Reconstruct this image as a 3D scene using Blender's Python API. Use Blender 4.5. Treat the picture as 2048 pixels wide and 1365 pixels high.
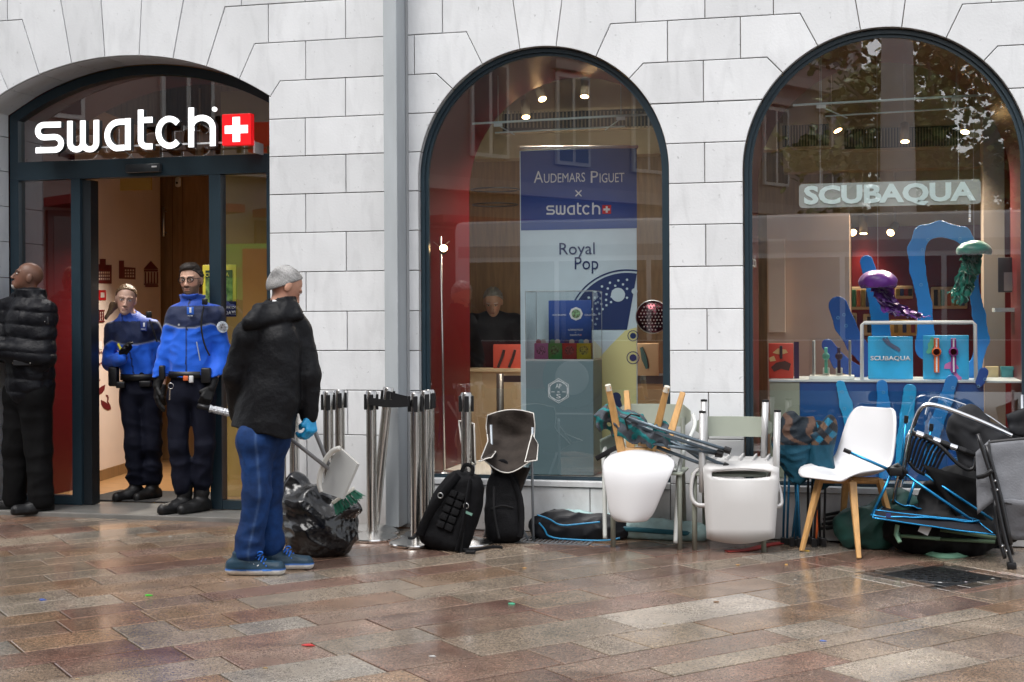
import bpy, bmesh, math, random
import numpy as np
from mathutils import Vector, Matrix, Euler
for o in list(bpy.data.objects): bpy.data.objects.remove(o)
SC = bpy.context.scene
COL = SC.collection
R = math.radians
# ------------------------------------------------------------------ camera
F_PX, HORIZON, YAW, ROLL, CAM_H, CAM_D = 2850., 635., R(14.), 0.0055, 1.42, 9.18
cam_data = bpy.data.cameras.new('camera'); cam = bpy.data.objects.new('camera', cam_data); COL.objects.link(cam)
cam_data.sensor_fit = 'HORIZONTAL'; cam_data.sensor_width = 36.
cam_data.lens = 36.*F_PX/2048.; cam_data.shift_y = -(682.5-HORIZON)/2048.
cam_data.clip_start = .1; cam_data.clip_end = 400.
FWD = Vector((-math.sin(YAW), math.cos(YAW), 0)); RT = Vector((math.cos(YAW), math.sin(YAW), 0)); UP = Vector((0, 0, 1))
RT2 = RT*math.cos(ROLL)-UP*math.sin(ROLL); UP2 = UP*math.cos(ROLL)+RT*math.sin(ROLL)
CAM = Vector((0, -CAM_D, CAM_H))
m4 = Matrix((RT2, UP2, -FWD)).transposed().to_4x4(); m4.translation = CAM
cam.matrix_world = m4
SC.camera = cam
# ------------------------------------------------------------------ sky, sun, exposure (overcast)
world = bpy.data.worlds.new('World'); SC.world = world; world.use_nodes = True
wn = world.node_tree.nodes; wl = world.node_tree.links
bg = wn['Background']; sky = wn.new('ShaderNodeTexSky'); sky.sky_type = 'NISHITA'; sky.sun_disc = False
SUN_EL, SUN_AZ = R(58), R(205)
sky.sun_elevation = SUN_EL; sky.sun_rotation = SUN_AZ; sky.dust_density = 2.; sky.air_density = 1.; sky.ozone_density = 1.
hs = wn.new('ShaderNodeHueSaturation'); hs.inputs['Saturation'].default_value = .22
wl.new(sky.outputs[0], hs.inputs['Color']); wl.new(hs.outputs[0], bg.inputs[0]); bg.inputs[1].default_value = .15
sd = bpy.data.lights.new('sun', 'SUN'); sd.energy = 1.2; sd.angle = R(35); sd.color = (1., .97, .93)
sun = bpy.data.objects.new('sun', sd); COL.objects.link(sun)
sv = Vector((math.sin(SUN_AZ)*math.cos(SUN_EL), math.cos(SUN_AZ)*math.cos(SUN_EL), math.sin(SUN_EL)))
sun.rotation_euler = sv.to_track_quat('Z', 'Y').to_euler(); sun.location = (0, -6, 14)
vs = SC.view_settings; vs.view_transform = 'Standard'; vs.look = 'None'; vs.exposure = 1.2; vs.gamma = 1.; vs.use_curve_mapping = False
SC.render.engine = 'CYCLES'
SC.cycles.max_bounces = 7; SC.cycles.diffuse_bounces = 3; SC.cycles.transparent_max_bounces = 12; SC.cycles.glossy_bounces = 4
SC.cycles.caustics_reflective = False; SC.cycles.caustics_refractive = False

# ------------------------------------------------------------------ pixel -> place
def ray(px, py):
    return FWD + RT2*((px-1024.)/F_PX) - UP2*((py-HORIZON)/F_PX)
def W(px, py, y=0.):
    d = ray(px, py); return CAM + d*((y+CAM_D)/d.y)
def G(px, py, z=0.):
    d = ray(px, py); return CAM + d*((z-CAM_H)/d.z)
def ppm(p):
    return F_PX/((Vector(p)-CAM).dot(FWD))

# ------------------------------------------------------------------ materials
MATS = {}
def _mk(name):
    m = bpy.data.materials.new(name); m.use_nodes = True
    return m, m.node_tree.nodes, m.node_tree.links, m.node_tree.nodes['Principled BSDF']
def mat(name, col=(.5, .5, .5), rough=.5, metal=0., var=.0, vscale=8., bump=0., bscale=60., spec=.5, coat=0., emit=None, estr=0., rvar=0., sheen=0., trans=0., col2=None, alpha=1., stretch=(1, 1, 1)):
    if name in MATS: return MATS[name]
    m, n, l, b = _mk(name); MATS[name] = m
    b.inputs['Base Color'].default_value = (*col, 1); b.inputs['Roughness'].default_value = rough; b.inputs['Metallic'].default_value = metal
    b.inputs['Specular IOR Level'].default_value = spec; b.inputs['Coat Weight'].default_value = coat
    b.inputs['Sheen Weight'].default_value = sheen; b.inputs['Transmission Weight'].default_value = trans; b.inputs['Alpha'].default_value = alpha
    if emit: b.inputs['Emission Color'].default_value = (*emit, 1); b.inputs['Emission Strength'].default_value = estr
    if var or bump or rvar:
        tc = n.new('ShaderNodeTexCoord'); mp = n.new('ShaderNodeMapping'); mp.inputs['Scale'].default_value = stretch
        l.new(tc.outputs['Object'], mp.inputs[0])
    if var or rvar:
        t = n.new('ShaderNodeTexNoise'); t.inputs['Scale'].default_value = vscale; t.inputs['Detail'].default_value = 6; l.new(mp.outputs[0], t.inputs[0])
        r = n.new('ShaderNodeValToRGB'); r.color_ramp.elements[0].position = .3; r.color_ramp.elements[1].position = .72
        c2 = col2 if col2 else tuple(min(1, c*(1+var)) for c in col)
        r.color_ramp.elements[0].color = (*[c*(1-var) for c in col], 1); r.color_ramp.elements[1].color = (*c2, 1)
        l.new(t.outputs[0], r.inputs[0]); l.new(r.outputs[0], b.inputs['Base Color'])
        if rvar:
            mr = n.new('ShaderNodeMapRange'); mr.inputs[1].default_value = .3; mr.inputs[2].default_value = .7
            mr.inputs[3].default_value = max(.02, rough-rvar); mr.inputs[4].default_value = min(1, rough+rvar)
            l.new(t.outputs[0], mr.inputs[0]); l.new(mr.outputs[0], b.inputs['Roughness'])
    if bump:
        t2 = n.new('ShaderNodeTexNoise'); t2.inputs['Scale'].default_value = bscale; t2.inputs['Detail'].default_value = 5; l.new(mp.outputs[0], t2.inputs[0])
        bp = n.new('ShaderNodeBump'); bp.inputs['Strength'].default_value = bump; bp.inputs['Distance'].default_value = .01
        l.new(t2.outputs[0], bp.inputs['Height']); l.new(bp.outputs[0], b.inputs['Normal'])
    return m
def vmat(name, rough=.7, bump=0., bscale=90., sheen=0., spec=.4, rvar=0., var=.12, vscale=25., coat=0.):
    """material whose colour is the mesh's own 'Col' attribute, with grain on top"""
    if name in MATS: return MATS[name]
    m, n, l, b = _mk(name); MATS[name] = m
    a = n.new('ShaderNodeAttribute'); a.attribute_name = 'Col'
    tc = n.new('ShaderNodeTexCoord'); t = n.new('ShaderNodeTexNoise'); t.inputs['Scale'].default_value = vscale; t.inputs['Detail'].default_value = 5
    l.new(tc.outputs['Object'], t.inputs[0])
    mr = n.new('ShaderNodeMapRange'); mr.inputs[1].default_value = .3; mr.inputs[2].default_value = .7; mr.inputs[3].default_value = 1-var; mr.inputs[4].default_value = 1+var
    l.new(t.outputs[0], mr.inputs[0])
    mx = n.new('ShaderNodeVectorMath'); mx.operation = 'SCALE'; l.new(a.outputs['Color'], mx.inputs[0]); l.new(mr.outputs[0], mx.inputs['Scale'])
    l.new(mx.outputs[0], b.inputs['Base Color'])
    b.inputs['Roughness'].default_value = rough; b.inputs['Sheen Weight'].default_value = sheen; b.inputs['Specular IOR Level'].default_value = spec; b.inputs['Coat Weight'].default_value = coat
    if bump:
        t2 = n.new('ShaderNodeTexNoise'); t2.inputs['Scale'].default_value = bscale; t2.inputs['Detail'].default_value = 6; l.new(tc.outputs['Object'], t2.inputs[0])
        bp = n.new('ShaderNodeBump'); bp.inputs['Strength'].default_value = bump; bp.inputs['Distance'].default_value = .01
        l.new(t2.outputs[0], bp.inputs['Height']); l.new(bp.outputs[0], b.inputs['Normal'])
    return m
def glass_mat(name, tint=(.9, .93, .92), boost=1.6, base=.02):
    if name in MATS: return MATS[name]
    m, n, l, b = _mk(name); MATS[name] = m; n.remove(b)
    out = n['Material Output']; tr = n.new('ShaderNodeBsdfTransparent'); tr.inputs[0].default_value = (*tint, 1)
    gl = n.new('ShaderNodeBsdfGlossy'); gl.inputs['Roughness'].default_value = .0; gl.inputs['Color'].default_value = (1, 1, 1, 1)
    fr = n.new('ShaderNodeFresnel'); fr.inputs[0].default_value = 1.5
    ma = n.new('ShaderNodeMath'); ma.operation = 'MULTIPLY_ADD'; ma.inputs[1].default_value = boost; ma.inputs[2].default_value = base; ma.use_clamp = True
    l.new(fr.outputs[0], ma.inputs[0]); mx = n.new('ShaderNodeMixShader'); l.new(ma.outputs[0], mx.inputs[0]); l.new(tr.outputs[0], mx.inputs[1]); l.new(gl.outputs[0], mx.inputs[2]); l.new(mx.outputs[0], out.inputs[0])
    return m

# ------------------------------------------------------------------ objects
def props(o, label=None, cat=None, group=None, kind=None):
    if label: o['label'] = label
    if cat: o['category'] = cat
    if group: o['group'] = group
    if kind: o['kind'] = kind
    return o
def parent(o, p):
    o.parent = p; o.matrix_parent_inverse = p.matrix_basis.inverted() if p.parent is None else (p.parent.matrix_basis @ p.matrix_parent_inverse @ p.matrix_basis).inverted()
    return o
def thing(name, loc=(0, 0, 0), label=None, cat=None, group=None, rz=0., kind=None):
    o = bpy.data.objects.new(name, None); COL.objects.link(o); o.empty_display_size = .1
    o.location = loc; o.rotation_euler = (0, 0, rz); return props(o, label, cat, group, kind)
def mk(name, v, f, m, par=None, smooth=False, cols=None, local=False):
    """mesh object from vertices/faces; world coordinates unless local=True"""
    me = bpy.data.meshes.new(name)
    me.from_pydata([tuple(p) for p in v] if not isinstance(v, np.ndarray) else v.tolist(), [], f if not isinstance(f, np.ndarray) else f.tolist())
    if isinstance(m, (list, tuple)):
        for q in m: me.materials.append(q)
    elif m: me.materials.append(m)
    if smooth: me.polygons.foreach_set('use_smooth', [True]*len(me.polygons))
    if cols is not None:
        a = me.color_attributes.new('Col', 'FLOAT_COLOR', 'POINT')
        c = np.ones((len(v), 4), np.float32); c[:, :3] = cols; a.data.foreach_set('color', c.ravel())
    me.update()
    o = bpy.data.objects.new(name, me); COL.objects.link(o)
    if par is not None:
        if local: o.parent = par
        else: parent(o, par)
    return o
class MB:
    """collects simple shapes into one mesh"""
    def __init__(s): s.v = []; s.f = []
    def add(s, v, f):
        k = len(s.v); s.v += [Vector(p) for p in v]; s.f += [[i+k for i in q] for q in f]; return s
    def box(s, a, b, M=None, bev=0.):
        (x0, y0, z0), (x1, y1, z1) = a, b
        if bev <= 0:
            v = [(x, y, z) for z in (z0, z1) for y in (y0, y1) for x in (x0, x1)]
            f = [(0, 2, 3, 1), (4, 5, 7, 6), (0, 1, 5, 4), (2, 6, 7, 3), (0, 4, 6, 2), (1, 3, 7, 5)]
        else:
            bm = bmesh.new(); bmesh.ops.create_cube(bm, size=1)
            for q in bm.verts: q.co = Vector(((x0+x1)/2+q.co.x*(x1-x0), (y0+y1)/2+q.co.y*(y1-y0), (z0+z1)/2+q.co.z*(z1-z0)))
            bmesh.ops.bevel(bm, geom=bm.edges[:], offset=bev, segments=2, profile=.5, affect='EDGES')
            bm.verts.ensure_lookup_table(); v = [q.co.copy() for q in bm.verts]; f = [[q.index for q in p.verts] for p in bm.faces]; bm.free()
        if M is not None: v = [M @ Vector(p) for p in v]
        return s.add(v, f)
    def tube(s, pts, r, seg=8, closed=False, caps=True, flat=None):
        pts = [Vector(p) for p in pts]; n = len(pts); rr = r if isinstance(r, (list, tuple)) else [r]*n
        v = []; ref = None
        for i, p in enumerate(pts):
            if closed: t = (pts[(i+1) % n]-pts[i-1])
            else: t = (pts[min(i+1, n-1)]-pts[max(i-1, 0)])
            t = t.normalized() if t.length > 1e-9 else Vector((0, 0, 1))
            if ref is None:
                ref = Vector((0, 0, 1)) if abs(t.z) < .9 else Vector((1, 0, 0))
            a = (ref - t*ref.dot(t)); a = a.normalized() if a.length > 1e-6 else t.orthogonal().normalized()
            b = t.cross(a); ref = a
            for k in range(seg):
                w = 2*math.pi*k/seg; fa, fb = (flat if flat else (1, 1))
                v.append(p + (a*math.cos(w)*fa + b*math.sin(w)*fb)*rr[i])
        f = []
        for i in range(n if closed else n-1):
            for k in range(seg):
                j = (i+1) % n
                f.append((i*seg+k, i*seg+(k+1) % seg, j*seg+(k+1) % seg, j*seg+k))
        if caps and not closed:
            f.append(list(range(seg))[::-1]); f.append([(n-1)*seg+k for k in range(seg)])
        return s.add(v, f)
    def lathe(s, prof, c=(0, 0, 0), seg=24, M=None):
        v = []; f = []; n = len(prof)
        for k in range(seg):
            w = 2*math.pi*k/seg
            for (r, z) in prof: v.append(Vector((c[0]+r*math.cos(w), c[1]+r*math.sin(w), c[2]+z)))
        for k in range(seg):
            for i in range(n-1): f.append((k*n+i, ((k+1) % seg)*n+i, ((k+1) % seg)*n+i+1, k*n+i+1))
        if prof[0][0] > 1e-4: f.append([k*n for k in range(seg)][::-1])
        if prof[-1][0] > 1e-4: f.append([k*n+n-1 for k in range(seg)])
        if M is not None: v = [M @ p for p in v]
        return s.add(v, f)
    def prism(s, poly, o, ux, uy, d):
        """polygon of 2-D points in the frame (o, ux, uy), extruded by vector d"""
        o, ux, uy, d = Vector(o), Vector(ux), Vector(uy), Vector(d); n = len(poly)
        a = [o+ux*p[0]+uy*p[1] for p in poly]; v = a+[p+d for p in a]
        f = [list(range(n)), list(range(n, 2*n))[::-1]]+[(i, (i+1) % n, n+(i+1) % n, n+i)[::-1] for i in range(n)]
        return s.add(v, f)
    def sheet(s, rows):
        nr, nc = len(rows), len(rows[0]); v = [p for r in rows for p in r]
        f = [(i*nc+j, i*nc+j+1, (i+1)*nc+j+1, (i+1)*nc+j) for i in range(nr-1) for j in range(nc-1)]
        return s.add(v, f)
    def build(s, name, m, par=None, smooth=False, local=False, cols=None, recalc=True, thick=0., auto=None):
        o = mk(name, s.v, s.f, m, par, smooth, cols, local)
        if recalc:
            bm = bmesh.new(); bm.from_mesh(o.data); bmesh.ops.recalc_face_normals(bm, faces=bm.faces); bm.to_mesh(o.data); bm.free()
        if thick: q = o.modifiers.new('thick', 'SOLIDIFY'); q.thickness = thick; q.offset = 0
        if auto is not None: smooth_by_angle(o, auto)
        return o
def smooth_by_angle(o, deg=35):
    me = o.data; bm = bmesh.new(); bm.from_mesh(me)
    for f in bm.faces: f.smooth = True
    for e in bm.edges:
        if len(e.link_faces) == 2 and e.calc_face_angle(0) > R(deg): e.smooth = False
    bm.to_mesh(me); bm.free()
def copy_tree(o, par=None):
    c = o.copy(); COL.objects.link(c); c.parent = par
    for ch in list(o.children): copy_tree(ch, c)
    return c
def arcpts(c, r, a0, a1, n=12):
    return [(c[0]+r*math.cos(R(a0+(a1-a0)*i/n)), c[1]+r*math.sin(R(a0+(a1-a0)*i/n))) for i in range(n+1)]
def rrect(w, h, r, n=4, c=(0, 0)):
    p = []
    for (sx, sy, a) in ((1, 1, 0), (-1, 1, 90), (-1, -1, 180), (1, -1, 270)):
        p += arcpts((c[0]+sx*(w/2-r), c[1]+sy*(h/2-r)), r, a, a+90, n)
    return p
def chaikin(p, k=2, closed=False):
    p = [Vector(q) for q in p]
    for _ in range(k):
        q = [] if closed else [p[0]]
        for i in range(len(p) if closed else len(p)-1):
            a, b = p[i], p[(i+1) % len(p)]; q += [a*.75+b*.25, a*.25+b*.75]
        if not closed: q.append(p[-1])
        p = q
    return p
def stroke(mb, pts, w, o, ux, uy, d, cap=False):
    """a flat pen stroke of width w along 2-D pts, extruded by d"""
    pts = [Vector((p[0], p[1])) for p in pts]; n = len(pts); L = []; Rr = []
    for i, p in enumerate(pts):
        t0 = (pts[i]-pts[i-1]).normalized() if i else None; t1 = (pts[i+1]-pts[i]).normalized() if i < n-1 else None
        t = (t0+t1).normalized() if t0 and t1 else (t0 or t1)
        nn = Vector((-t.y, t.x)); k = 1./max(.5, (nn.dot(Vector((-t1.y, t1.x))) if t0 and t1 else 1.))
        L.append(p+nn*w/2*k); Rr.append(p-nn*w/2*k)
    o, ux, uy, d = Vector(o), Vector(ux), Vector(uy), Vector(d)
    q = lambda a: o+ux*a.x+uy*a.y
    v = [q(a) for a in L]+[q(a) for a in Rr]; v += [a+d for a in v]
    f = []
    for i in range(n-1):
        f += [(i, i+1, n+i+1, n+i), (2*n+i, 3*n+i, 3*n+i+1, 2*n+i+1), (i, 2*n+i, 2*n+i+1, i+1), (n+i, n+i+1, 3*n+i+1, 3*n+i)]
    f += [(0, n, 3*n, 2*n), (n-1, 3*n-1, 4*n-1, 2*n-1)]
    mb.add(v, f)
def text(name, body, m, o, ux, uy, h, par=None, depth=.002, width=None, bold=0., align='LEFT', local=False):
    """flat raised lettering: capital height h metres, optional total width"""
    cu = bpy.data.curves.new(name, 'FONT'); cu.body = body; cu.size = 1.; cu.extrude = 0; cu.offset = bold; cu.align_x = 'LEFT'; cu.resolution_u = 3
    t = bpy.data.objects.new(name, cu); COL.objects.link(t)
    dg = bpy.context.evaluated_depsgraph_get(); me = bpy.data.meshes.new_from_object(t.evaluated_get(dg)); bpy.data.objects.remove(t); bpy.data.curves.remove(cu)
    xs = [v.co.x for v in me.vertices]; x0, x1 = min(xs), max(xs)
    ux, uy, o = Vector(ux).normalized(), Vector(uy).normalized(), Vector(o); nn = ux.cross(uy)
    sy = h/.70; sx = width/(x1-x0) if width else sy
    off = {'LEFT': 0, 'CENTER': -.5, 'RIGHT': -1}[align]*(x1-x0)*sx
    bm = bmesh.new(); bm.from_mesh(me)
    for v in bm.verts: v.co = o+ux*((v.co.x-x0)*sx+off)+uy*(v.co.y*sy)
    if depth:
        g = bmesh.ops.extrude_face_region(bm, geom=bm.faces[:])
        for e in g['geom']:
            if isinstance(e, bmesh.types.BMVert): e.co += nn*depth
        bmesh.ops.recalc_face_normals(bm, faces=bm.faces)
    bm.to_mesh(me); bm.free(); me.materials.clear(); me.materials.append(m)
    ob = bpy.data.objects.new(name, me); COL.objects.link(ob)
    if par is not None:
        if local: ob.parent = par
        else: parent(ob, par)
    return ob

# ------------------------------------------------------------------ signed-distance modelling (numpy surface nets)
def nets(fn, ax, ay, az):
    X, Y, Z = np.meshgrid(ax.astype(np.float32), ay.astype(np.float32), az.astype(np.float32), indexing='ij')
    D = fn(X, Y, Z).astype(np.float32); nx, ny, nz = D.shape; S = D < 0
    cs = lambda A, i, j, k: A[i:nx-1+i, j:ny-1+j, k:nz-1+k]
    cnt = sum(cs(S, i, j, k).astype(np.int8) for i in (0, 1) for j in (0, 1) for k in (0, 1))
    mix = (cnt > 0) & (cnt < 8); ii, jj, kk = np.nonzero(mix); idx = -np.ones(mix.shape, np.int64); idx[ii, jj, kk] = np.arange(len(ii))
    acc = np.zeros((len(ii), 3), np.float64); num = np.zeros(len(ii))
    C = [(0, 0, 0), (1, 0, 0), (0, 1, 0), (1, 1, 0), (0, 0, 1), (1, 0, 1), (0, 1, 1), (1, 1, 1)]
    E = [(0, 1), (2, 3), (4, 5), (6, 7), (0, 2), (1, 3), (4, 6), (5, 7), (0, 4), (1, 5), (2, 6), (3, 7)]
    for a, b in E:
        ca, cb = C[a], C[b]
        da = D[ii+ca[0], jj+ca[1], kk+ca[2]]; db = D[ii+cb[0], jj+cb[1], kk+cb[2]]; m = (da < 0) != (db < 0)
        t = np.where(m, da/np.where(m, da-db, 1), 0)
        pa = np.stack([ax[ii+ca[0]], ay[jj+ca[1]], az[kk+ca[2]]], 1); pb = np.stack([ax[ii+cb[0]], ay[jj+cb[1]], az[kk+cb[2]]], 1)
        acc += np.where(m[:, None], pa+(pb-pa)*t[:, None], 0); num += m
    V = acc/num[:, None]; Fs = []
    for axis in range(3):
        sl0 = [slice(1, -1)]*3; sl0[axis] = slice(0, -1); sl1 = [slice(1, -1)]*3; sl1[axis] = slice(1, None)
        A, B = S[tuple(sl0)], S[tuple(sl1)]; ch = A != B; i, j, k = np.nonzero(ch); o = np.array([1, 1, 1]); o[axis] = 0
        i, j, k = i+o[0], j+o[1], k+o[2]; u, w = (axis+1) % 3, (axis+2) % 3
        du = np.eye(3, dtype=int)[u]; dw = np.eye(3, dtype=int)[w]
        g = lambda a, b: idx[i-a*du[0]-b*dw[0], j-a*du[1]-b*dw[1], k-a*du[2]-b*dw[2]]
        q = np.stack([g(1, 1), g(0, 1), g(0, 0), g(1, 0)], 1)
        fl = ~A[ch]; q[fl] = q[fl][:, ::-1]; Fs.append(q)
    Fq = np.concatenate(Fs); Fq = Fq[(Fq >= 0).all(1)]
    return V, Fq
def axis_grid(lo, hi, h): return np.linspace(lo, hi, max(3, int(round((hi-lo)/h))+1))
def smin(a, b, k):
    h = np.clip(.5+.5*(b-a)/k, 0, 1); return b*(1-h)+a*h-k*h*(1-h)
def smax(a, b, k): return -smin(-a, -b, k)
def cap(X, Y, Z, a, b, ra, rb=None, sq=1., yaw=0.):
    """tapered capsule; sq<1 flattens along local y (depth) after turning by yaw"""
    rb = ra if rb is None else rb
    ax_, ay_, az_ = a; bx, by, bz = b; px, py, pz = X-ax_, Y-ay_, Z-az_; dx, dy, dz = bx-ax_, by-ay_, bz-az_
    L = dx*dx+dy*dy+dz*dz+1e-12; t = np.clip((px*dx+py*dy+pz*dz)/L, 0, 1)
    qx, qy, qz = px-t*dx, py-t*dy, pz-t*dz; r = ra+(rb-ra)*t
    if sq != 1.:
        c, s = math.cos(yaw), math.sin(yaw); ux, uy = qx*c+qy*s, -qx*s+qy*c
        return (np.sqrt(ux*ux+(uy/sq)**2+qz*qz)-r)*min(1, (1+sq)/2)
    return np.sqrt(qx*qx+qy*qy+qz*qz)-r
def ell(X, Y, Z, c, r):
    p = [(X-c[0])/r[0], (Y-c[1])/r[1], (Z-c[2])/r[2]]
    k0 = np.sqrt(p[0]**2+p[1]**2+p[2]**2); k1 = np.sqrt((p[0]/r[0])**2+(p[1]/r[1])**2+(p[2]/r[2])**2)+1e-9
    return k0*(k0-1)/k1
def rbox(X, Y, Z, c, h, r):
    qx, qy, qz = np.abs(X-c[0])-h[0]+r, np.abs(Y-c[1])-h[1]+r, np.abs(Z-c[2])-h[2]+r
    return np.sqrt(np.maximum(qx, 0)**2+np.maximum(qy, 0)**2+np.maximum(qz, 0)**2)+np.minimum(np.maximum(qx, np.maximum(qy, qz)), 0)-r
def wob(X, Y, Z, s, seed=0):
    """cheap smooth noise: a sum of turned sines"""
    rg = np.random.RandomState(seed); o = 0
    for i in range(6):
        k = rg.normal(size=3); k = k/np.linalg.norm(k)*s*(.6+1.1*rg.rand()); o = o+np.sin(k[0]*X+k[1]*Y+k[2]*Z+rg.rand()*6.28)
    return o/3.5
def creases(X, Y, Z, s, seed=0):
    return 1-np.abs(wob(X, Y, Z, s, seed))*1.4
def sdf_obj(name, fn, lo, hi, h, m, par=None, cols=None, local=True, head=None):
    ax, ay, az = [axis_grid(lo[i], hi[i], h) for i in range(3)]
    if head:   # finer grid lines through a box (face)
        (a0, a1), (b0, b1), (c0, c1), hh = head
        fin = lambda A, x0, x1: np.concatenate([A[A < x0-hh*.5], axis_grid(x0, x1, hh), A[A > x1+hh*.5]])
        ax, ay, az = fin(ax, a0, a1), fin(ay, b0, b1), fin(az, c0, c1)
    V, Fq = nets(fn, ax, ay, az)
    c = cols(V) if callable(cols) else (np.tile(np.array(cols), (len(V), 1)) if cols is not None else None)
    return mk(name, V, Fq, m, par, True, c, local)
# ================================================================== ground
def stone_ground_mat():
    """wet paving stone: the colour of each stone comes from its object colour"""
    m, n, l, b = _mk('wet_paving_stone'); MATS['wet_paving_stone'] = m
    oi = n.new('ShaderNodeObjectInfo'); geo = n.new('ShaderNodeNewGeometry')
    def noise(scale, detail=5, dist=0., sc=(1, 1, 1)):
        mp = n.new('ShaderNodeMapping'); mp.inputs['Scale'].default_value = sc; l.new(geo.outputs['Position'], mp.inputs[0])
        t = n.new('ShaderNodeTexNoise'); t.inputs['Scale'].default_value = scale; t.inputs['Detail'].default_value = detail; t.inputs['Distortion'].default_value = dist; l.new(mp.outputs[0], t.inputs[0]); return t
    def rng(src, a, b2, c, d):
        r = n.new('ShaderNodeMapRange'); r.inputs[1].default_value = a; r.inputs[2].default_value = b2; r.inputs[3].default_value = c; r.inputs[4].default_value = d; l.new(src, r.inputs[0]); return r.outputs[0]
    grain = noise(95, 4, 1.5); blot = noise(3.2, 6, .8); speck = noise(230, 2)
    def mul(a, s):
        v = n.new('ShaderNodeVectorMath'); v.operation = 'SCALE'; l.new(a, v.inputs[0]); l.new(s, v.inputs['Scale']); return v.outputs[0]
    c = mul(oi.outputs['Color'], rng(grain.outputs[0], .36, .64, .45, 1.55))
    c = mul(c, rng(blot.outputs[0], .3, .7, .72, 1.22))
    mx = n.new('ShaderNodeMix'); mx.data_type = 'RGBA'; mx.inputs[0].default_value = .0
    l.new(rng(speck.outputs[0], .62, .72, 0, .55), mx.inputs[0]); l.new(c, mx.inputs[6]); mx.inputs[7].default_value = (.36, .3, .24, 1)
    wet = noise(1.1, 5, .6); hue = noise(2.4, 6, 1.2); m2 = n.new('ShaderNodeMix'); m2.data_type = 'RGBA'; l.new(rng(hue.outputs[0], .38, .7, 0., .42), m2.inputs[0]); l.new(oi.outputs['Color'], m2.inputs[6]); m2.inputs[7].default_value = (.235, .185, .14, 1)
    first = [k for k in l if k.from_node == oi and k.to_node.type == 'VECT_MATH'][0]; tgt = first.to_socket; l.remove(first); l.new(m2.outputs[2], tgt)
    l.new(mx.outputs[2], b.inputs['Base Color'])
    r1 = rng(wet.outputs[0], .40, .66, .05, .30)
    ad = n.new('ShaderNodeMath'); ad.operation = 'ADD'; l.new(r1, ad.inputs[0]); l.new(rng(grain.outputs[0], .3, .7, -.03, .08), ad.inputs[1]); l.new(ad.outputs[0], b.inputs['Roughness'])
    b.inputs['Specular IOR Level'].default_value = .55
    bp = n.new('ShaderNodeBump'); bp.inputs['Strength'].default_value = .30; bp.inputs['Distance'].default_value = .004
    gb = n.new('ShaderNodeMath'); gb.operation = 'MULTIPLY'; l.new(grain.outputs[0], gb.inputs[0]); l.new(rng(wet.outputs[0], .36, .6, .18, 1.), gb.inputs[1])
    l.new(gb.outputs[0], bp.inputs['Height']); l.new(bp.outputs[0], b.inputs['Normal'])
    return m
M_PAVE = stone_ground_mat()
def far_paving_mat():
    m, n, l, b = _mk('far_paving'); MATS['far_paving'] = m
    geo = n.new('ShaderNodeNewGeometry'); mp = n.new('ShaderNodeMapping'); mp.inputs['Rotation'].default_value = (0, 0, R(-48)); l.new(geo.outputs['Position'], mp.inputs[0])
    t = n.new('ShaderNodeTexBrick'); t.inputs['Scale'].default_value = 1.; t.inputs['Brick Width'].default_value = .7; t.inputs['Row Height'].default_value = .24; t.inputs['Mortar Size'].default_value = .006
    t.inputs['Color1'].default_value = (.16, .105, .075, 1); t.inputs['Color2'].default_value = (.23, .18, .13, 1); t.inputs['Mortar'].default_value = (.03, .026, .022, 1); l.new(mp.outputs[0], t.inputs[0])
    l.new(t.outputs[0], b.inputs['Base Color']); b.inputs['Roughness'].default_value = .35
    return m
GZ = -.018
gm = MB(); gm.add([(-90, -11.2, GZ), (90, -11.2, GZ), (90, .02, GZ), (-90, .02, GZ)], [(0, 1, 2, 3)])
ground_base = gm.build('pavement', mat('joint_bed', (.012, .010, .008), .85, var=.4, vscale=30, spec=.08))
ground_base['kind'] = 'structure'
g2 = MB(); g2.add([(-150, -150, -.06), (150, -150, -.06), (150, 150, -.06), (-150, 150, -.06)], [(0, 1, 2, 3)])
gr = g2.build('ground', far_paving_mat()); gr['kind'] = 'structure'
rd = MB(); rd.box((-90, -24.2, -.12), (90, -11.35, -.055))
rd = rd.build('road', mat('wet_asphalt', (.045, .045, .048), .3, var=.3, vscale=3, bump=.3, bscale=200)); rd['kind'] = 'structure'
kb = MB(); kb.box((-90, -11.35, -.1), (90, -11.2, .0), bev=.01); kb = kb.build('kerb', mat('kerb_granite', (.3, .29, .28), .5, var=.2, vscale=40)); kb['kind'] = 'structure'
pv2 = MB(); pv2.box((-90, -32, -.1), (90, -24.2, .06)); pv2 = pv2.build('far_pavement', mat('far_slabs', (.3, .29, .27), .5, var=.15, vscale=2)); pv2['kind'] = 'structure'

# paving stones: rows run at 48 degrees to the wall, skewed a little as laid
E1 = Vector((math.cos(R(48.2)), math.sin(R(48.2)))); E2 = Vector((math.cos(R(-44.4)), math.sin(R(-44.4))))
det = E1.x*E2.y-E1.y*E2.x
def uv(p): return ((p.x*E2.y-p.y*E2.x)/det, (E1.x*p.y-E1.y*p.x)/det)
def xy(u, v): return E1*u+E2*v
def in_px(p):
    d = Vector((p[0], p[1], 0))-CAM; z = d.dot(FWD)
    return None if z < .3 else (1024+F_PX*d.dot(RT2)/z, HORIZON-F_PX*d.dot(UP2)/z)
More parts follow.
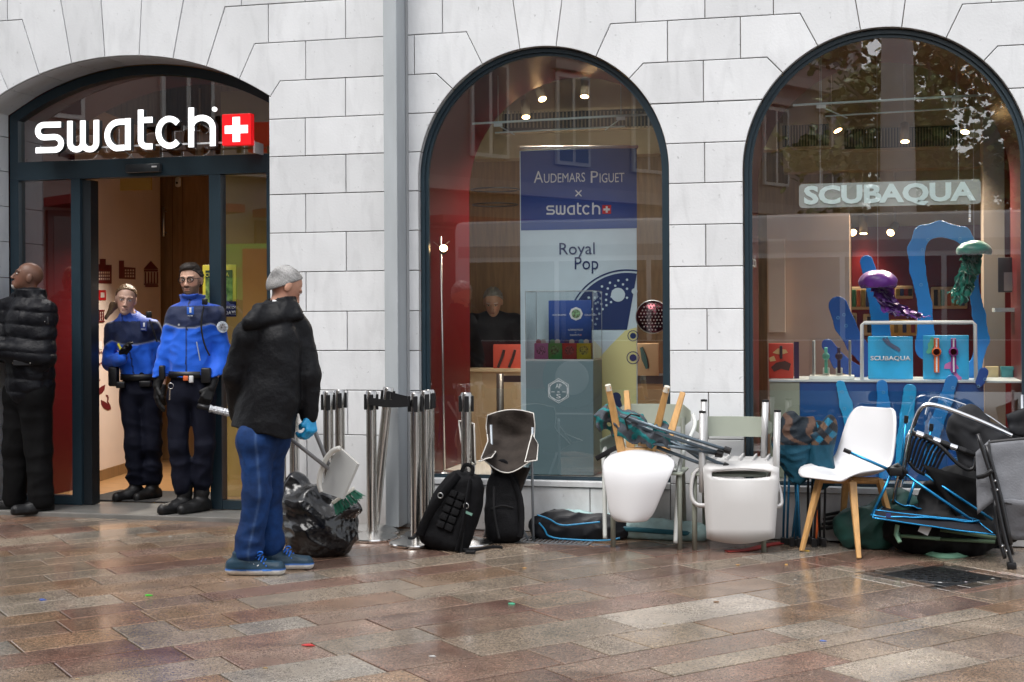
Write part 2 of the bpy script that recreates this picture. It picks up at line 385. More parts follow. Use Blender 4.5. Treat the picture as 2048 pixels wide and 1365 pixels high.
# row joints read off the photograph (two pixels each), the rest filled in with like widths
ROWPX = [((203, 1352), (398, 1324)), ((500, 1270.5), (977, 1202)), ((500, 1336.5), (1020, 1257.8)), ((500, 1177.8), (1020, 1110.5)), ((688, 1359), (1020, 1303)), ((1223, 1197), (1520, 1152.4)),
         ((1051, 1298), (1520, 1221)), ((1599, 1283), (2040, 1195)), ((1500, 1323.5), (2048, 1219)), ((1500, 1363.6), (2048, 1254)), ((1797, 1363.6), (2048, 1308.8)),
         ((0, 1103), (190, 1083)), ((0, 1145), (225, 1112)), ((0, 1240), (312, 1202))]
rows = sorted(set(round(uv((G(*a)+G(*b))/2)[1], 3) for a, b in ROWPX))
rng = random.Random(11)
rr = [rows[0]]
for v in rows[1:]:
    if v-rr[-1] > .12: rr.append(v)
rows = []
for a, b in zip(rr[:-1], rr[1:]):
    n = max(1, round((b-a)/.25)); cuts = sorted([a+(b-a)*(i+rng.uniform(-.17, .17))/n for i in range(1, n)]); rows += [a]+cuts
rows.append(rr[-1])
while rows[0] > -6.2: rows.insert(0, rows[0]-rng.choice((.17, .22, .25, .31)))
while rows[-1] < 6.: rows.append(rows[-1]+rng.choice((.17, .22, .25, .31)))
# cross joints read off the photograph
CROSSPX = [(622, 1285), (830, 1254), (128, 1343), (371, 1308), (1094, 1314), (1435, 1258), (1667, 1312), (1921, 1308), (1690, 1350), (22, 1284), (114, 1244), (226, 1257), (251, 1204), (303, 1235), (135, 1182), (95, 1157),
           (412, 1185), (333, 1242), (445, 1229), (443, 1313), (900, 1287), (716, 1315), (1195, 1302), (1256, 1280), (1253, 1250), (1358, 1189), (1187, 1187), (1567, 1270), (1720, 1257)]
cj = {}
for p in CROSSPX:
    u, v = uv(G(*p))
    for i in range(len(rows)-1):
        if rows[i] <= v < rows[i+1]: cj.setdefault(i, []).append(u)
# palette: (linear colour, weight)
PAL = [((.170, .098, .074), 6), ((.135, .076, .060), 4), ((.205, .150, .108), 7), ((.225, .180, .138), 6), ((.225, .200, .170), 4), ((.190, .120, .076), 3), ((.125, .100, .082), 1)]
PP = [c for c, w in PAL for _ in range(w)]
# stones whose colour is easy to read; the two palest have a wet reflection painted in
KEYS = [((750, 1215), (.16, .07, .05)), ((690, 1250), (.19, .085, .06)), ((600, 1320), (.12, .05, .04)), ((950, 1240), (.21, .18, .14)), ((1120, 1180), (.14, .065, .05)), ((1270, 1180), (.16, .085, .065)),
        ((1290, 1225), (.33, .31, .27)), ((1180, 1300), (.10, .05, .045)), ((1420, 1280), (.16, .08, .06)), ((1650, 1200), (.11, .06, .045)), ((1830, 1180), (.11, .06, .045)), ((1640, 1250), (.24, .23, .2)),
        ((1250, 1235), (.36, .34, .3)), ((430, 1130), (.12, .085, .06)), ((310, 1210), (.15, .075, .05)), ((200, 1090), (.13, .065, .045)), ((60, 1260), (.15, .08, .05)), ((1850, 1330), (.26, .24, .2)), ((1450, 1330), (.26, .22, .16)),
        ((60, 1190), (.24, .22, .18)), ((100, 1205), (.25, .23, .19)), ((860, 1260), (.15, .07, .05)), ((1980, 1290), (.15, .1, .08)), ((1900, 1240), (.23, .21, .17)), ((1350, 1250), (.22, .17, .11)), ((640, 1100), (.13, .08, .05))]
stones = []
MHOLE = G(1880, 1150)
for i in range(len(rows)-1):
    v0, v1 = rows[i], rows[i+1]; us = sorted(cj.get(i, [])); L = []
    u = -8.2+rng.random()
    while u < 6:
        nxt = [q for q in us if u+.16 < q < u+1.25]
        if nxt: L.append((u, nxt[0])); u = nxt[0]; continue
        st = rng.choice((.36, .48, .6, .7, .85)) if v1-v0 < .27 else rng.choice((.5, .65, .8, .95)); L.append((u, u+st)); u += st
    for (u0, u1) in L:
        c = xy((u0+u1)/2, (v0+v1)/2)
        if c.y > .3 or c.y < -6.0 or c.x < -8.5 or c.x > 3.6: continue
        q = in_px(c)
        if q is None or q[0] < -230 or q[0] > 2290 or q[1] > 1520: continue
        stones.append((u0, u1, v0, v1, c))
    
def stone_mesh(name, poly, top, g=.0052, bot=-.03):
    """paving stone: polygon with an eased arris"""
    n = len(poly); c = sum(poly, Vector((0, 0)))/n
    def inset(d):
        out = []
        for i in range(n):
            a, b, e = poly[i-1], poly[i], poly[(i+1) % n]; t0 = (b-a).normalized(); t1 = (e-b).normalized(); n0 = Vector((-t0.y, t0.x)); n1 = Vector((-t1.y, t1.x)); bi = n0+n1
            out.append(b+bi*(d/max(.3, bi.dot(n0))))
        return out
    if sum(poly[i-1].x*poly[i].y-poly[i].x*poly[i-1].y for i in range(n)) < 0: poly = poly[::-1]
    A, B = inset(g), inset(g+.003)
    v = [(p.x, p.y, bot) for p in A]+[(p.x, p.y, top-.0025) for p in A]+[(p.x, p.y, top) for p in B]
    f = [(k*n+i, k*n+(i+1) % n, (k+1)*n+(i+1) % n, (k+1)*n+i) for k in (0, 1) for i in range(n)]+[[2*n+i for i in range(n)]]
    return v, f
def clip(poly, nx, ny, d):
    out = []
    for i in range(len(poly)):
        a, b = poly[i], poly[(i+1) % len(poly)]; da, db = a.x*nx+a.y*ny-d, b.x*nx+b.y*ny-d
        if da <= 0: out.append(a)
        if (da < 0) != (db < 0) and abs(da-db) > 1e-9: out.append(a+(b-a)*(da/(da-db)))
    return out
SLAB = dict(x0=-7., x1=-4.03)
mh_u, mh_v = uv(MHOLE); MH = .33
cnt = 0
stones.sort(key=lambda s: s[4].y)
for (u0, u1, v0, v1, c) in stones:
    poly = [xy(u0, v0), xy(u0, v1), xy(u1, v1), xy(u1, v0)]
    poly = clip(poly, 0, 1, -.003)
    parts = [poly] if len(poly) > 2 else []
    if abs(c.x-MHOLE.x) < 1.2 and abs(c.y-MHOLE.y) < 1.2:   # leave room for the manhole frame
        new = []
        nu, nv = E1, Vector((-E2.y, E2.x))
        # half-planes in the skew frame: u = u(p), v = v(p)
        gu = Vector((E2.y/det, -E2.x/det)); gv = Vector((-E1.y/det, E1.x/det))
        for p in parts:
            a = clip(p, gu.x, gu.y, mh_u-MH); b = clip(p, -gu.x, -gu.y, -(mh_u+MH)); mid = clip(clip(p, -gu.x, -gu.y, -(mh_u-MH)), gu.x, gu.y, mh_u+MH)
            e = clip(mid, gv.x, gv.y, mh_v-MH) if len(mid) > 2 else []; h = clip(mid, -gv.x, -gv.y, -(mh_v+MH)) if len(mid) > 2 else []
            new += [q for q in (a, b, e, h) if len(q) > 2]
        parts = new
    q = in_px(c); col = rng.choice(PP)
    if q[0] < 700 and rng.random() < .35: col = rng.choice(((.19, .108, .070), (.22, .14, .088), (.175, .098, .066)))
    for (kp, kc) in KEYS:
        ku, kv = uv(G(*kp))
        if u0 <= ku < u1 and v0 <= kv < v1: col = kc
    k = rng.uniform(.78, 1.02)
    for p in parts:
        ar = abs(sum(p[i-1].x*p[i].y-p[i].x*p[i-1].y for i in range(len(p))))/2
        if ar < .0025: continue
        v, f = stone_mesh('paving_stone', p, rng.uniform(-.0022, 0))
        o = mk('paving_stone', v, f, M_PAVE, ground_base); col2_ = [.5*x+.5*y*1.25 for x, y in zip(col, (.19, .145, .11))] if any(col == kc for _, kc in KEYS) else col; o.color = (*[x*k for x in col2_], 1); cnt += 1
print('paving stones', cnt)

# manhole cover with its frame of dark stones
mh = thing('manhole_cover', (MHOLE.x, MHOLE.y, 0), 'round dark iron manhole cover in a square frame, set among wet paving stones', 'manhole', rz=R(48.2-45)+R(45))
def mh_poly(a): return [Vector(p) for p in a]
b = MB(); b.box((-.33, -.33, -.05), (.33, .33, -.016)); b.build('bed', mat('manhole_bed', (.02, .018, .016), .6), mh, local=True)
rngm = random.Random(3)
for side in range(4):
    for k in range(4):
        a0 = -.32+k*.16; Mx = Matrix.Rotation(R(90*side), 4, 'Z'); b = MB(); b.box((a0+.003, -.325, -.03), (a0+.157, -.235, -.003), Mx, .003)
        if k == 3: continue
        o = b.build('brick', M_PAVE, mh, local=True); o.color = (*rngm.choice(((.05, .03, .025), (.09, .045, .03), (.035, .03, .028))), 1)
iron = mat('cast_iron', (.022, .022, .023), .32, .6, var=.4, vscale=20, bump=.4, bscale=90)
b = MB(); b.box((-.228, -.228, -.03), (.228, .228, -.006), bev=.004); b.build('frame', iron, mh, local=True)
b = MB(); b.lathe([(.0, -.004), (.195, -.004), (.2, -.008), (.2, -.03)], seg=32)
b.build('lid', iron, mh, local=True)
for ring in range(3):
    rr_ = .06+.055*ring; nn_ = 6+5*ring
    for k in range(nn_):
        w = 2*math.pi*k/nn_; b = MB(); b.box((rr_-.018, -.012, -.006), (rr_+.018, .012, .001), Matrix.Rotation(w, 4, 'Z')); b.build('raised_lug', iron, mh, local=True)
# drain grating by the wall, under the camp chair
gp = G(1105, 1082); gt = thing('drain_grating', (gp.x, gp.y, 0), 'grey ribbed metal drain grating by the wall foot beside the black backpack', 'grating', rz=R(-2))
b = MB(); b.box((-.26, -.13, -.02), (.26, -.11, .004)); b.box((-.26, .11, -.02), (.26, .13, .004)); b.box((-.26, -.11, -.02), (-.24, .11, .004)); b.box((.24, -.11, -.02), (.26, .11, .004))
b.build('frame', mat('galvanised', (.2, .21, .22), .45, .7), gt, local=True)
for k in range(16):
    b = MB(); b.box((-.238+k*.03, -.11, -.02), (-.223+k*.03, .11, .003)); b.build('bar', MATS['galvanised'], gt, local=True)
b = MB(); b.box((-.24, -.11, -.008), (.24, .11, -.006)); b.build('sump', mat('sump_dark', (.01, .01, .01), .8), gt, local=True)
# ================================================================== facade
ZJ = [0., .34, .622, .927, 1.198, 1.467, 1.740, 2.011, 2.277, 2.540, 2.800, 3.063, 3.331, 3.600, 3.87]
X_ = lambda px, py=400: W(px, py).x
D_R = X_(538, 300); D_L = X_(-40, 300)              # door opening
DCX = (D_L+D_R)/2; _ch = (D_R-D_L)/2; D_SPR = 2.965; _rise = W(285, 110).z-D_SPR; D_RAD = (_ch**2+_rise**2)/(2*_rise); DCZ = D_SPR+_rise-D_RAD
W1L, W1R = X_(837), X_(1337.5); W2L, W2R = X_(1486), X_(2062)
class Arch:
    def __init__(s, cx, cz, r, x0, x1, zs): s.cx, s.cz, s.r, s.x0, s.x1, s.zs = cx, cz, r, x0, x1, zs
    def left(s, z): return s.x0 if z <= s.zs else s.cx-math.sqrt(max(0, s.r**2-(z-s.cz)**2))
    def right(s, z): return s.x1 if z <= s.zs else s.cx+math.sqrt(max(0, s.r**2-(z-s.cz)**2))
    def on(s, p):   # nearest point on the arc
        a = math.atan2(p[1]-s.cz, p[0]-s.cx); return a
    def arc(s, pa, pb, n=10):
        a, b = s.on(pa), s.on(pb); return [(s.cx+s.r*math.cos(a+(b-a)*i/n), s.cz+s.r*math.sin(a+(b-a)*i/n)) for i in range(n+1)]
    def loop(s, z0, n=40, ins=0., bot=0.):
        """closed outline from bottom-left up, over and down; inset by ins"""
        r = s.r-ins; x0, x1 = s.x0+ins, s.x1-ins
        aL = math.pi-math.acos(min(1, (s.cx-x0)/r)) if (s.cx-x0) < r else math.pi
        aR = math.acos(min(1, (x1-s.cx)/r)) if (x1-s.cx) < r else 0.
        p = [(x0, z0+bot)]+[(s.cx+r*math.cos(aL+(aR-aL)*i/n), s.cz+r*math.sin(aL+(aR-aL)*i/n)) for i in range(n+1)]+[(x1, z0+bot)]
        return p
A0 = Arch(DCX, DCZ, D_RAD, D_L, D_R, D_SPR)
r1 = (W1R-W1L)/2; A1 = Arch((W1L+W1R)/2, W(1090, 93).z-r1, r1, W1L, W1R, W(1090, 93).z-r1)
r2 = (W2R-W2L)/2; A2 = Arch((W2L+W2R)/2, W(1775, 55).z-r2, r2, W2L, W2R, W(1775, 55).z-r2)
SILL = .34
def limestone():
    m, n, l, b = _mk('limestone'); MATS['limestone'] = m
    oi = n.new('ShaderNodeObjectInfo'); geo = n.new('ShaderNodeNewGeometry')
    def noise(s, d=6, dist=0, st=(1, 1, 1)):
        mp = n.new('ShaderNodeMapping'); mp.inputs['Scale'].default_value = st; l.new(geo.outputs['Position'], mp.inputs[0])
        t = n.new('ShaderNodeTexNoise'); t.inputs['Scale'].default_value = s; t.inputs['Detail'].default_value = d; t.inputs['Distortion'].default_value = dist; l.new(mp.outputs[0], t.inputs[0]); return t.outputs[0]
    def rng(src, a, b2, c, d):
        r = n.new('ShaderNodeMapRange'); r.inputs[1].default_value = a; r.inputs[2].default_value = b2; r.inputs[3].default_value = c; r.inputs[4].default_value = d; l.new(src, r.inputs[0]); return r.outputs[0]
    def mul(a, s):
        v = n.new('ShaderNodeVectorMath'); v.operation = 'SCALE'; l.new(a, v.inputs[0]); l.new(s, v.inputs['Scale']); return v.outputs[0]
    rv = n.new('ShaderNodeMapRange'); l.new(oi.outputs['Random'], rv.inputs[0]); rv.inputs[3].default_value = .93; rv.inputs[4].default_value = 1.05
    rgb = n.new('ShaderNodeRGB'); rgb.outputs[0].default_value = (.672, .685, .70, 1)
    c = mul(rgb.outputs[0], rv.outputs[0]); c = mul(c, rng(noise(2.3, 6, .5), .3, .7, .93, 1.05))
    c = mul(c, rng(noise(9, 5, 1.2, (1, 1, .3)), .25, .5, .89, 1.))          # rain streaks
    c = mul(c, rng(noise(30, 4, .4), .67, .76, 1., .6))                       # pits and scuffs
    sx = n.new('ShaderNodeSeparateXYZ'); l.new(geo.outputs['Position'], sx.inputs[0])
    st = n.new('ShaderNodeMath'); st.operation = 'ADD'; l.new(sx.outputs[2], st.inputs[0]); l.new(rng(noise(5, 5), .3, .7, -.16, .16), st.inputs[1])
    mx = n.new('ShaderNodeMix'); mx.data_type = 'RGBA'; l.new(rng(st.outputs[0], .0, .3, .42, 0.), mx.inputs[0]); l.new(c, mx.inputs[6]); mx.inputs[7].default_value = (.27, .23, .19, 1)   # splashed dirt at the foot
    l.new(mx.outputs[2], b.inputs['Base Color']); b.inputs['Roughness'].default_value = .62; b.inputs['Specular IOR Level'].default_value = .3
    bp = n.new('ShaderNodeBump'); bp.inputs['Strength'].default_value = .18; bp.inputs['Distance'].default_value = .006
    l.new(noise(60, 5), bp.inputs['Height']); l.new(bp.outputs[0], b.inputs['Normal'])
    return m
M_STONE = limestone(); M_MORTAR = mat('mortar', (.17, .15, .13), .9, var=.4, vscale=18)
facade = thing('shop_building', (-2.5, .1, 0), 'pale limestone shop front with one arched entrance and two arched display windows', 'building')
core_v = []; 
core = MB()
def block(poly, depth=.1, y0=0., name='stone_block'):
    p = [Vector((a[0], a[1])) for a in poly]; q = [p[0]]
    for a in p[1:]:
        if (a-q[-1]).length > .004: q.append(a)
    if (q[0]-q[-1]).length < .004: q.pop()
    n = len(q)
    if sum(q[i-1].x*q[i].y-q[i].x*q[i-1].y for i in range(n)) < 0: q = q[::-1]
    core.add([(a.x, .014, a.y) for a in q], [list(range(n))])
    def inset(d):
        out = []
        for i in range(n):
            a, b, e = q[i-1], q[i], q[(i+1) % n]; t0 = (b-a).normalized(); t1 = (e-b).normalized(); n0 = Vector((-t0.y, t0.x)); n1 = Vector((-t1.y, t1.x)); bi = n0+n1
            out.append(b+bi*(d/max(.25, bi.dot(n0))))
        return out
    g = .0028; A, B = inset(g), inset(g+.0025); j = random.Random(len(core.v)).uniform(-.0012, .0012)
    v = [(a.x, y0+j, a.y) for a in B]+[(a.x, y0+.0025, a.y) for a in A]+[(a.x, y0+depth, a.y) for a in A]
    f = [list(range(n))[::1]]+[(k*n+i, (k+1)*n+i, (k+1)*n+(i+1) % n, k*n+(i+1) % n) for k in (0, 1) for i in range(n)]
    return mk(name, v, f, M_STONE, facade)
def colblocks(zs, fl, fr, joints):
    """one course piece list between edge functions fl(z), fr(z) cut at vertical joints"""
    z0, z1 = zs; ns = 6
    edges = [fl]+[(lambda z, x=x: x) for x in joints]+[fr]
    for a, b in zip(edges[:-1], edges[1:]):
        zz = [z0+(z1-z0)*i/ns for i in range(ns+1)]
        poly = [(a(z), z) for z in zz][::-1]+[(b(z), z) for z in zz]
        # straight sides need no samples
        if abs(a(z0)-a(z1)) < 1e-5 and abs(a((z0+z1)/2)-a(z0)) < 1e-5: poly = [poly[0], poly[ns]]+poly[ns+1:]
        L = len(poly)-ns-1
        if abs(b(z0)-b(z1)) < 1e-5 and abs(b((z0+z1)/2)-b(z0)) < 1e-5: poly = poly[:L]+[poly[L], poly[-1]]
        yield poly
PIPE0, PIPE1 = W(767, 400).x+.005, W(814, 400).x
# --- pier between entrance and pipe (runs on behind the pipe to the window)
PB = [(.0, .622, 611), (.622, .927, 693), (.927, 1.198, 611), (1.198, 1.467, 693), (1.467, 1.74, 611), (1.74, 2.011, 692), (2.011, 2.277, 611), (2.277, 2.54, 692), (2.54, 2.8, 611), (2.8, D_SPR, None)]
MID = X_(790)
for z0, z1, jx in PB[:-1]:
    for k, p in enumerate(colblocks((z0, z1), lambda z: D_R, lambda z: MID, [X_(jx)])): block(p, .36 if k == 0 else .1)
ZB = [0., .34, .622, .927, 1.198, 1.467, 1.74, 2.011, 2.277, 2.54, 2.8]
for z0, z1 in zip(ZB[:-1], ZB[1:]):      # strip between pipe and window 1
    for p in colblocks((z0, z1), lambda z: MID, A1.left, []): block(p)
P2 = [(.0, .34, 1414), (.34, .63, None), (.63, .93, 1414.7), (.93, 1.2, None), (1.2, 1.467, 1412.7), (1.467, 1.74, None), (1.74, 2.01, 1411), (2.01, 2.277, None), (2.277, 2.535, 1409.7), (2.535, 2.795, None), (2.795, 3.06, 1408)]
for z0, z1, jx in P2[:-1]:
    for p in colblocks((z0, z1), A1.right, A2.left, [X_(jx)] if jx else []): block(p)
for z0, z1 in zip(ZB[:-1], ZB[1:]):      # beyond window 2
    for p in colblocks((z0, z1), A2.right, lambda z: 2.2, [1.6]): block(p)
for z0, z1 in zip(ZB[:-1], ZB[1:]):      # left of the entrance
    for p in colblocks((z0, z1), lambda z: -8.4, lambda z: D_L, [-7.3+.35*(int(z0*7) % 2)]): block(p, .36)
# --- voussoirs and the stepped courses above
w = lambda px, py: (W(px, py).x, W(px, py).z)
z4, z5, z6, z7, z8 = 2.8, 3.063, 3.331, 3.6, 3.87
TOP = 3.95
# entrance arch
dl = [((0, 143), (19, 187)), ((46, 46), (79, 152)), ((121, 0), (143, 128)), ((202, 0), (209.5, 113.5)), ((283, 0), (278, 109)), ((367, 0), (346, 116)), ((449, 18), (413, 132.5)), ((508, 90), (478, 159)), ((560, 162), (537.5, 198))]
dl = [(w(*a), w(*b)) for a, b in dl]
def ext(a, b, z):   # carry the joint b->a up to height z
    t = (z-b[1])/(a[1]-b[1]); return (b[0]+(a[0]-b[0])*t, z)
lines = []
for i, (a, b) in enumerate(dl):
    zt = {0: 3.331, 1: z7, 6: z7, 7: z6, 8: z5}.get(i, TOP); an = A0.on(b); b2 = (A0.cx+A0.r*math.cos(an), A0.cz+A0.r*math.sin(an)); lines.append((ext(a, b2, zt), b2))
def arch_block(i, j, extra, depth=.36, ar=A0, ln=None):
    ln = ln or lines
    (t0, b0), (t1, b1) = ln[i], ln[j]; block([t0]+extra+[t1]+ar.arc(b1, b0), depth)
arch_block(1, 2, [(lines[1][0][0], z7), (w(14.5, 20)[0], z7), (w(14.5, 20)[0], TOP)][1:] if False else [(lines[2][0][0]-.001, TOP)] if False else [(w(14.5, 20)[0], z7), (w(14.5, 20)[0], TOP)])
for i in (2, 3, 4): arch_block(i, i+1, [])
x483, x610, x691, x536, x611 = w(483, 20)[0], w(610, 20)[0], w(691, 60)[0], w(536.5, 50)[0], w(611, 120)[0]
arch_block(5, 6, [(x483, TOP), (x483, z7)])
arch_block(6, 7, [(x536, z7), (x536, z6)])
arch_block(7, 8, [(x611, z6), (x611, z5)])
block([lines[8][0], (X_(692), z5), (X_(692), z4), (D_R, z4), (D_R, D_SPR)]+[lines[8][1]], .36)
block([(X_(692), z4), (MID, z4), (MID, z5), (X_(692), z5)])
block([(x611, z5), (MID, z5), (MID, z6), (x611, z6)])
block([(x536, z6), (x691, z6), (x691, z7), (x536, z7)]); block([(x691, z6), (MID, z6), (MID, z7), (x691, z7)])
block([(x483, z7), (x610, z7), (x610, TOP), (x483, TOP)]); block([(x610, z7), (MID, z7), (MID, TOP), (x610, TOP)])
arch_block(0, 1, [(-6.5, 3.331), (-6.5, z7)])
block([(-8.4, z4), (D_L, z4), (D_L, D_SPR), lines[0][1], lines[0][0], (-8.4, 3.331)], .36)
block([(-8.4, 3.331), (-6.5, 3.331), (-6.5, z7), (-8.4, z7)]); block([(-8.4, z7), (w(14.5, 20)[0], z7), (w(14.5, 20)[0], TOP), (-8.4, TOP)])
# window 1
def jl(px_t, px_b, zt, ar):
    a, b = w(*px_t), w(*px_b); an = ar.on(b); b2 = (ar.cx+ar.r*math.cos(an), ar.cz+ar.r*math.sin(an)); return (ext(a, b2, zt), b2)
L1 = [jl((877, 152), (906, 179), z5, A1), jl((936, 71), (965, 130), z6, A1), jl((1025.6, 0), (1039.5, 97), TOP, A1), jl((1123.7, 0), (1111.6, 95), TOP, A1), jl((1218, 55), (1190, 117), z6, A1), jl((1283, 131), (1256, 160), z5, A1)]
x885, x828 = w(885, 40)[0], w(828.5, 110)[0]
block([(MID, z4)]+[(A1.left(z4), z4)]+A1.arc((A1.left(z4), z4), L1[0][1])[1:]+[L1[0][0], (MID, z5)])
block([(MID, z5), (x828, z5), (x828, z6), (MID, z6)])
arch_block(0, 1, [(x828, z5), (x828, z6)], .1, A1, L1)
block([(MID, z6), (x885, z6), (x885, z7), (MID, z7)]); block([(MID, z7), (x885, z7), (x885, TOP), (MID, TOP)])
arch_block(1, 2, [(x885, z6), (x885, TOP)], .1, A1, L1); arch_block(2, 3, [], .1, A1, L1)
x1271, x1335, x1409, x1480, x1547 = w(1271, 20)[0], w(1335, 90)[0], w(1409.7, 20)[0], w(1480.7, 80)[0], w(1546.8, 20)[0]
arch_block(3, 4, [(x1271, TOP), (x1271, z6)], .1, A1, L1); arch_block(4, 5, [(x1335, z6), (x1335, z5)], .1, A1, L1)
# between and window 2
L2 = [jl((1536, 117), (1564, 145), z5, A2), jl((1601.7, 30), (1635, 91), z6, A2), jl((1710.6, 0), (1720.8, 58), TOP, A2), jl((1810.7, 0), (1803.5, 55), TOP, A2), jl((1924, 11), (1892, 77), z6, A2), jl((1996, 92), (1966, 124), z5, A2)]
zz = 2.797; xm = X_(1408)
block([L1[5][0]]+[(xm, z5), (xm, zz), (A1.right(zz), zz)]+A1.arc((A1.right(zz), zz), L1[5][1])[1:])
block([(xm, zz), (xm, z5), L2[0][0], L2[0][1]]+A2.arc(L2[0][1], (A2.left(zz), zz))[1:])
for p in colblocks((2.535, zz), A1.right, A2.left, []): pass
block([(x1335, z5), (x1480, z5), (x1480, z6), (x1335, z6)])
arch_block(0, 1, [(x1480, z5), (x1480, z6)], .1, A2, L2)
block([(x1271, z6), (x1409, z6), (x1409, TOP), (x1271, TOP)]); block([(x1409, z6), (x1547, z6), (x1547, TOP), (x1409, TOP)])
arch_block(1, 2, [(x1547, z6), (x1547, TOP)], .1, A2, L2); arch_block(2, 3, [], .1, A2, L2)
x1983 = w(1983, 5)[0]
arch_block(3, 4, [(x1983, TOP), (x1983, z6)], .1, A2, L2); arch_block(4, 5, [(1.18, z6), (1.18, z5)], .1, A2, L2)
block([L2[5][0], (2.2, z5), (2.2, z4), (A2.right(z4), z4)]+A2.arc((A2.right(z4), z4), L2[5][1])[1:])
block([(1.18, z5), (2.2, z5), (2.2, z6), (1.18, z6)]); block([(x1983, z6), (2.2, z6), (2.2, TOP), (x1983, TOP)])
# plinth blocks under the two windows
for ar, js in ((A1, (1000, 1180)), (A2, (1640, 1830))):
    xs = [ar.x0]+[X_(j, 1000) for j in js]+[ar.x1]
    for a, b in zip(xs[:-1], xs[1:]): block([(a, 0), (b, 0), (b, SILL-.04), (a, SILL-.04)])
    s_ = MB(); s_.box((ar.x0+.002, -.012, SILL-.038), (ar.x1-.002, .1, SILL), bev=.004); s_.build('window_sill', M_STONE, facade)
core.build('mortar', M_MORTAR, facade, recalc=False)
# upper storeys of the same building, above the frame (closes the shop against the sky)
b = MB(); b.box((-8.4, 0.006, TOP+.004), (2.2, .35, 9.)); b.build('upper_wall', M_STONE, facade)
for k in range(4):
    xk = -7.+2.5*k; b = MB(); b.box((xk, -.06, 4.9), (xk+1.2, .02, 7.), bev=.02); wv = b.build('upper_window', mat('white_paint', (.75, .75, .73), .5), facade)
    b = MB(); b.box((xk+.1, -.07, 5.), (xk+1.1, -.055, 6.9)); b.build('pane', mat('dark_pane', (.02, .025, .03), .05), wv)
# boxed metal downpipe
y0 = -.20; xa = W(767.5, 400, y0).x; xb = W(794.5, 400, y0).x
b = MB(); b.box((xa, y0, .03), (xb, 0.003, 9.), bev=.006); b.build('downpipe', mat('downpipe_grey', (.40, .43, .45), .42, var=.10, vscale=5, bump=.06, bscale=30, stretch=(1, 1, .3)), facade)
b = MB(); b.box((xb+.002, -.018, .03), (W(818, 400).x, .0, 9.)); b.build('pipe_seal', mat('seal_grey', (.33, .34, .35), .6), facade)

# ------------------------------------------------------------------ window frames and panes
M_FRAME = mat('navy_frame', (.018, .035, .048), .35, var=.1, vscale=6)
M_GLASS = glass_mat('shop_glass', (.95, .955, .95), 3.1, .03)
def ring_mesh(outer, inner, y0, y1, name, m, par, bev=.004):
    n = len(outer); v = []
    for lo, y in ((outer, y0), (inner, y0), (inner, y1), (outer, y1)): v += [(p[0], y, p[1]) for p in lo]
    f = [(k*n+i, k*n+(i+1) % n, ((k+1) % 4)*n+(i+1) % n, ((k+1) % 4)*n+i) for k in range(4) for i in range(n)]
    o = mk(name, v, f, m, par); bm = bmesh.new(); bm.from_mesh(o.data); bmesh.ops.recalc_face_normals(bm, faces=bm.faces); bm.to_mesh(o.data); bm.free(); smooth_by_angle(o, 30); return o
def pane_mesh(loop, y, th, name, m, par):
    b = MB(); n = len(loop); b.add([(p[0], y, p[1]) for p in loop], [list(range(n))])
    return b.build(name, m, par, recalc=False)
for ar in (A1, A2):
    wnd = thing('arched_window', (ar.cx, .06, SILL)); parent(wnd, facade)
    out = ar.loop(SILL+.002, ins=.004); mid = ar.loop(SILL+.002, ins=.03, bot=.014); inn = ar.loop(SILL+.002, ins=.052, bot=.02)
    ring_mesh(out, mid, .045, .10, 'frame', M_FRAME, wnd); ring_mesh(mid, inn, .062, .095, 'frame', M_FRAME, wnd)
    pane_mesh(ar.loop(SILL+.002, ins=.05, bot=.018), .075, .006, 'pane', M_GLASS, wnd)
# ================================================================== entrance
YD = .37
def rect(px0, py0, px1, py1, y):
    xm, ym = (px0+px1)/2, (py0+py1)/2; return W(px0, ym, y).x, W(px1, ym, y).x, W(xm, py1, y).z, W(xm, py0, y).z
def pbox(name, px0, py0, px1, py1, y, th, m, par=None, bev=0., z0=None, z1=None):
    """upright box whose front face fills these photo pixels at depth y"""
    a, b_, c, d = rect(px0, py0, px1, py1, y); c = c if z0 is None else z0; d = d if z1 is None else z1
    b = MB(); b.box((a, y, c), (b_, y+th, d), bev=bev); return b.build(name, m, par, auto=30 if bev else None)
ent = thing('entrance', (DCX, YD, .03)); parent(ent, facade)
TH = .03   # threshold height
b = MB(); b.box((D_L+.004, .004, -.02), (D_R-.004, .62, TH), bev=.006)
b.build('threshold', mat('threshold_slab', (.17, .165, .155), .28, var=.28, vscale=5, stretch=(1, 9, 1), bump=.12, bscale=50), facade)
zt0, zt1 = W(300, 353, YD).z, W(300, 316, YD).z
out = A0.loop(zt0, ins=.003); inn = A0.loop(zt1, ins=.072)
ring_mesh(out, inn, YD, YD+.09, 'arch_frame', M_FRAME, ent)
pane_mesh(A0.loop(zt1, ins=.07), YD+.045, .006, 'fanlight_pane', M_GLASS, ent)
zb = TH+.004
def stile(p0, p1, y=YD, th=.09, m=M_FRAME, z1=zt0+.002, z0=zb):
    b = MB(); b.box((W(p0, 600, y).x, y, z0), (W(p1, 600, y).x, y+th, z1)); return b.build('stile', m, ent)
b = MB(); b.box((D_L+.003, YD, zb), (W(38, 600, YD).x, YD+.09, zt0-.002)); b.build('stile', M_FRAME, ent)
stile(143, 161, z1=zt0-.002)
b = MB(); b.box((W(161, 600, YD).x+.002, YD+.03, zb), (W(178, 600, YD).x, YD+.14, zt0-.01)); b.build('door_jamb', mat('jamb_dark', (.012, .016, .02), .4), ent)
stile(419, 442, z1=zt0-.002); b = MB(); b.box((W(534, 600, YD).x, YD, zb), (D_R-.003, YD+.09, zt0-.002)); b.build('stile', M_FRAME, ent)
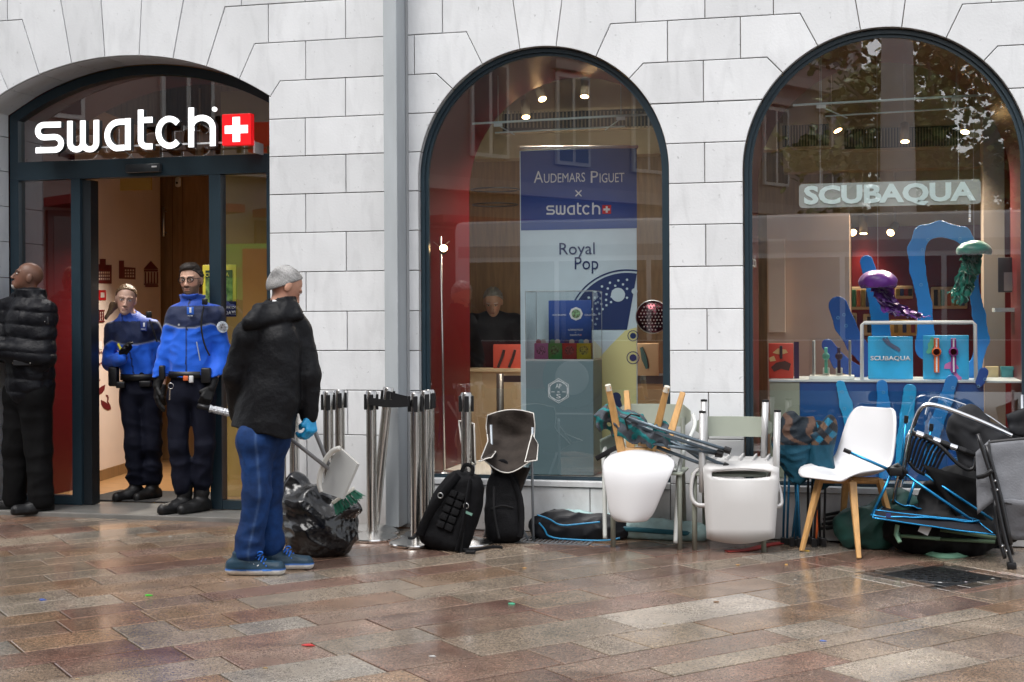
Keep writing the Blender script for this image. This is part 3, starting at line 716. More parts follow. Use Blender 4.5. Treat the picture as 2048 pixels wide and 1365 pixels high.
for p0, p1 in ((38, 143), (442, 534)):
    xa, xb = W(p0, 600, YD).x+.002, W(p1, 600, YD).x-.002
    b = MB(); b.box((xa, YD+.004, zb), (xb, YD+.086, zb+.065)); b.build('bottom_rail', M_FRAME, ent)
    pane_mesh([(xa, zb+.06), (xa, zt0), (xb, zt0), (xb, zb+.06)], YD+.045, .006, 'sidelight_pane', M_GLASS, ent)
# automatic-door sensor
s_ = pbox('door_sensor', 250, 328, 319, 345, YD-.05, .05, mat('sensor_black', (.03, .035, .04), .35), ent, bev=.008)
pbox('sensor_badge', 303, 332, 313, 335, YD-.053, .003, mat('badge_white', (.8, .8, .8), .5), ent)
# ------------------------------------------------------------------ lit sign
YS = .17
M_LIT = mat('lit_white', (.9, .9, .9), .4, emit=(1, 1, 1), estr=.55); M_EDGE = mat('sign_edge', (.03, .035, .04), .4)
M_RED = mat('sign_red', (.75, .008, .012), .35, emit=(.8, .01, .015), estr=.25)
sg = thing('shop_sign', (W(290, 270, YS).x, YS, W(290, 300, YS).z), 'illuminated white swatch lettering with red square and white cross over the entrance', 'sign')
def Zp(p): q = W(p[0]/2.626, p[1]/2.626, YS); return (q.x, q.z)
def arcz(c, r, a0, a1, n=10, ry=None): return [(c[0]+r*math.cos(R(a)), c[1]-(ry or r)*math.sin(R(a))) for a in [a0+(a1-a0)*i/n for i in range(n+1)]]
LET = {
 's': [[(318, 655)]+arcz((230, 690), 33, 90, 270)+arcz((286, 754), 34, 90, -90)+[(187, 791)]],
 'w': [[(366, 636), (366, 752)]+arcz((400, 752), 34, 180, 360)[1:]+[(434, 634)], [(434, 752)]+arcz((470, 750), 35.5, 180, 360)[1:]+[(505.5, 631)]],
 'a': [[(674, 640), (625, 641)]+arcz((625, 712), 63, 95, 255, 14, 70)+[(652, 776)], [(671, 622), (671, 789)]],
 't': [[(738, 577), (738, 738)]+arcz((770, 738), 32, 180, 270, 6)[1:]+[(799, 769)], [(748, 632), (800, 630)]],
 'c': [arcz((889, 696), 58, 42, 318, 20, 71)],
 'h': [[(1003, 566), (1003, 774)], [(1006, 690)]+arcz((1060, 672), 57, 170, 0, 10, 52)+[(1117, 768)]]}
for ch, strokes in LET.items():
    f, bk = MB(), MB()
    for k, st in enumerate(strokes):
        pts = [Zp(p) for p in st]
        stroke(f, pts, .0425, (0, YS-.0012*k, 0), (1, 0, 0), (0, 0, 1), (0, .006, 0)); stroke(bk, pts, .041, (0, YS+.0075-.0012*k, 0), (1, 0, 0), (0, 0, 1), (0, .045, 0))
    o = f.build('letter_'+ch, M_LIT, sg); bk.build('letter_return', M_EDGE, o)
c = Zp((1124, 574)); b = MB(); b.prism(arcpts((0, 0), .0165, 0, 360, 20)[:-1], (c[0], YS, c[1]), (1, 0, 0), (0, 0, 1), (0, .02, 0)); o = b.build('registered_mark', M_LIT, sg)
text('registered_letter', 'R', M_EDGE, (c[0], YS-.001, c[1]-.008), (1, 0, 0), (0, 0, 1), .016, o, .0005, align='CENTER')
a, d = Zp((1168, 766)), Zp((1318, 596)); b = MB(); b.box((a[0], YS-.004, a[1]), (d[0], YS+.055, d[1]), bev=.002); cr = b.build('red_square', M_RED, sg)
cx_, cz_ = (a[0]+d[0])/2, (a[1]+d[1])/2; s1 = (d[0]-a[0])*.40; s2 = s1*.32
b = MB(); b.prism([(-s2, -s1), (s2, -s1), (s2, -s2), (s1, -s2), (s1, s2), (s2, s2), (s2, s1), (-s2, s1), (-s2, s2), (-s1, s2), (-s1, -s2), (-s2, -s2)], (cx_, YS-.0065, cz_), (1, 0, 0), (0, 0, 1), (0, .002, 0)); b.build('white_cross', M_LIT, cr)
a, d = W(75, 306, YS+.035), W(506, 284, YS+.035); b = MB(); b.box((a.x, YS+.058, d.z), (d.x, YS+.068, d.z+.012)); b.build('rail', mat('rail_white', (.7, .7, .7), .4), sg)
a = W(507, 300, YS+.04); b = MB(); b.box((a.x-.006, YS+.05, a.z-.02), (a.x+.006, YD-.001, a.z+.06)); b.build('bracket', MATS['rail_white'], sg)
a = W(80, 300, YS+.04); b = MB(); b.box((a.x-.006, YS+.05, a.z-.02), (a.x+.006, YD-.001, a.z+.03)); b.build('bracket', MATS['rail_white'], sg)
a = W(268, 311, YD); b = MB(); b.tube([(a.x, YD-.002, a.z-.02), (a.x-.02, YS+.06, a.z+.03)], .004, 6); b.build('cable', MATS['rail_white'], sg)

# ================================================================== shop interior
M_BEIGE = mat('beige_wall', (.56, .40, .29), .7, var=.05, vscale=3, bump=.1, bscale=150); M_WOOD = mat('honey_oak', (.26, .15, .065), .45, var=.22, vscale=6, stretch=(6, 6, .6))
M_CEIL = mat('ceiling_beige', (.36, .27, .16), .75, var=.05); M_DRED = mat('deep_red', (.16, .012, .014), .35, var=.1, vscale=4); M_FLOOR = mat('oak_floor', (.36, .2, .085), .35, var=.25, vscale=5, stretch=(.6, 6, 1))
def struct(o): o['kind'] = 'structure'; return o
XL, XR, YB, ZC = -8.3, 3.4, 4.4, 3.9
b = MB(); b.box((XL, .65, -.05), (XR, YB, .028)); struct(b.build('floor', M_FLOOR))
b = MB(); b.box((XL, .36, ZC), (XR, YB, ZC+.1)); struct(b.build('ceiling', M_CEIL))
b = MB(); b.box((XL, YB, 0), (XR, YB+.1, ZC)); struct(b.build('wall_back', M_WOOD))
b = MB(); b.box((XL-.1, .36, 0), (XL, YB, ZC)); struct(b.build('wall_left', M_DRED))
b = MB(); b.box((XR, .2, 0), (XR+.1, YB, ZC)); struct(b.build('wall_right', M_BEIGE))
b = MB(); b.box((2.2, .105, 0), (XR, .2, ZC)); struct(b.build('wall_front', M_BEIGE))
# display platforms behind the two windows
for ar in (A1, A2):
    b = MB(); b.box((ar.x0-.1, .105, .03), (ar.x1+.1, 1.25, SILL-.005)); struct(b.build('platform', mat('platform_grey', (.42, .42, .40), .5, var=.05)))
# partition between entrance lobby and window 1
px_ = (D_R+W1L)/2
b = MB(); b.box((px_-.3, .37, .03), (px_-.2, 3.2, ZC)); struct(b.build('wall_partition', M_BEIGE))
# --- lobby: beige wall with red pictograms
PA, PBp = G(181, 968, .03), G(330, 921, .03); du = (PBp-PA); du.z = 0; du = du.normalized(); nrm = Vector((du.y, -du.x, 0))
if (CAM-PA).dot(nrm) < 0: nrm = -nrm
def WP(px, py, off=0.):
    d = ray(px, py); p0 = PA+nrm*off; t = (p0-CAM).dot(nrm)/d.dot(nrm); return CAM+d*t
pe = WP(322, 700); ps = WP(150, 700)
b = MB(); b.prism([(ps.x, ps.y), (pe.x, pe.y), (pe.x-nrm.x*.08, pe.y-nrm.y*.08), (ps.x-nrm.x*.08, ps.y-nrm.y*.08)], (0, 0, .03), (1, 0, 0), (0, 1, 0), (0, 0, 3.2)); struct(b.build('wall_lobby', mat('lobby_wall', (.70, .58, .50), .7, var=.04, vscale=3)))
b = MB(); b.prism([(ps.x, ps.y), (pe.x, pe.y), (pe.x+nrm.x*.012, pe.y+nrm.y*.012), (ps.x+nrm.x*.012, ps.y+nrm.y*.012)], (0, 0, .03), (1, 0, 0), (0, 1, 0), (0, 0, .09)); struct(b.build('skirting', M_WOOD))
M_MAR = mat('maroon_vinyl', (.13, .012, .014), .5)
def picto(name, polys, label, cat='wall decal', m=M_MAR):
    b = MB()
    for k, poly in enumerate(polys):
        P3 = [WP(z[0]/2.354, 480+z[1]/2.354, .002+.0006*k) for z in poly]; n = len(P3); v = P3+[p+nrm*.002 for p in P3]
        b.add(v, [list(range(n)), list(range(n, 2*n))[::-1]]+[(i, (i+1) % n, n+(i+1) % n, n+i) for i in range(n)])
    o = b.build(name, m); props(o, label, cat); return o
bx = lambda a, b_, c, d: [(a, b_), (c, b_), (c, d), (a, d)]
M_LOB = MATS['lobby_wall']
def windows(par, cells):
    for k, (a, b_, c, d) in enumerate(cells):
        P3 = [WP(p[0]/2.354, 480+p[1]/2.354, .006) for p in bx(a, b_, c, d)]; q = MB(); q.add(P3, [(0, 1, 2, 3)]); q.build('window', M_LOB, par, recalc=False)
o = picto('wall_decal', [[(443, 200), (443, 115), (470, 115), (470, 90), (497, 90), (497, 118), (525, 118), (525, 207), (443, 203)]], 'maroon city-block silhouette with tall centre tower on the beige lobby wall')
windows(o, [(448+x*9, 150+y*15, 453+x*9, 159+y*15) for x in range(8) for y in range(3)])
o = picto('wall_decal', [[(560, 183), (560, 98), (583, 98), (583, 128), (637, 132), (637, 187)]], 'maroon stepped building silhouette beside the temple decal on the lobby wall')
windows(o, [(588+x*12, 140+y*14, 595+x*12, 148+y*14) for x in range(4) for y in range(3)])
picto('wall_decal', [[(675, 138), (710, 100), (745, 138)], bx(678, 140, 743, 150)]+[bx(682+k*14, 152, 688+k*14, 205) for k in range(5)]+[bx(678, 206, 743, 212), bx(684, 214, 745, 222)], 'maroon temple silhouette with columns and pediment on the lobby wall')
picto('wall_decal', [bx(435, 330, 492, 337)]+[bx(440+k*9, 339, 444+k*9, 380) for k in range(6)]+[bx(436, 381, 492, 388), bx(444, 312, 449, 329), [(434, 313), (436, 297), (446, 290), (456, 297), (459, 313)]], 'maroon fence and tree silhouette low on the lobby wall by the doorway')
wv = lambda y, x1: [(440+(x1-440)*i/24, y+5*math.sin(i*1.57)) for i in range(25)]+[(440+(x1-440)*i/24, y+6+5*math.sin(i*1.57)) for i in range(24, -1, -1)]
picto('wall_decal', [wv(528, 497)], 'shorter upper maroon wave line on the lobby wall')
picto('wall_decal', [wv(580, 520)], 'longer lower maroon wave line on the lobby wall')
swan = lambda dx, dy, f: [[((x-447)*f+447+dx, y+dy) for x, y in ((448, 726), (452, 705), (462, 690), (458, 672), (462, 660), (472, 657), (470, 664), (464, 668), (466, 690), (462, 702), (478, 690), (495, 682), (492, 705), (480, 722), (462, 730))]]
picto('wall_decal', swan(0, 0, 1.), 'upper maroon swan silhouette facing left on the lobby wall'); 
picto('wall_decal', [[(970-x, y+72) for x, y in swan(0, 0, 1.)[0]]], 'lower maroon swan silhouette facing right on the lobby wall')
o = picto('fire_alarm_box', [bx(443, 237, 498, 284)], 'red fire alarm box on the beige lobby wall', 'alarm', mat('alarm_red', (.5, .01, .012), .4))
q = MB(); P3 = [WP(p[0]/2.354, 480+p[1]/2.354, .008) for p in bx(474, 248, 492, 272)]; q.add(P3, [(0, 1, 2, 3)]); q.build('button', mat('alarm_btn', (.6, .5, .45), .5), o, recalc=False)
picto('light_switch', [bx(440, 478, 480, 516)], 'white light switch plate on the beige lobby wall', 'switch', mat('switch_white', (.75, .74, .72), .4))
# wooden door and panelling behind the lobby wall
yw = pe.y+.15
o = pbox('wooden_door', 318, 300, 420, 960, yw, .05, M_WOOD, None, z0=.03, z1=3.3); props(o, 'honey-coloured wooden door with steel pull handle inside the entrance', 'door')
for k, (a, b_) in enumerate(((345, 346.5), (366, 367))):
    pbox('panel_joint', a, 300, b_, 960, yw-.003, .003, mat('joint_dark', (.12, .06, .02), .6), o, z0=.03, z1=3.3)
hx = W(327, 445, yw-.06); b = MB(); b.tube([(hx.x, yw-.06, W(327, 416, yw).z), (hx.x, yw-.06, W(327, 474, yw).z)], .014, 10)
for zz_ in (W(327, 424, yw).z, W(327, 466, yw).z): b.tube([(hx.x, yw-.06, zz_), (hx.x, yw, zz_)], .007, 6)
b.build('handle', mat('steel', (.55, .54, .52), .3, 1.), o, smooth=True)
a = W(358, 365, yw); b = MB(); b.box((a.x-.03, yw-.04, a.z-.05), (a.x+.03, yw, a.z+.05), bev=.02); o2 = b.build('motion_detector', mat('detector_white', (.7, .66, .6), .4), smooth=True); props(o2, 'small white motion detector high on the wooden wall inside the entrance', 'detector')
b = MB(); b.lathe([(0, 0), (.012, 0), (.012, .006), (0, .006)], c=(0, 0, 0), seg=10, M=Matrix.Translation((a.x, yw-.042, a.z-.01)) @ Matrix.Rotation(R(90), 4, 'X')); b.build('lens', MATS['sensor_black'], o2)
# yellow light panel high in the lobby, poster and label behind the right-hand sidelight
props(pbox('exit_lamp_cover', 240, 353, 301, 381, pe.y*.55, .03, mat('amber_cover', (.45, .26, .05), .4)), 'amber rectangular panel hanging high in the entrance lobby', 'panel')
pst = pbox('poster', 405, 530, 472, 632, .60, .02, mat('poster_yellow', (.75, .62, .06), .5), None, bev=.004); props(pst, 'yellow framed poster behind the sidelight with dark green picture and navy label', 'poster')
p2 = pbox('picture', 411, 541, 465, 624, .596, .002, mat('poster_green', (.05, .14, .05), .5, var=.8, vscale=25, col2=(.3, .45, .12)), pst)
pbox('heading_band', 411, 541, 465, 556, .593, .002, mat('poster_dark', (.02, .05, .03), .5), pst)
a = W(406, 554, .592); text('heading', 'SCUBAQUA', mat('poster_txt', (.8, .7, .1), .5), (a.x, .592, a.z), (1, 0, 0), (0, 0, 1), .03, pst, .0008, width=.21)
lb = pbox('label', 437, 603, 472, 634, .588, .003, mat('label_navy', (.01, .016, .08), .4), pst)
a = W(471, 618, .587); text('label_text', 'SWATCH', M_LIT if False else mat('label_txt', (.8, .8, .8), .5), (a.x, .5865, a.z), (1, 0, 0), (0, 0, 1), .02, lb, .0005, width=.085, bold=.01, align='RIGHT')
a = W(471, 630, .587); text('label_text', 'DAY!', MATS['label_txt'], (a.x, .5865, a.z), (1, 0, 0), (0, 0, 1), .03, lb, .0005, width=.085, bold=.02, align='RIGHT')
struct(pbox('wall_side_panel', 444, 350, 560, 1000, 1.1, .05, mat('ochre_panel', (.42, .28, .08), .5, var=.1, vscale=3), None, z0=.03, z1=3.2))
# left sidelight: deep red lining behind the guard
M_LIN = mat('maroon_lining', (.085, .0045, .007), .35, var=.06, vscale=2)
def lining(ar, z0, y0, y1):
    lp_ = ar.loop(z0, ins=.004); b = MB(); b.sheet([[Vector((p[0], y, p[1])) for p in lp_] for y in (y0, y1)]); o = b.build('wall_lining', M_LIN, None, recalc=False); smooth_by_angle(o, 30); return struct(o)
lining(A0, .03, YD+.1, 1.28); lining(A1, SILL, .103, 1.25); lining(A2, SILL, .103, 1.25)
o = thing('coir_mat', (DCX+.3, .8, .03), 'dark ribbed entrance mat just inside the doorway', 'mat'); b = MB(); b.box((W(182, 985, .8).x, .64, .03), (W(420, 985, .8).x, 1.25, .042), bev=.004); b.build('pile', mat('mat_dark', (.035, .034, .033), .85, bump=.6, bscale=160), o)
# ------------------------------------------------------------------ window 1 display
def flat(name, poly, y, m, par, th=.001):
    """flat shape traced in photo pixels, lying on the upright plane y"""
    q = [W(a, b_, y) for a, b_ in poly]; b = MB(); b.prism([(p.x, p.z) for p in q], (0, y, 0), (1, 0, 0), (0, 0, 1), (0, th, 0)); return b.build(name, m, par)
def disc(name, c, r, y, m, par, th=.001, n=24, r0=0., a0=0, a1=360):
    full = (a1-a0) == 360; A = [(c[0]+r*math.cos(R(a0+(a1-a0)*i/n)), c[1]-r*math.sin(R(a0+(a1-a0)*i/n))) for i in range(n+(0 if full else 1))]
    if r0 == 0: return flat(name, A if full else A+[c], y, m, par, th)
    B = [(c[0]+r0*math.cos(R(a0+(a1-a0)*i/n)), c[1]-r0*math.sin(R(a0+(a1-a0)*i/n))) for i in range(n+1)]
    A = [(c[0]+r*math.cos(R(a0+(a1-a0)*i/n)), c[1]-r*math.sin(R(a0+(a1-a0)*i/n))) for i in range(n+1)]
    b = MB(); k = len(A)
    PA_, PB_ = [W(*p, y) for p in A], [W(*p, y) for p in B]; b.add(PA_+PB_, [(i, i+1, k+i+1, k+i) for i in range(k-1)]); return b.build(name, m, par, recalc=False)
# slim lamp stand
lt = thing('floor_lamp', W(889, 952, .33), 'slim steel lamp stand with small lit spotlight in front of the red window lining', 'lamp')
p0, p1 = W(889, 950, .33), W(881, 474, .33); ST = mat('brushed_steel', (.6, .59, .57), .28, 1., var=.08, vscale=90, stretch=(1, 1, .05))
b = MB(); b.tube([(p0.x, .33, SILL), p1], .0085, 10); b.build('pole', ST, lt, smooth=True)
b = MB(); b.lathe([(0, .012), (.07, .012), (.075, .004), (.075, 0)], c=(p0.x, .33, SILL)); b.build('base', ST, lt)
c = W(887, 500, .30); Mx = Matrix.Translation(c) @ Matrix.Rotation(R(35), 4, 'Y') @ Matrix.Rotation(R(60), 4, 'X')
b = MB(); b.lathe([(.0, -.03), (.025, -.03), (.032, .02), (.03, .022)], seg=14, M=Mx); hd = b.build('head', MATS['sensor_black'], lt, smooth=True)
M_BULB = mat('warm_lamp', (1, .8, .5), .5, emit=(1., .72, .38), estr=7.)
b = MB(); b.lathe([(0, .024), (.027, .024)], seg=14, M=Mx); b.build('bulb', M_BULB, hd)
for s in (-1, 1):
    b = MB(); b.tube([W(882, 496, .33), W(882+s*17, 483, .33)], .003, 5); b.build('wing', ST, lt)
# banner
YBN = .78
M_BLUE = mat('banner_blue', (.006, .055, .28), .5, var=.04); M_ICE = mat('banner_ice', (.58, .74, .82), .5, var=.03); M_NAVY = mat('print_navy', (.012, .035, .14), .5); M_WH = mat('print_white', (.75, .8, .82), .5); M_YEL = mat('print_yellow', (.72, .72, .34), .5)
bn = thing('hanging_banner', W(1157, 950, YBN), 'tall hanging banner, dark blue above and pale blue below, with watch print', 'banner')
bp_ = pbox('cloth', 1041, 298, 1274, 960, YBN, .006, M_ICE, bn, z0=SILL)
pbox('blue_field', 1041.5, 299, 1273.5, 459, YBN-.002, .002, M_BLUE, bn)
b = MB(); a, d = W(1040, 296, YBN), W(1276, 294, YBN); b.tube([a, d], .011, 10); b.build('top_rail', MATS['rail_white'], bn, smooth=True)
yt = YBN-.0035; tx = lambda body, px, py, h, wpx, al='CENTER', m=M_WH, bold=0., par=bn, y=None: text('lettering', body, m, W(px, py, yt if y is None else y), (1, 0, 0), (0, 0, 1), h, par, .0008, width=wpx/ppm(W(px, py, yt if y is None else y)), bold=bold, align=al)
tx('A', 1077, 366, .086, 19); tx('UDEMARS', 1129, 365, .066, 84); tx('P', 1189, 366, .086, 15); tx('IGUET', 1224, 365, .066, 50)
stroke_b = MB()
for s in (-1, 1): stroke(stroke_b, [(W(1157-6, 387+6*s, yt).x, W(1157-6, 387+6*s, yt).z), (W(1157+6, 387-6*s, yt).x, W(1157+6, 387-6*s, yt).z)], .008, (0, yt-.0003*s, 0), (1, 0, 0), (0, 0, 1), (0, .0008, 0))
stroke_b.build('cross_mark', M_WH, bn)
def mini_logo(px0, px1, ybase, y, par, m=M_WH):
    """small swatch wordmark with its red square"""
    k = (px1-px0)/(1320-187.); b = MB(); cnt_ = 0
    for ch, strokes in LET.items():
        for st in strokes:
            pts = []
            for p in st:
                sl = (790-.035*(p[0]-187)); q = W(px0+(p[0]-187)*k, ybase+(p[1]-sl)*k, y); pts.append((q.x, q.z))
            stroke(b, pts, 30*k/ppm(W(px0, ybase, y)), (0, y-.0003*(cnt_ % 3), 0), (1, 0, 0), (0, 0, 1), (0, .0008, 0)); cnt_ += 1
    o = b.build('wordmark', m, par); o['kind'] = 'stuff'
    q = [(px0+(x-187)*k, ybase+(yy-752)*k) for x, yy in ((1168, 600), (1320, 600), (1320, 752), (1168, 752))]; o = flat('red_square', q, y, mat('print_red', (.6, .012, .015), .5), par)
    cx, cy, a, t = px0+(1244-187)*k, ybase-76*k, 58*k, 18*k
    flat('white_cross', [(cx-t, cy-a), (cx+t, cy-a), (cx+t, cy-t), (cx+a, cy-t), (cx+a, cy+t), (cx+t, cy+t), (cx+t, cy+a), (cx-t, cy+a), (cx-t, cy+t), (cx-a, cy+t), (cx-a, cy-t), (cx-t, cy-t)], y-.0015, m, o)
mini_logo(1093, 1222, 428, yt, bn)
# thin line script "Royal Pop"
tx('Royal', 1154, 509, .085, 72, m=M_NAVY); tx('Pop', 1173, 539, .09, 48, m=M_NAVY)
# watch print in the lower right of the banner
disc('watch_rim', (1254, 660), 114, YBN-.002, M_NAVY, bn, a0=80, a1=180, n=26); disc('watch_rim_tick', (1254, 660), 121, YBN-.0022, M_NAVY, bn, a0=80, a1=180, n=40, r0=118)
for k in range(9):
    for j in range(5):
        an = 90+k*10+(j % 2)*5; rr_ = 64+j*9
        disc('print_dot', (1254+rr_*math.cos(R(an)), 660-rr_*math.sin(R(an))), 2.6, YBN-.0035, M_ICE, bn, n=6)
disc('print_hole', (1236, 590), 14, YBN-.0045, M_ICE, bn); disc('print_hole', (1269, 583), 6, YBN-.0045, M_ICE, bn, n=12)
flat('strap_print', [(1273, 655), (1250, 662), (1222, 690), (1195, 720), (1190, 780), (1195, 870), (1200, 955), (1273, 955)], YBN-.0052, M_YEL, bn)
for (cx, cy, r) in ((1268, 672, 11), (1268, 716, 13)):
    disc('eyelet', (cx-2, cy), r*.55, YBN-.007, M_NAVY, bn, n=14); disc('eyelet_ring', (cx-2, cy), r, YBN-.0068, M_NAVY, bn, r0=r*.86)
disc('buckle_print', (1232, 795), 10, YBN-.007, M_NAVY, bn, n=14); flat('buckle_print', [(1226, 798), (1240, 796), (1248, 825), (1236, 830)], YBN-.0072, M_NAVY, bn)
# plinth with acrylic case
YP = .34
pl = thing('display_plinth', W(1120, 955, YP), 'grey-blue display plinth with clear case standing in the middle window', 'plinth')
x0, x1, z0, z1 = rect(1052, 722, 1187, 958, YP); zpl = W(1120, 722, YP).z
b = MB(); b.box((x0, YP, SILL), (x1, YP+.33, zpl), bev=.004); b.build('body', mat('plinth_grey', (.13, .20, .225), .4, var=.05, vscale=3), pl)
b = MB(); b.box((x0, YP-.001, zpl+.001), (x1, YP+.33, zpl+.009)); b.build('top_plate', mat('plinth_top', (.4, .45, .46), .3), pl)
M_ACR = glass_mat('acrylic', (.93, .95, .95), 1., .02)
zc = W(1135, 582, YP).z
for (p, q) in (((x0, YP), (x1, YP)), ((x1, YP), (x1, YP+.33)), ((x1, YP+.33), (x0, YP+.33)), ((x0, YP+.33), (x0, YP))):
    b = MB(); b.add([(p[0], p[1], zpl+.01), (q[0], q[1], zpl+.01), (q[0], q[1], zc), (p[0], p[1], zc)], [(0, 1, 2, 3)]); b.build('case_pane', M_ACR, pl, recalc=False)
b = MB()
for p in ((x0, YP), (x1, YP), (x1, YP+.33), (x0, YP+.33)): b.tube([(*p, zpl+.01), (*p, zc)], .0022, 4)
P4 = [(x0, YP, zc), (x1, YP, zc), (x1, YP+.33, zc), (x0, YP+.33, zc)]
for i in range(4): b.tube([P4[i], P4[(i+1) % 4]], .0022, 4)
o = b.build('case_edges', mat('acrylic_edge', (.55, .62, .63), .2, alpha=.6), pl); o['kind'] = 'stuff'
# hexagon emblem on the plinth
hexp = lambda r, a=30: [(1117+r*math.cos(R(a+60*i))*.95, 782-r*math.sin(R(a+60*i))) for i in range(7)]
b = MB()
for k, r in enumerate((24.5, 21.0)):
    st = [W(*p, YP-.0015) for p in hexp(r)]; stroke(b, [(p.x, p.z) for p in st], .0032, (0, YP-.0015-.0004*k, 0), (1, 0, 0), (0, 0, 1), (0, .0008, 0))
cc = [W(1117+19*math.cos(R(a)), 782+19*math.sin(R(a)), YP) for a in range(0, 361, 15)]; stroke(b, [(p.x, p.z) for p in cc], .003, (0, YP-.0025, 0), (1, 0, 0), (0, 0, 1), (0, .0008, 0))
o = b.build('emblem', M_WH, pl); o['kind'] = 'stuff'
tx('AP', 1117, 777, .03, 12, par=pl, y=YP-.002); tx('x', 1117, 786, .018, 6, par=pl, y=YP-.002); tx('S', 1117, 797, .03, 9, par=pl, y=YP-.002); tx('-', 1106, 787, .03, 7, par=pl, y=YP-.002); tx('-', 1128, 787, .03, 7, par=pl, y=YP-.002)
bd = pbox('display_card', 1097, 601, 1183, 690, YP+.2, .012, M_BLUE, None, bev=.004, z0=zpl+.0095); props(bd, 'navy display card with round watch picture inside the clear case on the plinth', 'card')
yb = YP+.198; tx('BIOCERAMIC', 1119, 632, .012, 28, par=bd, y=yb); tx('COLLECTION', 1181, 632, .012, 24, par=bd, y=yb); tx('AUDEMARS PIGUET', 1151, 662, .013, 31, par=bd, y=yb); tx('x', 1151, 666, .008, 3, par=bd, y=yb)
mini_logo(1140, 1163, 672, yb, bd)
disc('watch_bezel', (1152, 628), 13.5, yb, M_WH, bd, n=8); disc('watch_dial', (1152, 628), 9, yb-.002, mat('dial_pink', (.6, .25, .3), .5, var=.9, vscale=60, col2=(.3, .6, .3)), bd, n=16)
for k, (a, b_, col, cl) in enumerate(((1068, 1096, (.62, .22, .5), 'pink'), (1096, 1124, (.06, .42, .09), 'green'), (1124, 1153, (.62, .045, .03), 'red'), (1153, 1182, (.75, .62, .02), 'yellow'))):
    o = pbox('watch_box', a+.4, 687, b_-.4, 716, YP+.06, .08, mat('box_'+cl, col, .45), None, bev=.002, z0=zpl+.0095); props(o, cl+' watch box with round watch picture in the row on the plinth', 'box', 'row of watch boxes in the clear case')
    disc('watch_picture', ((a+b_)/2, 701), 9.5, YP+.0585, mat('boxdial_'+cl, (.1, .08, .06), .5, var=.9, vscale=80, col2=tuple(min(1, c*1.3+.1) for c in col)), o, n=14)
    for s in (-1, 1): disc('watch_strap', ((a+b_)/2+5*s, 684), 5.5, YP+.09, mat('strap_%s%d' % (cl, s), ((.6, .2, .25), (.1, .5, .25), (.05, .05, .2), (.1, .4, .6))[k] if s < 0 else (.7, .7, .65), .5), o, n=10)
# round perforated mirror
mc = W(1305, 634, .6); rm = 32.5/ppm(mc)
mr = thing('round_mirror', mc, 'round dark red perforated disc hanging at the right of the middle window', 'disc'); b = MB(); b.lathe([(0, -.012), (rm*.8, -.008), (rm, .0), (rm*.98, .01), (0, .012)], seg=36, M=Matrix.Translation(mc) @ Matrix.Rotation(R(90), 4, 'X')); b.build('plate', mat('mirror_red', (.16, .05, .06), .12, .9), mr, smooth=True)
b = MB(); b.tube([(mc.x+rm*math.cos(R(a)), mc.y, mc.z+rm*math.sin(R(a))) for a in range(0, 360, 12)], .006, 6, closed=True); b.build('rim', ST, mr, smooth=True)
hb = MB()
for j in range(-4, 5):
    for i in range(-4, 5):
        x, z = i*rm*.2+(j % 2)*rm*.1, j*rm*.2
        if x*x+z*z < (rm*.88)**2: hb.add([(mc.x+x+.006*math.cos(R(q)), mc.y-.0135, mc.z+z+.006*math.sin(R(q))) for q in range(0, 360, 60)], [list(range(6))])
o = hb.build('perforation', mat('hole_pale', (.5, .45, .42), .3, .5), mr, recalc=False); o['kind'] = 'stuff'
b = MB(); b.tube([(mc.x+rm, mc.y, mc.z), (W(1336, 634, .6).x, mc.y, mc.z)], .005, 6); b.build('arm', ST, mr)
# background of window 1: shelves, counter, cards, queue post
YK = 2.1
o = pbox('wood_screen', 940, 150, 1045, 960, 2.95, .05, M_WOOD, None, z0=.03, z1=3.2); props(o, 'honey oak wall screen behind the left of the hanging banner', 'screen')
o = pbox('counter', 930, 742, 1060, 960, YK, .24, mat('counter_cream', (.5, .40, .26), .5), None, z0=.03); props(o, 'cream sales counter seen behind the red window lining in the middle window', 'counter')
pbox('counter_top', 928, 738, 1062, 744, YK-.02, .27, mat('counter_top', (.62, .52, .36), .4), o)
o = pbox('watch_card', 986, 689, 1052, 741, YK+.1, .02, mat('coral_card', (.62, .10, .07), .5), None, bev=.008); props(o, 'coral red card with dark watches standing on the cream counter', 'card')
for px in (1008, 1030): b = MB(); q0, q1 = W(px-12, 735, YK+.09), W(px, 700, YK+.09); b.tube([q0, (W(px-4, 715, YK+.09)), q1], .012, 6); b.build('watch', MATS['sensor_black'], o)
o = pbox('watch_card', 1272, 687, 1318, 752, 1.2, .02, mat('tan_card', (.45, .29, .16), .5), None, bev=.008); props(o, 'tan card with one dark green watch right of the hanging banner', 'card')
b = MB(); b.tube([W(1283, 695, 1.19), W(1289, 718, 1.19), W(1295, 738, 1.19)], [.012, .022, .012], 8, flat=(1, .4)); b.build('watch', mat('watch_teal', (.02, .1, .1), .4), o)
o = pbox('side_counter', 1270, 755, 1345, 955, 1.25, .4, mat('counter_wood', (.36, .22, .11), .5), None, z0=.03); props(o, 'brown counter end behind the right edge of the middle window', 'counter'); pbox('counter_edge', 1268, 752, 1345, 768, 1.235, .42, MATS['sensor_black'], o)
o = thing('queue_post', W(1000, 950, 1.5), 'dark queue post with belt inside the shop behind the middle window', 'queue post'); a = W(1000, 748, 1.5); b = MB(); b.tube([(a.x, 1.5, .03), (a.x, 1.5, a.z)], .03, 12); b.build('pole', mat('post_dark', (.1, .1, .1), .35, .7), o, smooth=True)
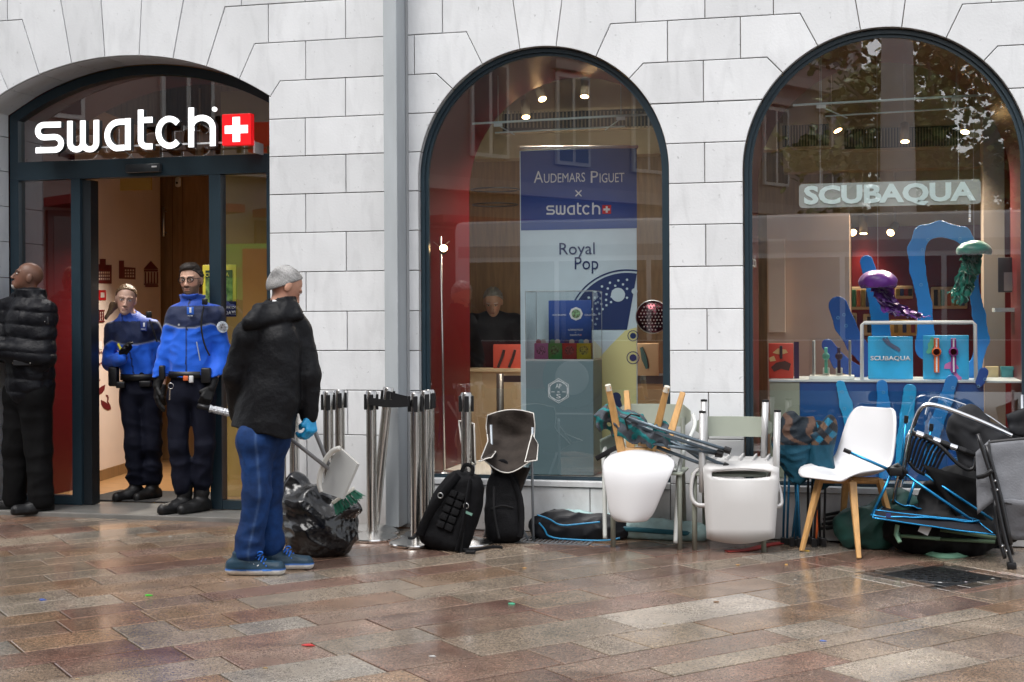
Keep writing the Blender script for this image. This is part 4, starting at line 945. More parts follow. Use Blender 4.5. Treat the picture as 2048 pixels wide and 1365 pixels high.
b = MB(); c2 = W(1045, 757, 1.5); b.box((a.x+.02, 1.495, c2.z-.03), (c2.x, 1.5, c2.z+.02)); b.build('belt', MATS['sensor_black'], o); b = MB(); b.lathe([(.16, 0), (.16, .02), (.03, .03)], c=(a.x, 1.5, .03)); b.build('base', MATS['post_dark'], o)
# a customer standing inside, seen dimly through the glass
# --- ceiling furniture for both windows
def spotlight(px, py, y, tilt, yawd=0., power=9., label='small lit ceiling spotlight inside the shop', lc=(1., .84, .66)):
    c = W(px, py, y); t = thing('ceiling_spotlight', (c.x, y, c.z), label, 'spotlight', 'lit spotlights under the shop ceiling')
    Mx = Matrix.Translation(c) @ Matrix.Rotation(R(yawd), 4, 'Z') @ Matrix.Rotation(R(tilt), 4, 'X')
    b = MB(); b.lathe([(.032, .002), (.034, .0), (.034, .15), (0, .15)], seg=14, M=Mx); b.build('body', mat('spot_body', (.42, .33, .22), .5), t, smooth=True)
    b = MB(); b.lathe([(0, .001), (.03, .001)], seg=14, M=Mx); b.build('lens', M_BULB, t)
    tp = Mx @ Vector((0, 0, .12)); b = MB(); b.tube([tp, (tp.x, tp.y, min(ZC, tp.z+.5))], .008, 6); b.build('stem', MATS['spot_body'], t)
    if power:
        ld = bpy.data.lights.new('spotlight_beam', 'SPOT'); ld.energy = power; ld.color = lc; ld.spot_size = R(110); ld.spot_blend = .8; ld.shadow_soft_size = .05
        lo = bpy.data.objects.new('spotlight_beam', ld); COL.objects.link(lo); lo.matrix_world = Mx @ Matrix.Translation((0, 0, -.02)); parent(lo, t)
LABS = ['lit ceiling spotlight just above and left of the banner rail', 'lit ceiling spotlight right above the banner', 'lit ceiling spotlight hanging lowest above the banner, by the grille', 'lit ceiling spotlight left of the grille in the right-hand window', 'lit ceiling spotlight in front of the long grille over the sign', 'lit ceiling spotlight at the clamp end of the rail over the sign', 'lit ceiling spotlight between the two tilted ones over the red wall']
for k_, (px, py, y, ti, ya) in enumerate(((1085, 199, 1.5, -35, 40), (1169, 194, 1.5, -20, 0), (1052, 235, 1.7, -25, 20), (1676, 262, 1.5, -30, 60), (1810, 284, 2.0, -20, 0), (1930, 265, 1.5, -25, -20), (1727, 468, 3.2, -10, 0))):
    spotlight(px, py, y, ti, ya, (95., 95., 50., 80., 50., 80., 8.)[k_], LABS[k_])
for px, ya in ((1706, 20), (1781, -20)): spotlight(px, 466, 3.2, -60, ya, 0., 'tilted unlit-looking spotlight %s the coral loop over the red wall' % ('left of' if px < 1750 else 'nearest'))
# entrance lobby lamps are out of the picture above the transom; one lamp lights the lobby
spotlight(398, 325, 1.7, -8, 0, 190., 'lobby ceiling spotlight above the entrance doors', (1., .9, .78))
def grille(px0, py0, px1, py1, y, label, n):
    o = pbox('ventilation_grille', px0, py0, px1, py1, y, .05, mat('grille_frame', (.34, .25, .14), .5)); props(o, label, 'grille')
    pbox('opening', px0+5, py0+5, px1-5, py1-5, y-.003, .003, mat('grille_dark', (.015, .013, .01), .7), o); b = MB()
    for k in range(n):
        px = px0+8+(px1-px0-16)*k/(n-1); q0, q1 = W(px, py0+6, y), W(px, py1-6, y); b.box((q0.x-.005, y-.012, q1.z), (q0.x+.005, y-.004, q0.z))
    s = b.build('slat', mat('grille_slat', (.16, .12, .07), .5), o); s['kind'] = 'stuff'
grille(1000, 217, 1335, 262, 1.9, 'long ventilation grille under the ceiling of the middle window', 44); grille(1684, 250, 1930, 300, 2.2, 'long ventilation grille under the ceiling of the right-hand window', 40)
grille(1560, 245, 1662, 298, 2.2, 'short ventilation grille left of the long one in the right-hand window', 16)
def hang_rail(pts, y, label):
    t = thing('glass_shelf_rail', W(*pts[0], y), label, 'rail'); M_R = mat('rail_glass', (.55, .68, .66), .15, emit=None)
    a, d = W(*pts[0], y), W(*pts[1], y); b = MB(); b.tube([a, d], .008, 8); b.build('front_bar', M_R, t); a2, d2 = W(*pts[2], y+.28), W(*pts[3], y+.28); b = MB(); b.tube([a2, d2], .006, 8); b.build('rear_bar', M_R, t)
    for u in (.15, .85):
        q, q2 = a.lerp(d, u), a2.lerp(d2, u); b = MB(); b.box((q.x-.03, y-.01, q.z-.03), (q.x+.03, y+.01, q.z-.008)); b.build('clamp', mat('clamp_clear', (.6, .66, .64), .2), t); b = MB(); b.tube([q-Vector((0, 0, .02)), q2-Vector((0, 0, .02))], .005, 6); b.build('cross_bar', M_R, t); b = MB(); b.tube([q, q+Vector((0, 0, max(.1, ZC-q.z)))], .0018, 4); b.build('wire', M_R, t)
hang_rail([(945, 248), (1296, 229), (990, 266), (1250, 253)], .42, 'glass hanging rail with two clamps above the banner in the middle window')
hang_rail([(1586, 211), (1972, 190), (1650, 233), (1950, 215)], .42, 'glass hanging rail with two clamps above the sign in the right-hand window')
hp = thing('hoop_lamp', W(992, 390, 2.2), 'pair of thin black hoops hanging behind the left of the banner', 'hoop')
for py, rw in ((380, 48), (410, 45)): c = W(990, py, 2.2); b = MB(); r_ = rw/ppm(c); b.tube([(c.x+r_*math.cos(R(a)), c.y+r_*math.sin(R(a)), c.z) for a in range(0, 360, 10)], .006, 6, closed=True); b.build('hoop', MATS['sensor_black'], hp)
# lower bulkhead with an arched soffit seen through the upper panes
for ar, pxa in ((A1, 1180), (A2, 1790)):
    b = MB(); cxx = W(pxa, 200, 1.).x; n = 20; rad = ar.r*1.02; cz = ar.cz-.02
    pr = [(cxx-2.2, 3.9), (cxx-2.2, cz-.6), (cxx-rad, cz-.6)]+[(cxx+rad*math.cos(R(180-180*i/n)), cz+rad*math.sin(R(180-180*i/n))) for i in range(n+1)]+[(cxx+rad, cz-.6), (cxx+2.2, cz-.6), (cxx+2.2, 3.9)]
b = MB(); b.box((W1L-.3, 2.4, 2.75), (W1R+.55, 2.6, 3.88)); struct(b.build('bulkhead', M_CEIL))
b = MB(); b.box((W2L+.1, 2.75, 2.6), (2.1, 2.95, 3.88)); struct(b.build('bulkhead', M_CEIL))
struct(pbox('column', 1236, 250, 1340, 960, 3.0, .2, M_WOOD, None, z0=.03, z1=3.3))
# ------------------------------------------------------------------ window 2 display
q = W(1500, 527, .105); o = text('window_wordmark', 'swatch', M_WH, (A2.x0+.008, .16, q.z), (0, 1, 0), (0, 0, 1), .085, None, .001, width=.8); props(o, 'small white swatch lettering on the maroon lining of the right-hand window', 'lettering')
struct(pbox('wall_beige', 1535, 425, 1692, 960, 1.5, .06, M_BEIGE, None, z0=.03, z1=W(1610, 428, 1.5).z))
struct(pbox('wall_beige_return', 1692, 440, 1700, 960, 1.5, 1.4, M_BEIGE, None, z0=.03, z1=W(1610, 428, 1.5).z))
o = pbox('wall_niche_panel', 1537, 478, 1570, 665, 1.44, .05, mat('niche_pale', (.72, .55, .40), .6)); props(o, 'pale upright wall panel on the beige wall in the right-hand window', 'panel')
struct(pbox('wall_dark_red', 1690, 452, 1990, 960, 3.3, .06, M_DRED, None, z0=.03, z1=W(1840, 452, 3.3).z)); struct(pbox('wall_upper', 1680, 330, 2060, 452, 3.3, .06, M_CEIL))
struct(pbox('column', 1968, 320, 2010, 960, 1.6, .25, mat('column_grey', (.30, .25, .2), .6), None, z0=.03, z1=3.6)); struct(pbox('wall_end', 2010, 200, 2080, 960, 2.4, .06, M_DRED, None, z0=.03, z1=3.6))
YC = .48
ct = thing('display_counter', W(1750, 960, YC), 'wide display counter, pale sage at one end and deep blue along the front', 'counter')
zct = W(1750, 765, YC).z; x0, xm_, x1 = W(1540, 850, YC).x, W(1600, 850, YC).x, W(1968, 850, YC).x
b = MB(); b.box((x0, YC, SILL), (xm_-.002, YC+.6, zct)); b.build('sage_end', mat('counter_sage', (.30, .34, .26), .45), ct)
b = MB(); b.box((xm_, YC, SILL), (x1, YC+.6, zct)); b.build('blue_front', mat('counter_blue', (.009, .08, .26), .35), ct)
b = MB(); b.box((x0-.005, YC-.008, zct+.001), (W(2060, 765, YC).x, YC+.61, zct+.012)); b.build('top', mat('counter_white', (.5, .58, .6), .35), ct)
# coral cut-outs: boards cut from sheet, their outline made by fat strokes
def cutout(name, strokes, y, th, m, label, cat='cut-out'):
    segs = []
    for st in strokes:
        P3 = [W(p[0], p[1], y) for p in st]
        for i in range(len(st)-1): segs.append(((P3[i].x, P3[i].z), (P3[i+1].x, P3[i+1].z), st[i][2]/2/ppm(P3[i]), st[i+1][2]/2/ppm(P3[i+1])))
    def fn(X, Y, Z):
        d = None
        for (a, b_, ra, rb) in segs:
            e = cap(X, 0*Y, Z, (a[0], 0, a[1]), (b_[0], 0, b_[1]), ra, rb); d = e if d is None else smin(d, e, .025)
        return np.maximum(d, np.abs(Y-y)-th/2)
    xs = [c_ for s in segs for c_ in (s[0][0], s[1][0])]; zs = [c_ for s in segs for c_ in (s[0][1], s[1][1])]; r_ = max(s[2] for s in segs)+.03
    ax, ay, az = axis_grid(min(xs)-r_, max(xs)+r_, .007), np.array([y-th/2-.002, y-th/2+.0005, y, y+th/2-.0005, y+th/2+.002]), axis_grid(min(zs)-r_, max(zs)+r_, .007)
    V, Fq = nets(fn, ax, ay, az); o = mk(name, V, Fq, m, None, True); props(o, label, cat); smooth_by_angle(o, 50); return o
MC1, MC2, MC3 = mat('coral_blue', (.012, .24, .64), .4, var=.12, vscale=3), mat('coral_deep', (.008, .085, .34), .4, var=.12, vscale=3), mat('coral_sky', (.02, .36, .70), .4, var=.12, vscale=3)
def bubbles(o, pts, y):
    for (px, py) in pts: disc('bubble', (px, py), 3.2, y, mat('bubble_pale', (.2, .45, .68), .4), o, n=10, r0=2.3)
o = cutout('coral_cutout', [[(1852, 700, 40), (1850, 610, 26), (1835, 540, 30), (1832, 500, 32), (1845, 468, 32), (1880, 458, 30), (1925, 470, 30), (1950, 505, 26), (1946, 570, 20), (1958, 630, 24), (1966, 680, 24), (1952, 730, 22), (1935, 770, 20)], [(1852, 690, 40), (1890, 690, 14), (1935, 730, 10)]], .95, .012, MC1, 'large bright blue looping coral cut-out behind the display boards'); bubbles(o, [(1856, 480), (1845, 500), (1842, 570), (1920, 478)], .94)
o = cutout('coral_cutout', [[(1733, 524, 26), (1744, 560, 30), (1758, 620, 34), (1765, 700, 40), (1800, 745, 40)]], .99, .012, MC1, 'upright blue coral finger cut-out behind the purple jellyfish')
o = cutout('coral_cutout', [[(1676, 612, 38), (1690, 650, 40), (1712, 690, 36), (1750, 730, 40)], [(1655, 690, 24), (1680, 725, 30), (1720, 750, 30)]], 1.03, .012, MC2, 'dark blue branching coral cut-out beside the acrylic watch case'); bubbles(o, [(1688, 630), (1692, 652), (1676, 636)], 1.02)
for k, (st, m, lab) in enumerate((([(1681, 770, 18), (1692, 810, 24), (1706, 870, 24), (1712, 950, 22)], MC3, 'light blue coral finger on the counter front above the bundled chairs'), ([(1764, 771, 22), (1767, 810, 24), (1767, 880, 20), (1768, 950, 20)], MC1, 'mid blue coral finger on the counter front behind the white chair back'), ([(1820, 781, 26), (1814, 830, 26), (1806, 880, 24), (1800, 950, 22)], MC3, 'round-tipped light blue coral finger on the counter front'), ([(1903, 762, 24), (1892, 800, 26), (1872, 850, 26), (1858, 920, 24)], MC1, 'slanting mid blue coral finger on the counter front above the chrome frame'), ([(1920, 868, 30), (1915, 910, 34), (1905, 960, 30)], MC2, 'short dark blue coral finger low on the counter front'), ([(1967, 745, 20), (1960, 765, 18)], MC2, 'small dark blue coral tip at the end of the counter top'))):
    o = cutout('coral_cutout', [st], YC-.02, .012, m, lab); bubbles(o, [(st[0][0]+3, st[0][1]+14), (st[1][0]-3, st[1][1]+8)], YC-.029)
# jellyfish
def jelly(px, py, bw, bh, tent, y, m, label, seed):
    c = W(px, py, y); k = 1/ppm(c); t = thing('hanging_jellyfish', (c.x, y, c.z), label, 'jellyfish'); rg = random.Random(seed)
    rw, rh = bw*k/2, bh*k
    fn = lambda X, Y, Z: np.maximum(np.maximum(ell(X, Y, Z, (0, 0, 0), (rw, rw*.9, rh))+.004*wob(X, Y, Z, 60, seed), -ell(X, Y, Z, (0, 0, -rh*.25), (rw*.88, rw*.8, rh*.8))), -Z-rh*.45)
    sdf_obj('bell', fn, (-rw*1.2, -rw*1.1, -rh*.7), (rw*1.2, rw*1.1, rh*1.2), .008, m, t)
    for q in range(22):
        pts = tent; wd = rg.uniform(.022, .05); rows_ = []; ph = rg.random()*6; off = rg.uniform(-1, 1)*rw*.55; oy = rg.uniform(-.5, .5)*rw; N = 22
        L = rg.uniform(.7, 1.)
        for i in range(N):
            u = i/(N-1)*L*(len(pts)-1); a = min(int(u), len(pts)-2); f = u-a; p = Vector(pts[a]).lerp(Vector(pts[a+1]), f); pc = W(p[0], p[1], y); sp = .35+1.0*u/(len(pts)-1)
            base = Vector((pc.x-c.x+off*sp+.012*math.sin(ph+i*.9), oy*sp+.012*math.cos(ph*2+i*.7), pc.z-c.z+.01*math.sin(ph+i*1.3))); wv = wd*(1.15-.75*i/N); an = ph+i*.35
            rows_.append([base+Vector((math.cos(an)*wv*s, math.sin(an)*wv*s, .008*math.sin(i*1.9+s*3+ph))) for s in (-1, -.33, .33, 1)])
        b = MB(); b.sheet(rows_); b.build('tentacle', m, t, smooth=True, local=True, recalc=False)
    b = MB(); b.tube([(0, 0, rh*.9), (0, 0, ZC-c.z)], .001, 4); b.build('thread', MATS['rail_white'], t, local=True)
jelly(1756, 566, 76, 25, [(1756, 570), (1772, 602), (1796, 625), (1836, 636)], .72, mat('jelly_purple', (.15, .02, .30), .35, var=.3, vscale=12, sheen=.3), 'purple jellyfish ornament with frilly tentacles hanging over the display boards', 4)
jelly(1948, 502, 68, 20, [(1944, 505), (1938, 545), (1925, 580), (1918, 612)], .72, mat('jelly_green', (.01, .23, .17), .35, var=.35, vscale=12, sheen=.3), 'green jellyfish ornament with ragged tentacles hanging by the coral loop', 8)
# hanging sign plate
pt = thing('hanging_sign', W(1780, 390, .26), 'frosted glass plate lettered SCUBAQUA hanging in the right-hand window', 'sign')
q = [W(1598, 371, .26), W(1598, 419, .26), W(1962, 405, .26), W(1962, 357, .26)]; xl, xr_ = q[0].x, q[2].x; zc_ = (q[0].z+q[1].z+q[2].z+q[3].z)/4; hh_ = abs(q[0].z-q[1].z)
b = MB(); b.prism(rrect(xr_-xl, hh_, .025, 5), ((xl+xr_)/2, .26, zc_), (1, 0, 0), (0, 0, 1), (0, .008, 0)); b.build('plate', mat('frosted_plate', (.5, .54, .52), .35, alpha=.55), pt)
text('lettering', 'SCUBAQUA', mat('sign_letters', (.66, .80, .80), .7, spec=.1), ((xl+xr_)/2, .256, zc_-.05), (1, 0, 0), (0, 0, 1), .11, pt, 0., width=(xr_-xl)*.945, bold=.04, align='CENTER')
for u in (.12, .88): b = MB(); xx = xl+(xr_-xl)*u; b.tube([(xx, .264, zc_+hh_/2), (xx, .264, ZC)], .001, 4); b.build('wire', MATS['rail_white'], pt)
ch = thing('bead_chain', W(1940, 430, .3), 'short chain of clear square beads hanging beside the frosted sign', 'chain')
for k in range(6): a = W(1939.5, 396+k*9, .3); b = MB(); b.box((a.x-.007, .295, a.z-.012), (a.x+.007, .305, a.z+.012), bev=.002); b.build('bead', mat('bead_clear', (.75, .78, .8), .2), ch)
# display frame, boards, watches
fr = thing('tubular_frame', W(1840, 763, .56), 'white tubular frame arching over two blue display boards on the counter', 'frame'); zf = zct+.013
p = [(W(1724, 763, .56).x, .56, zf), (W(1724, 650, .56).x, .56, W(1724, 646, .56).z), (W(1950, 646, .56).x, .56, W(1724, 646, .56).z), (W(1952, 763, .56).x, .56, zf)]
b = MB(); b.tube([p[0], p[1]-Vector((0, 0, .015)) if False else (p[1][0], .56, p[1][2]-.015), (p[1][0]+.015, .56, p[1][2]), (p[2][0]-.015, .56, p[2][2]), (p[2][0], .56, p[2][2]-.015), p[3]], .0125, 10); b.build('tube', mat('frame_white', (.78, .79, .78), .35), fr, smooth=True)
M_AQ = mat('board_aqua', (.02, .42, .76), .4, var=.25, vscale=5)
b1 = pbox('display_board', 1736, 673, 1826, 763, .66, .014, M_AQ, None, bev=.006, z0=zf); props(b1, 'aqua display board lettered SCUBAQUA under the white tubular frame', 'board')
tx('SCUBAQUA', 1781, 721, .028, 78, par=b1, y=.656, bold=.03)
b2 = pbox('display_board', 1846, 671, 1938, 763, .66, .014, M_AQ, None, bev=.006, z0=zf); props(b2, 'aqua display board carrying an orange and a purple watch', 'board')
def wisp(par, y, pts, m, n=7, seed=1):
    rg = random.Random(seed); o = None
    for k in range(n):
        q = [(a+rg.uniform(-5, 5), b_+rg.uniform(-2, 2)) for a, b_ in pts]; b = MB(); P3 = [W(a, b_, y-.0004*k) for a, b_ in q]; stroke(b, [(p_.x, p_.z) for p_ in P3], rg.uniform(.006, .016), (0, y-.0004*k, 0), (1, 0, 0), (0, 0, 1), (0, .0004, 0)); b.build('print_tentacle', m, par)
wisp(b1, .655, [(1770, 676), (1778, 688), (1792, 696), (1798, 702)], mat('wisp_slate', (.08, .14, .25), .5), 6, 1); wisp(b2, .655, [(1868, 676), (1862, 690), (1856, 706)], mat('wisp_green', (.1, .5, .35), .5), 7, 2); wisp(b2, .655, [(1905, 738), (1912, 748), (1922, 758)], mat('wisp_pink', (.6, .18, .45), .5), 7, 3)
flat('print_bell', [(1888, 738), (1890, 729), (1900, 724), (1912, 727), (1918, 738)], .6545, MATS['wisp_pink'], b2)
for px, c1, cl in ((1873, (.75, .14, .02), 'orange'), (1907, (.25, .03, .25), 'purple')):
    wt = thing('wrist_watch', W(px, 705, .65), cl+' striped watch mounted on the aqua display board', 'watch'); wm = mat('watch_'+cl, c1, .4)
    b = MB(); a, d = W(px, 677, .648), W(px, 746, .648); b.box((a.x-.017, .640, d.z), (a.x+.017, .652, a.z), bev=.004); b.build('strap', wm, wt)
    b = MB(); b.box((a.x-.005, .637, d.z+.005), (a.x+.005, .6395, a.z-.005)); b.build('stripe', MATS['print_white'], wt)
    c = W(px, 704, .636); b = MB(); b.lathe([(0, .016), (.027, .016), (.031, .01), (.031, 0)], seg=20, M=Matrix.Translation((c.x, .642, c.z)) @ Matrix.Rotation(R(90), 4, 'X')); b.build('case', wm, wt, smooth=True)
    b = MB(); b.lathe([(0, .0175), (.021, .0175)], seg=18, M=Matrix.Translation((c.x, .642, c.z)) @ Matrix.Rotation(R(90), 4, 'X')); b.build('dial', MATS['print_white'], wt)
rb = pbox('watch_card', 1537, 687, 1587, 763, .68, .014, mat('card_red', (.55, .06, .035), .45, var=.1, vscale=10), None, bev=.006, z0=zf); props(rb, 'red card printed with a rider and gold clouds, one watch on it', 'card')
for q in ([(1545, 706), (1556, 697), (1572, 700), (1576, 706), (1560, 710)], [(1538, 716), (1548, 712), (1552, 722), (1540, 724)]): flat('print_cloud', q, .676, mat('print_gold', (.6, .4, .18), .5), rb)
flat('print_rider', [(1542, 735), (1552, 726), (1570, 722), (1582, 728), (1578, 742), (1562, 738), (1548, 744)], .6755, mat('print_brown', (.05, .025, .02), .5), rb)
b = MB(); a, d = W(1562, 692, .67), W(1562, 718, .67); b.box((a.x-.01, .666, d.z), (a.x+.01, .675, a.z), bev=.003); b.build('watch', MATS['sensor_black'], rb)
pbox('backing', 1588, 684, 1598, 763, .70, .014, mat('backing_navy', (.012, .012, .05), .5), rb, z0=zf)
cs = thing('acrylic_watch_case', W(1665, 762, .55), 'clear acrylic case with white corner posts on the counter', 'display case'); xa, xb = W(1618, 720, .55).x, W(1708, 720, .55).x; zc2 = W(1660, 682, .55).z
b = MB(); b.box((xa, .55, zf), (xb, .75, zf+.025), bev=.003); b.build('base', mat('case_white', (.68, .72, .68), .4), cs)
for x in (xa+.02, xb-.035):
    for y in (.56, .72): b = MB(); b.box((x, y, zf+.026), (x+.015, y+.015, zc2), bev=.002); b.build('post', MATS['case_white'], cs)
b = MB(); b.add([(xa, .55, zf+.026), (xb, .55, zf+.026), (xb, .55, zc2+.02), (xa, .55, zc2+.02)], [(0, 1, 2, 3)]); b.build('pane', M_ACR, cs, recalc=False)
for px, c1, cl in ((1652, (.1, .5, .4), 'mint'), (1678, (.02, .03, .06), 'black')):
    wt = thing('wrist_watch', W(px, 750, .64), cl+' watch on a small white stand inside the acrylic case', 'watch'); c = W(px, 720, .64); wm = mat('watchc_'+cl, c1, .4)
    b = MB(); b.box((c.x-.022, .64, zf+.026), (c.x+.022, .68, zf+.075), bev=.003); b.build('stand', MATS['case_white'], wt)
    b = MB(); b.box((c.x-.011, .632, zf+.04), (c.x+.011, .6385, W(px, 695, .64).z), bev=.003); b.build('strap', wm, wt)
    b = MB(); b.lathe([(0, .012), (.022, .012), (.025, .006), (.025, 0)], seg=18, M=Matrix.Translation((c.x, .631, W(px, 713, .64).z)) @ Matrix.Rotation(R(90), 4, 'X')); b.build('case', wm, wt, smooth=True)
# back wall watch panels
k = 0
for (a, b_, c, d, cols, lab) in ((1692, 574, 1742, 620, 5, 'cream rack of five straps left of the purple jellyfish'), (1790, 572, 1826, 598, 4, 'small cream rack of straps behind the purple jellyfish'), (1862, 574, 1935, 618, 5, 'cream rack of straps behind the coral loop'), (1700, 626, 1714, 670, 1, 'narrow cream rack under the five-strap rack'), (1726, 628, 1768, 672, 2, 'lower cream rack with two straps beside the coral finger'), (1780, 640, 1838, 672, 3, 'gold rack of straps behind the tubular frame')):
    o = pbox('watch_rack', a, b_, c, d, 3.22, .04, mat('rack_cream', (.62, .48, .28), .5) if k != 5 else mat('rack_gold', (.75, .5, .12), .4), None, bev=.01); props(o, lab, 'watch rack')
    for j in range(cols):
        px = a+(c-a)*(j+.7)/(cols+.4); q0, q1 = W(px, b_+6, 3.2), W(px+1, d-6, 3.2); b = MB(); b.box((q0.x-.016, 3.195, q1.z), (q0.x+.016, 3.215, q0.z), bev=.004); b.build('strap', mat('strapc%d' % ((k*3+j) % 6), ((.02, .02, .02), (.04, .2, .08), (.5, .12, .03), (.3, .22, .05), (.03, .05, .15), (.25, .03, .04))[(k*3+j) % 6], .5), o)
    k += 1
# glass shelves at the right
for j, (py, lab) in enumerate(((620, 'upper'), (763, 'lower'))):
    o = pbox('glass_shelf', 1990, py-4, 2070, py+4, 1.0, .25, mat('shelf_glass', (.5, .56, .55), .2)); props(o, lab+' glass shelf at the right edge of the right-hand window', 'shelf')
o = pbox('photo_frame', 1996, 515, 2040, 585, 1.15, .02, mat('frame_dark', (.05, .045, .045), .3), None, bev=.004); props(o, 'dark square stand above the upper glass shelf', 'stand'); pbox('card', 2008, 545, 2038, 582, 1.145, .003, mat('card_grey', (.25, .22, .2), .4), o)
for j, px in enumerate((1985, 2015, 2042)): o = pbox('jewel_box', px-12, 737, px+12, 757, 1.05, .08, (mat('jb0', (.55, .45, .25), .4), mat('jb1', (.05, .28, .3), .4), mat('jb2', (.55, .5, .42), .4))[j], None, bev=.004); props(o, ('gold', 'teal', 'ivory')[j]+' watch box on the lower glass shelf', 'box'); pbox('lid', px-12.5, 734, px+12.5, 740, 1.047, .086, MATS['jb%d' % j], o)
# ================================================================== across the street (seen only mirrored in the glass)
def MIR(px, py, Y): q = W(px, py, .15-Y); return Vector((q.x, Y, q.z))
fa, fb = MIR(700, 400, -17.5), MIR(1725, 400, -33.)
fa.z = fb.z = 0.; ud = (fb-fa).normalized(); fa = fa-ud*16.; Lb = (fb-fa).length; nd = Vector((ud.y, -ud.x, 0)); nd = nd if nd.y > 0 else -nd
ob = thing('opposite_building', fa+ud*Lb*.5, 'cream town house with shuttered windows across the street, mirrored in the shop glass', 'building')
M_OB = mat('render_cream', (.33, .26, .23), .7, var=.12, vscale=1.2); M_OC = mat('cornice_stone', (.42, .35, .31), .7, var=.1, vscale=2); M_SH = mat('shutter_grey', (.55, .54, .52), .5); M_OP = mat('far_pane', (.02, .02, .025), .08); M_WF = mat('far_frame', (.6, .58, .55), .5)
def OBP(u, d, z): return fa+ud*u+nd*d+Vector((0, 0, z))
def obox(name, u0, u1, d0, d1, z0, z1, m, par):
    b = MB(); v = [OBP(u, d, z) for z in (z0, z1) for d in (d0, d1) for u in (u0, u1)]; b.add(v, [(0, 2, 3, 1), (4, 5, 7, 6), (0, 1, 5, 4), (2, 6, 7, 3), (0, 4, 6, 2), (1, 3, 7, 5)]); return b.build(name, m, par)
HB = 17.
obox('wall', 0, Lb, -9, 0, 0, HB, M_OB, ob)
for z in (4.1, 7.6, 11.1, 14.4, 16.7): obox('cornice', -.1, Lb+.1, .01, .28 if z > 4.2 else .4, z, z+.28, M_OC, ob)
bays = int(Lb/2.6)
for fl in range(4):
    z0 = 4.9+fl*3.45
    for k in range(bays):
        u = 1.+k*2.6; arc_ = fl == 0
        wv = obox('window', u, u+1.1, .012, .09, z0, z0+2.1, M_WF, ob); obox('pane', u+.08, u+.5, .092, .1, z0+.08, z0+2., M_OP, wv); obox('pane', u+.6, u+1.02, .092, .1, z0+.08, z0+2., M_OP, wv)
        if fl > 0:
            for s in (0, 1): obox('shutter', u-.56+s*1.7, u-.04+s*1.7, .012, .07, z0, z0+2.1, M_SH, ob)
        obox('lintel', u-.15, u+1.25, .012, .22, z0+2.16, z0+2.34, M_OC, ob)
for k in range(int(Lb/4.2)):
    u = .8+k*4.2; wv = obox('shop_window', u, u+3.2, .012, .1, .4, 3.3, mat('far_shop_dark', (.06, .02, .02), .3), ob); obox('pane', u+.1, u+3.1, .102, .11, .6, 3.2, M_OP, wv); obox('awning', u-.1, u+3.3, .12, 1.1, 3.35, 3.5, mat('awning_red', (.3, .03, .03), .6), ob)
# a second block closes the street behind the green bus
o2 = thing('opposite_block', (-26, -24, 0), 'plain grey-brown corner block far along the opposite pavement, mirrored by the doors', 'building')
b = MB(); b.box((-46, -40, 0), (-20.5, -21, 15)); b.build('wall', mat('block_brown', (.28, .22, .19), .7, var=.1, vscale=1), o2)
for k in range(8):
    for fl in range(4): b = MB(); b.box((-45+k*3.1, -21.02+.03, 4+fl*2.8), (-43.6+k*3.1, -20.9, 5.9+fl*2.8)); b.build('window', M_OP, o2)
# white city bus and green bus standing at the kerb behind the camera
def bus(name, x0, x1, y, zt, body, band, low, label, wz=2.2):
    t = thing(name, ((x0+x1)/2, y, -.05), label, 'bus'); y1 = y-2.4
    b = MB(); b.box((x0, y1, .25), (x1, y, zt), bev=.14); b.build('body', body, t, auto=40)
    n = int((x1-x0)/1.5)
    for k in range(n): b = MB(); a = x0+.25+k*(x1-x0-.5)/n; b.box((a+.04, y-.01, 1.05), (a+(x1-x0-.5)/n-.04, y+.012, wz)); b.build('window', M_OP, t)
    b = MB(); b.box((x0+.02, y-.008, .26), (x1-.02, y+.008, 1.03)); b.build('lower_panel', low, t)
    b = MB(); b.box((x0+.1, y-.008, zt-.6), (x1-.1, y+.01, zt-.42)); b.build('band', band, t)
    for xx in (x0+2., x1-2.2):
        w_ = MB(); w_.lathe([(0, .13), (.3, .13), (.48, .12), (.5, .08), (.5, -.12)], seg=24, M=Matrix.Translation((xx, y-.09, .44)) @ Matrix.Rotation(R(-90), 4, 'X')); tw = w_.build('wheel', mat('bus_tyre', (.02, .02, .02), .7), t)
        w_ = MB(); w_.lathe([(0, .15), (.26, .14), (.28, .13)], seg=20, M=Matrix.Translation((xx, y-.088, .44)) @ Matrix.Rotation(R(-90), 4, 'X')); w_.build('rim', mat('bus_rim', (.4, .4, .4), .4, .6), tw)
    return t
ba = MIR(905, 480, -13.2)
bus('city_bus', ba.x, ba.x+12.5, -13.2, 3.0, mat('bus_white', (.6, .6, .6), .25), mat('bus_grey', (.35, .35, .36), .3), mat('bus_red', (.16, .008, .008), .3), 'long white city bus with red lower panel, mirrored in the shop windows', 2.32)
gb = MIR(541, 480, -13.2); gx = W(560, 500, .83+13.2).x; t = bus('city_bus', gx-9., gx, -13.2, 2.75, mat('bus_green', (.22, .62, .08), .3), mat('bus_lime', (.35, .55, .1), .3), mat('bus_orange', (.6, .1, .02), .3), 'green city bus with an orange-red tail, mirrored in the entrance glass', 1.75)
b = MB(); b.box((gx-.7, -13.2-.01, .5), (gx-.08, -13.18, 2.65)); b.build('tail_panel', MATS['bus_orange'], t)
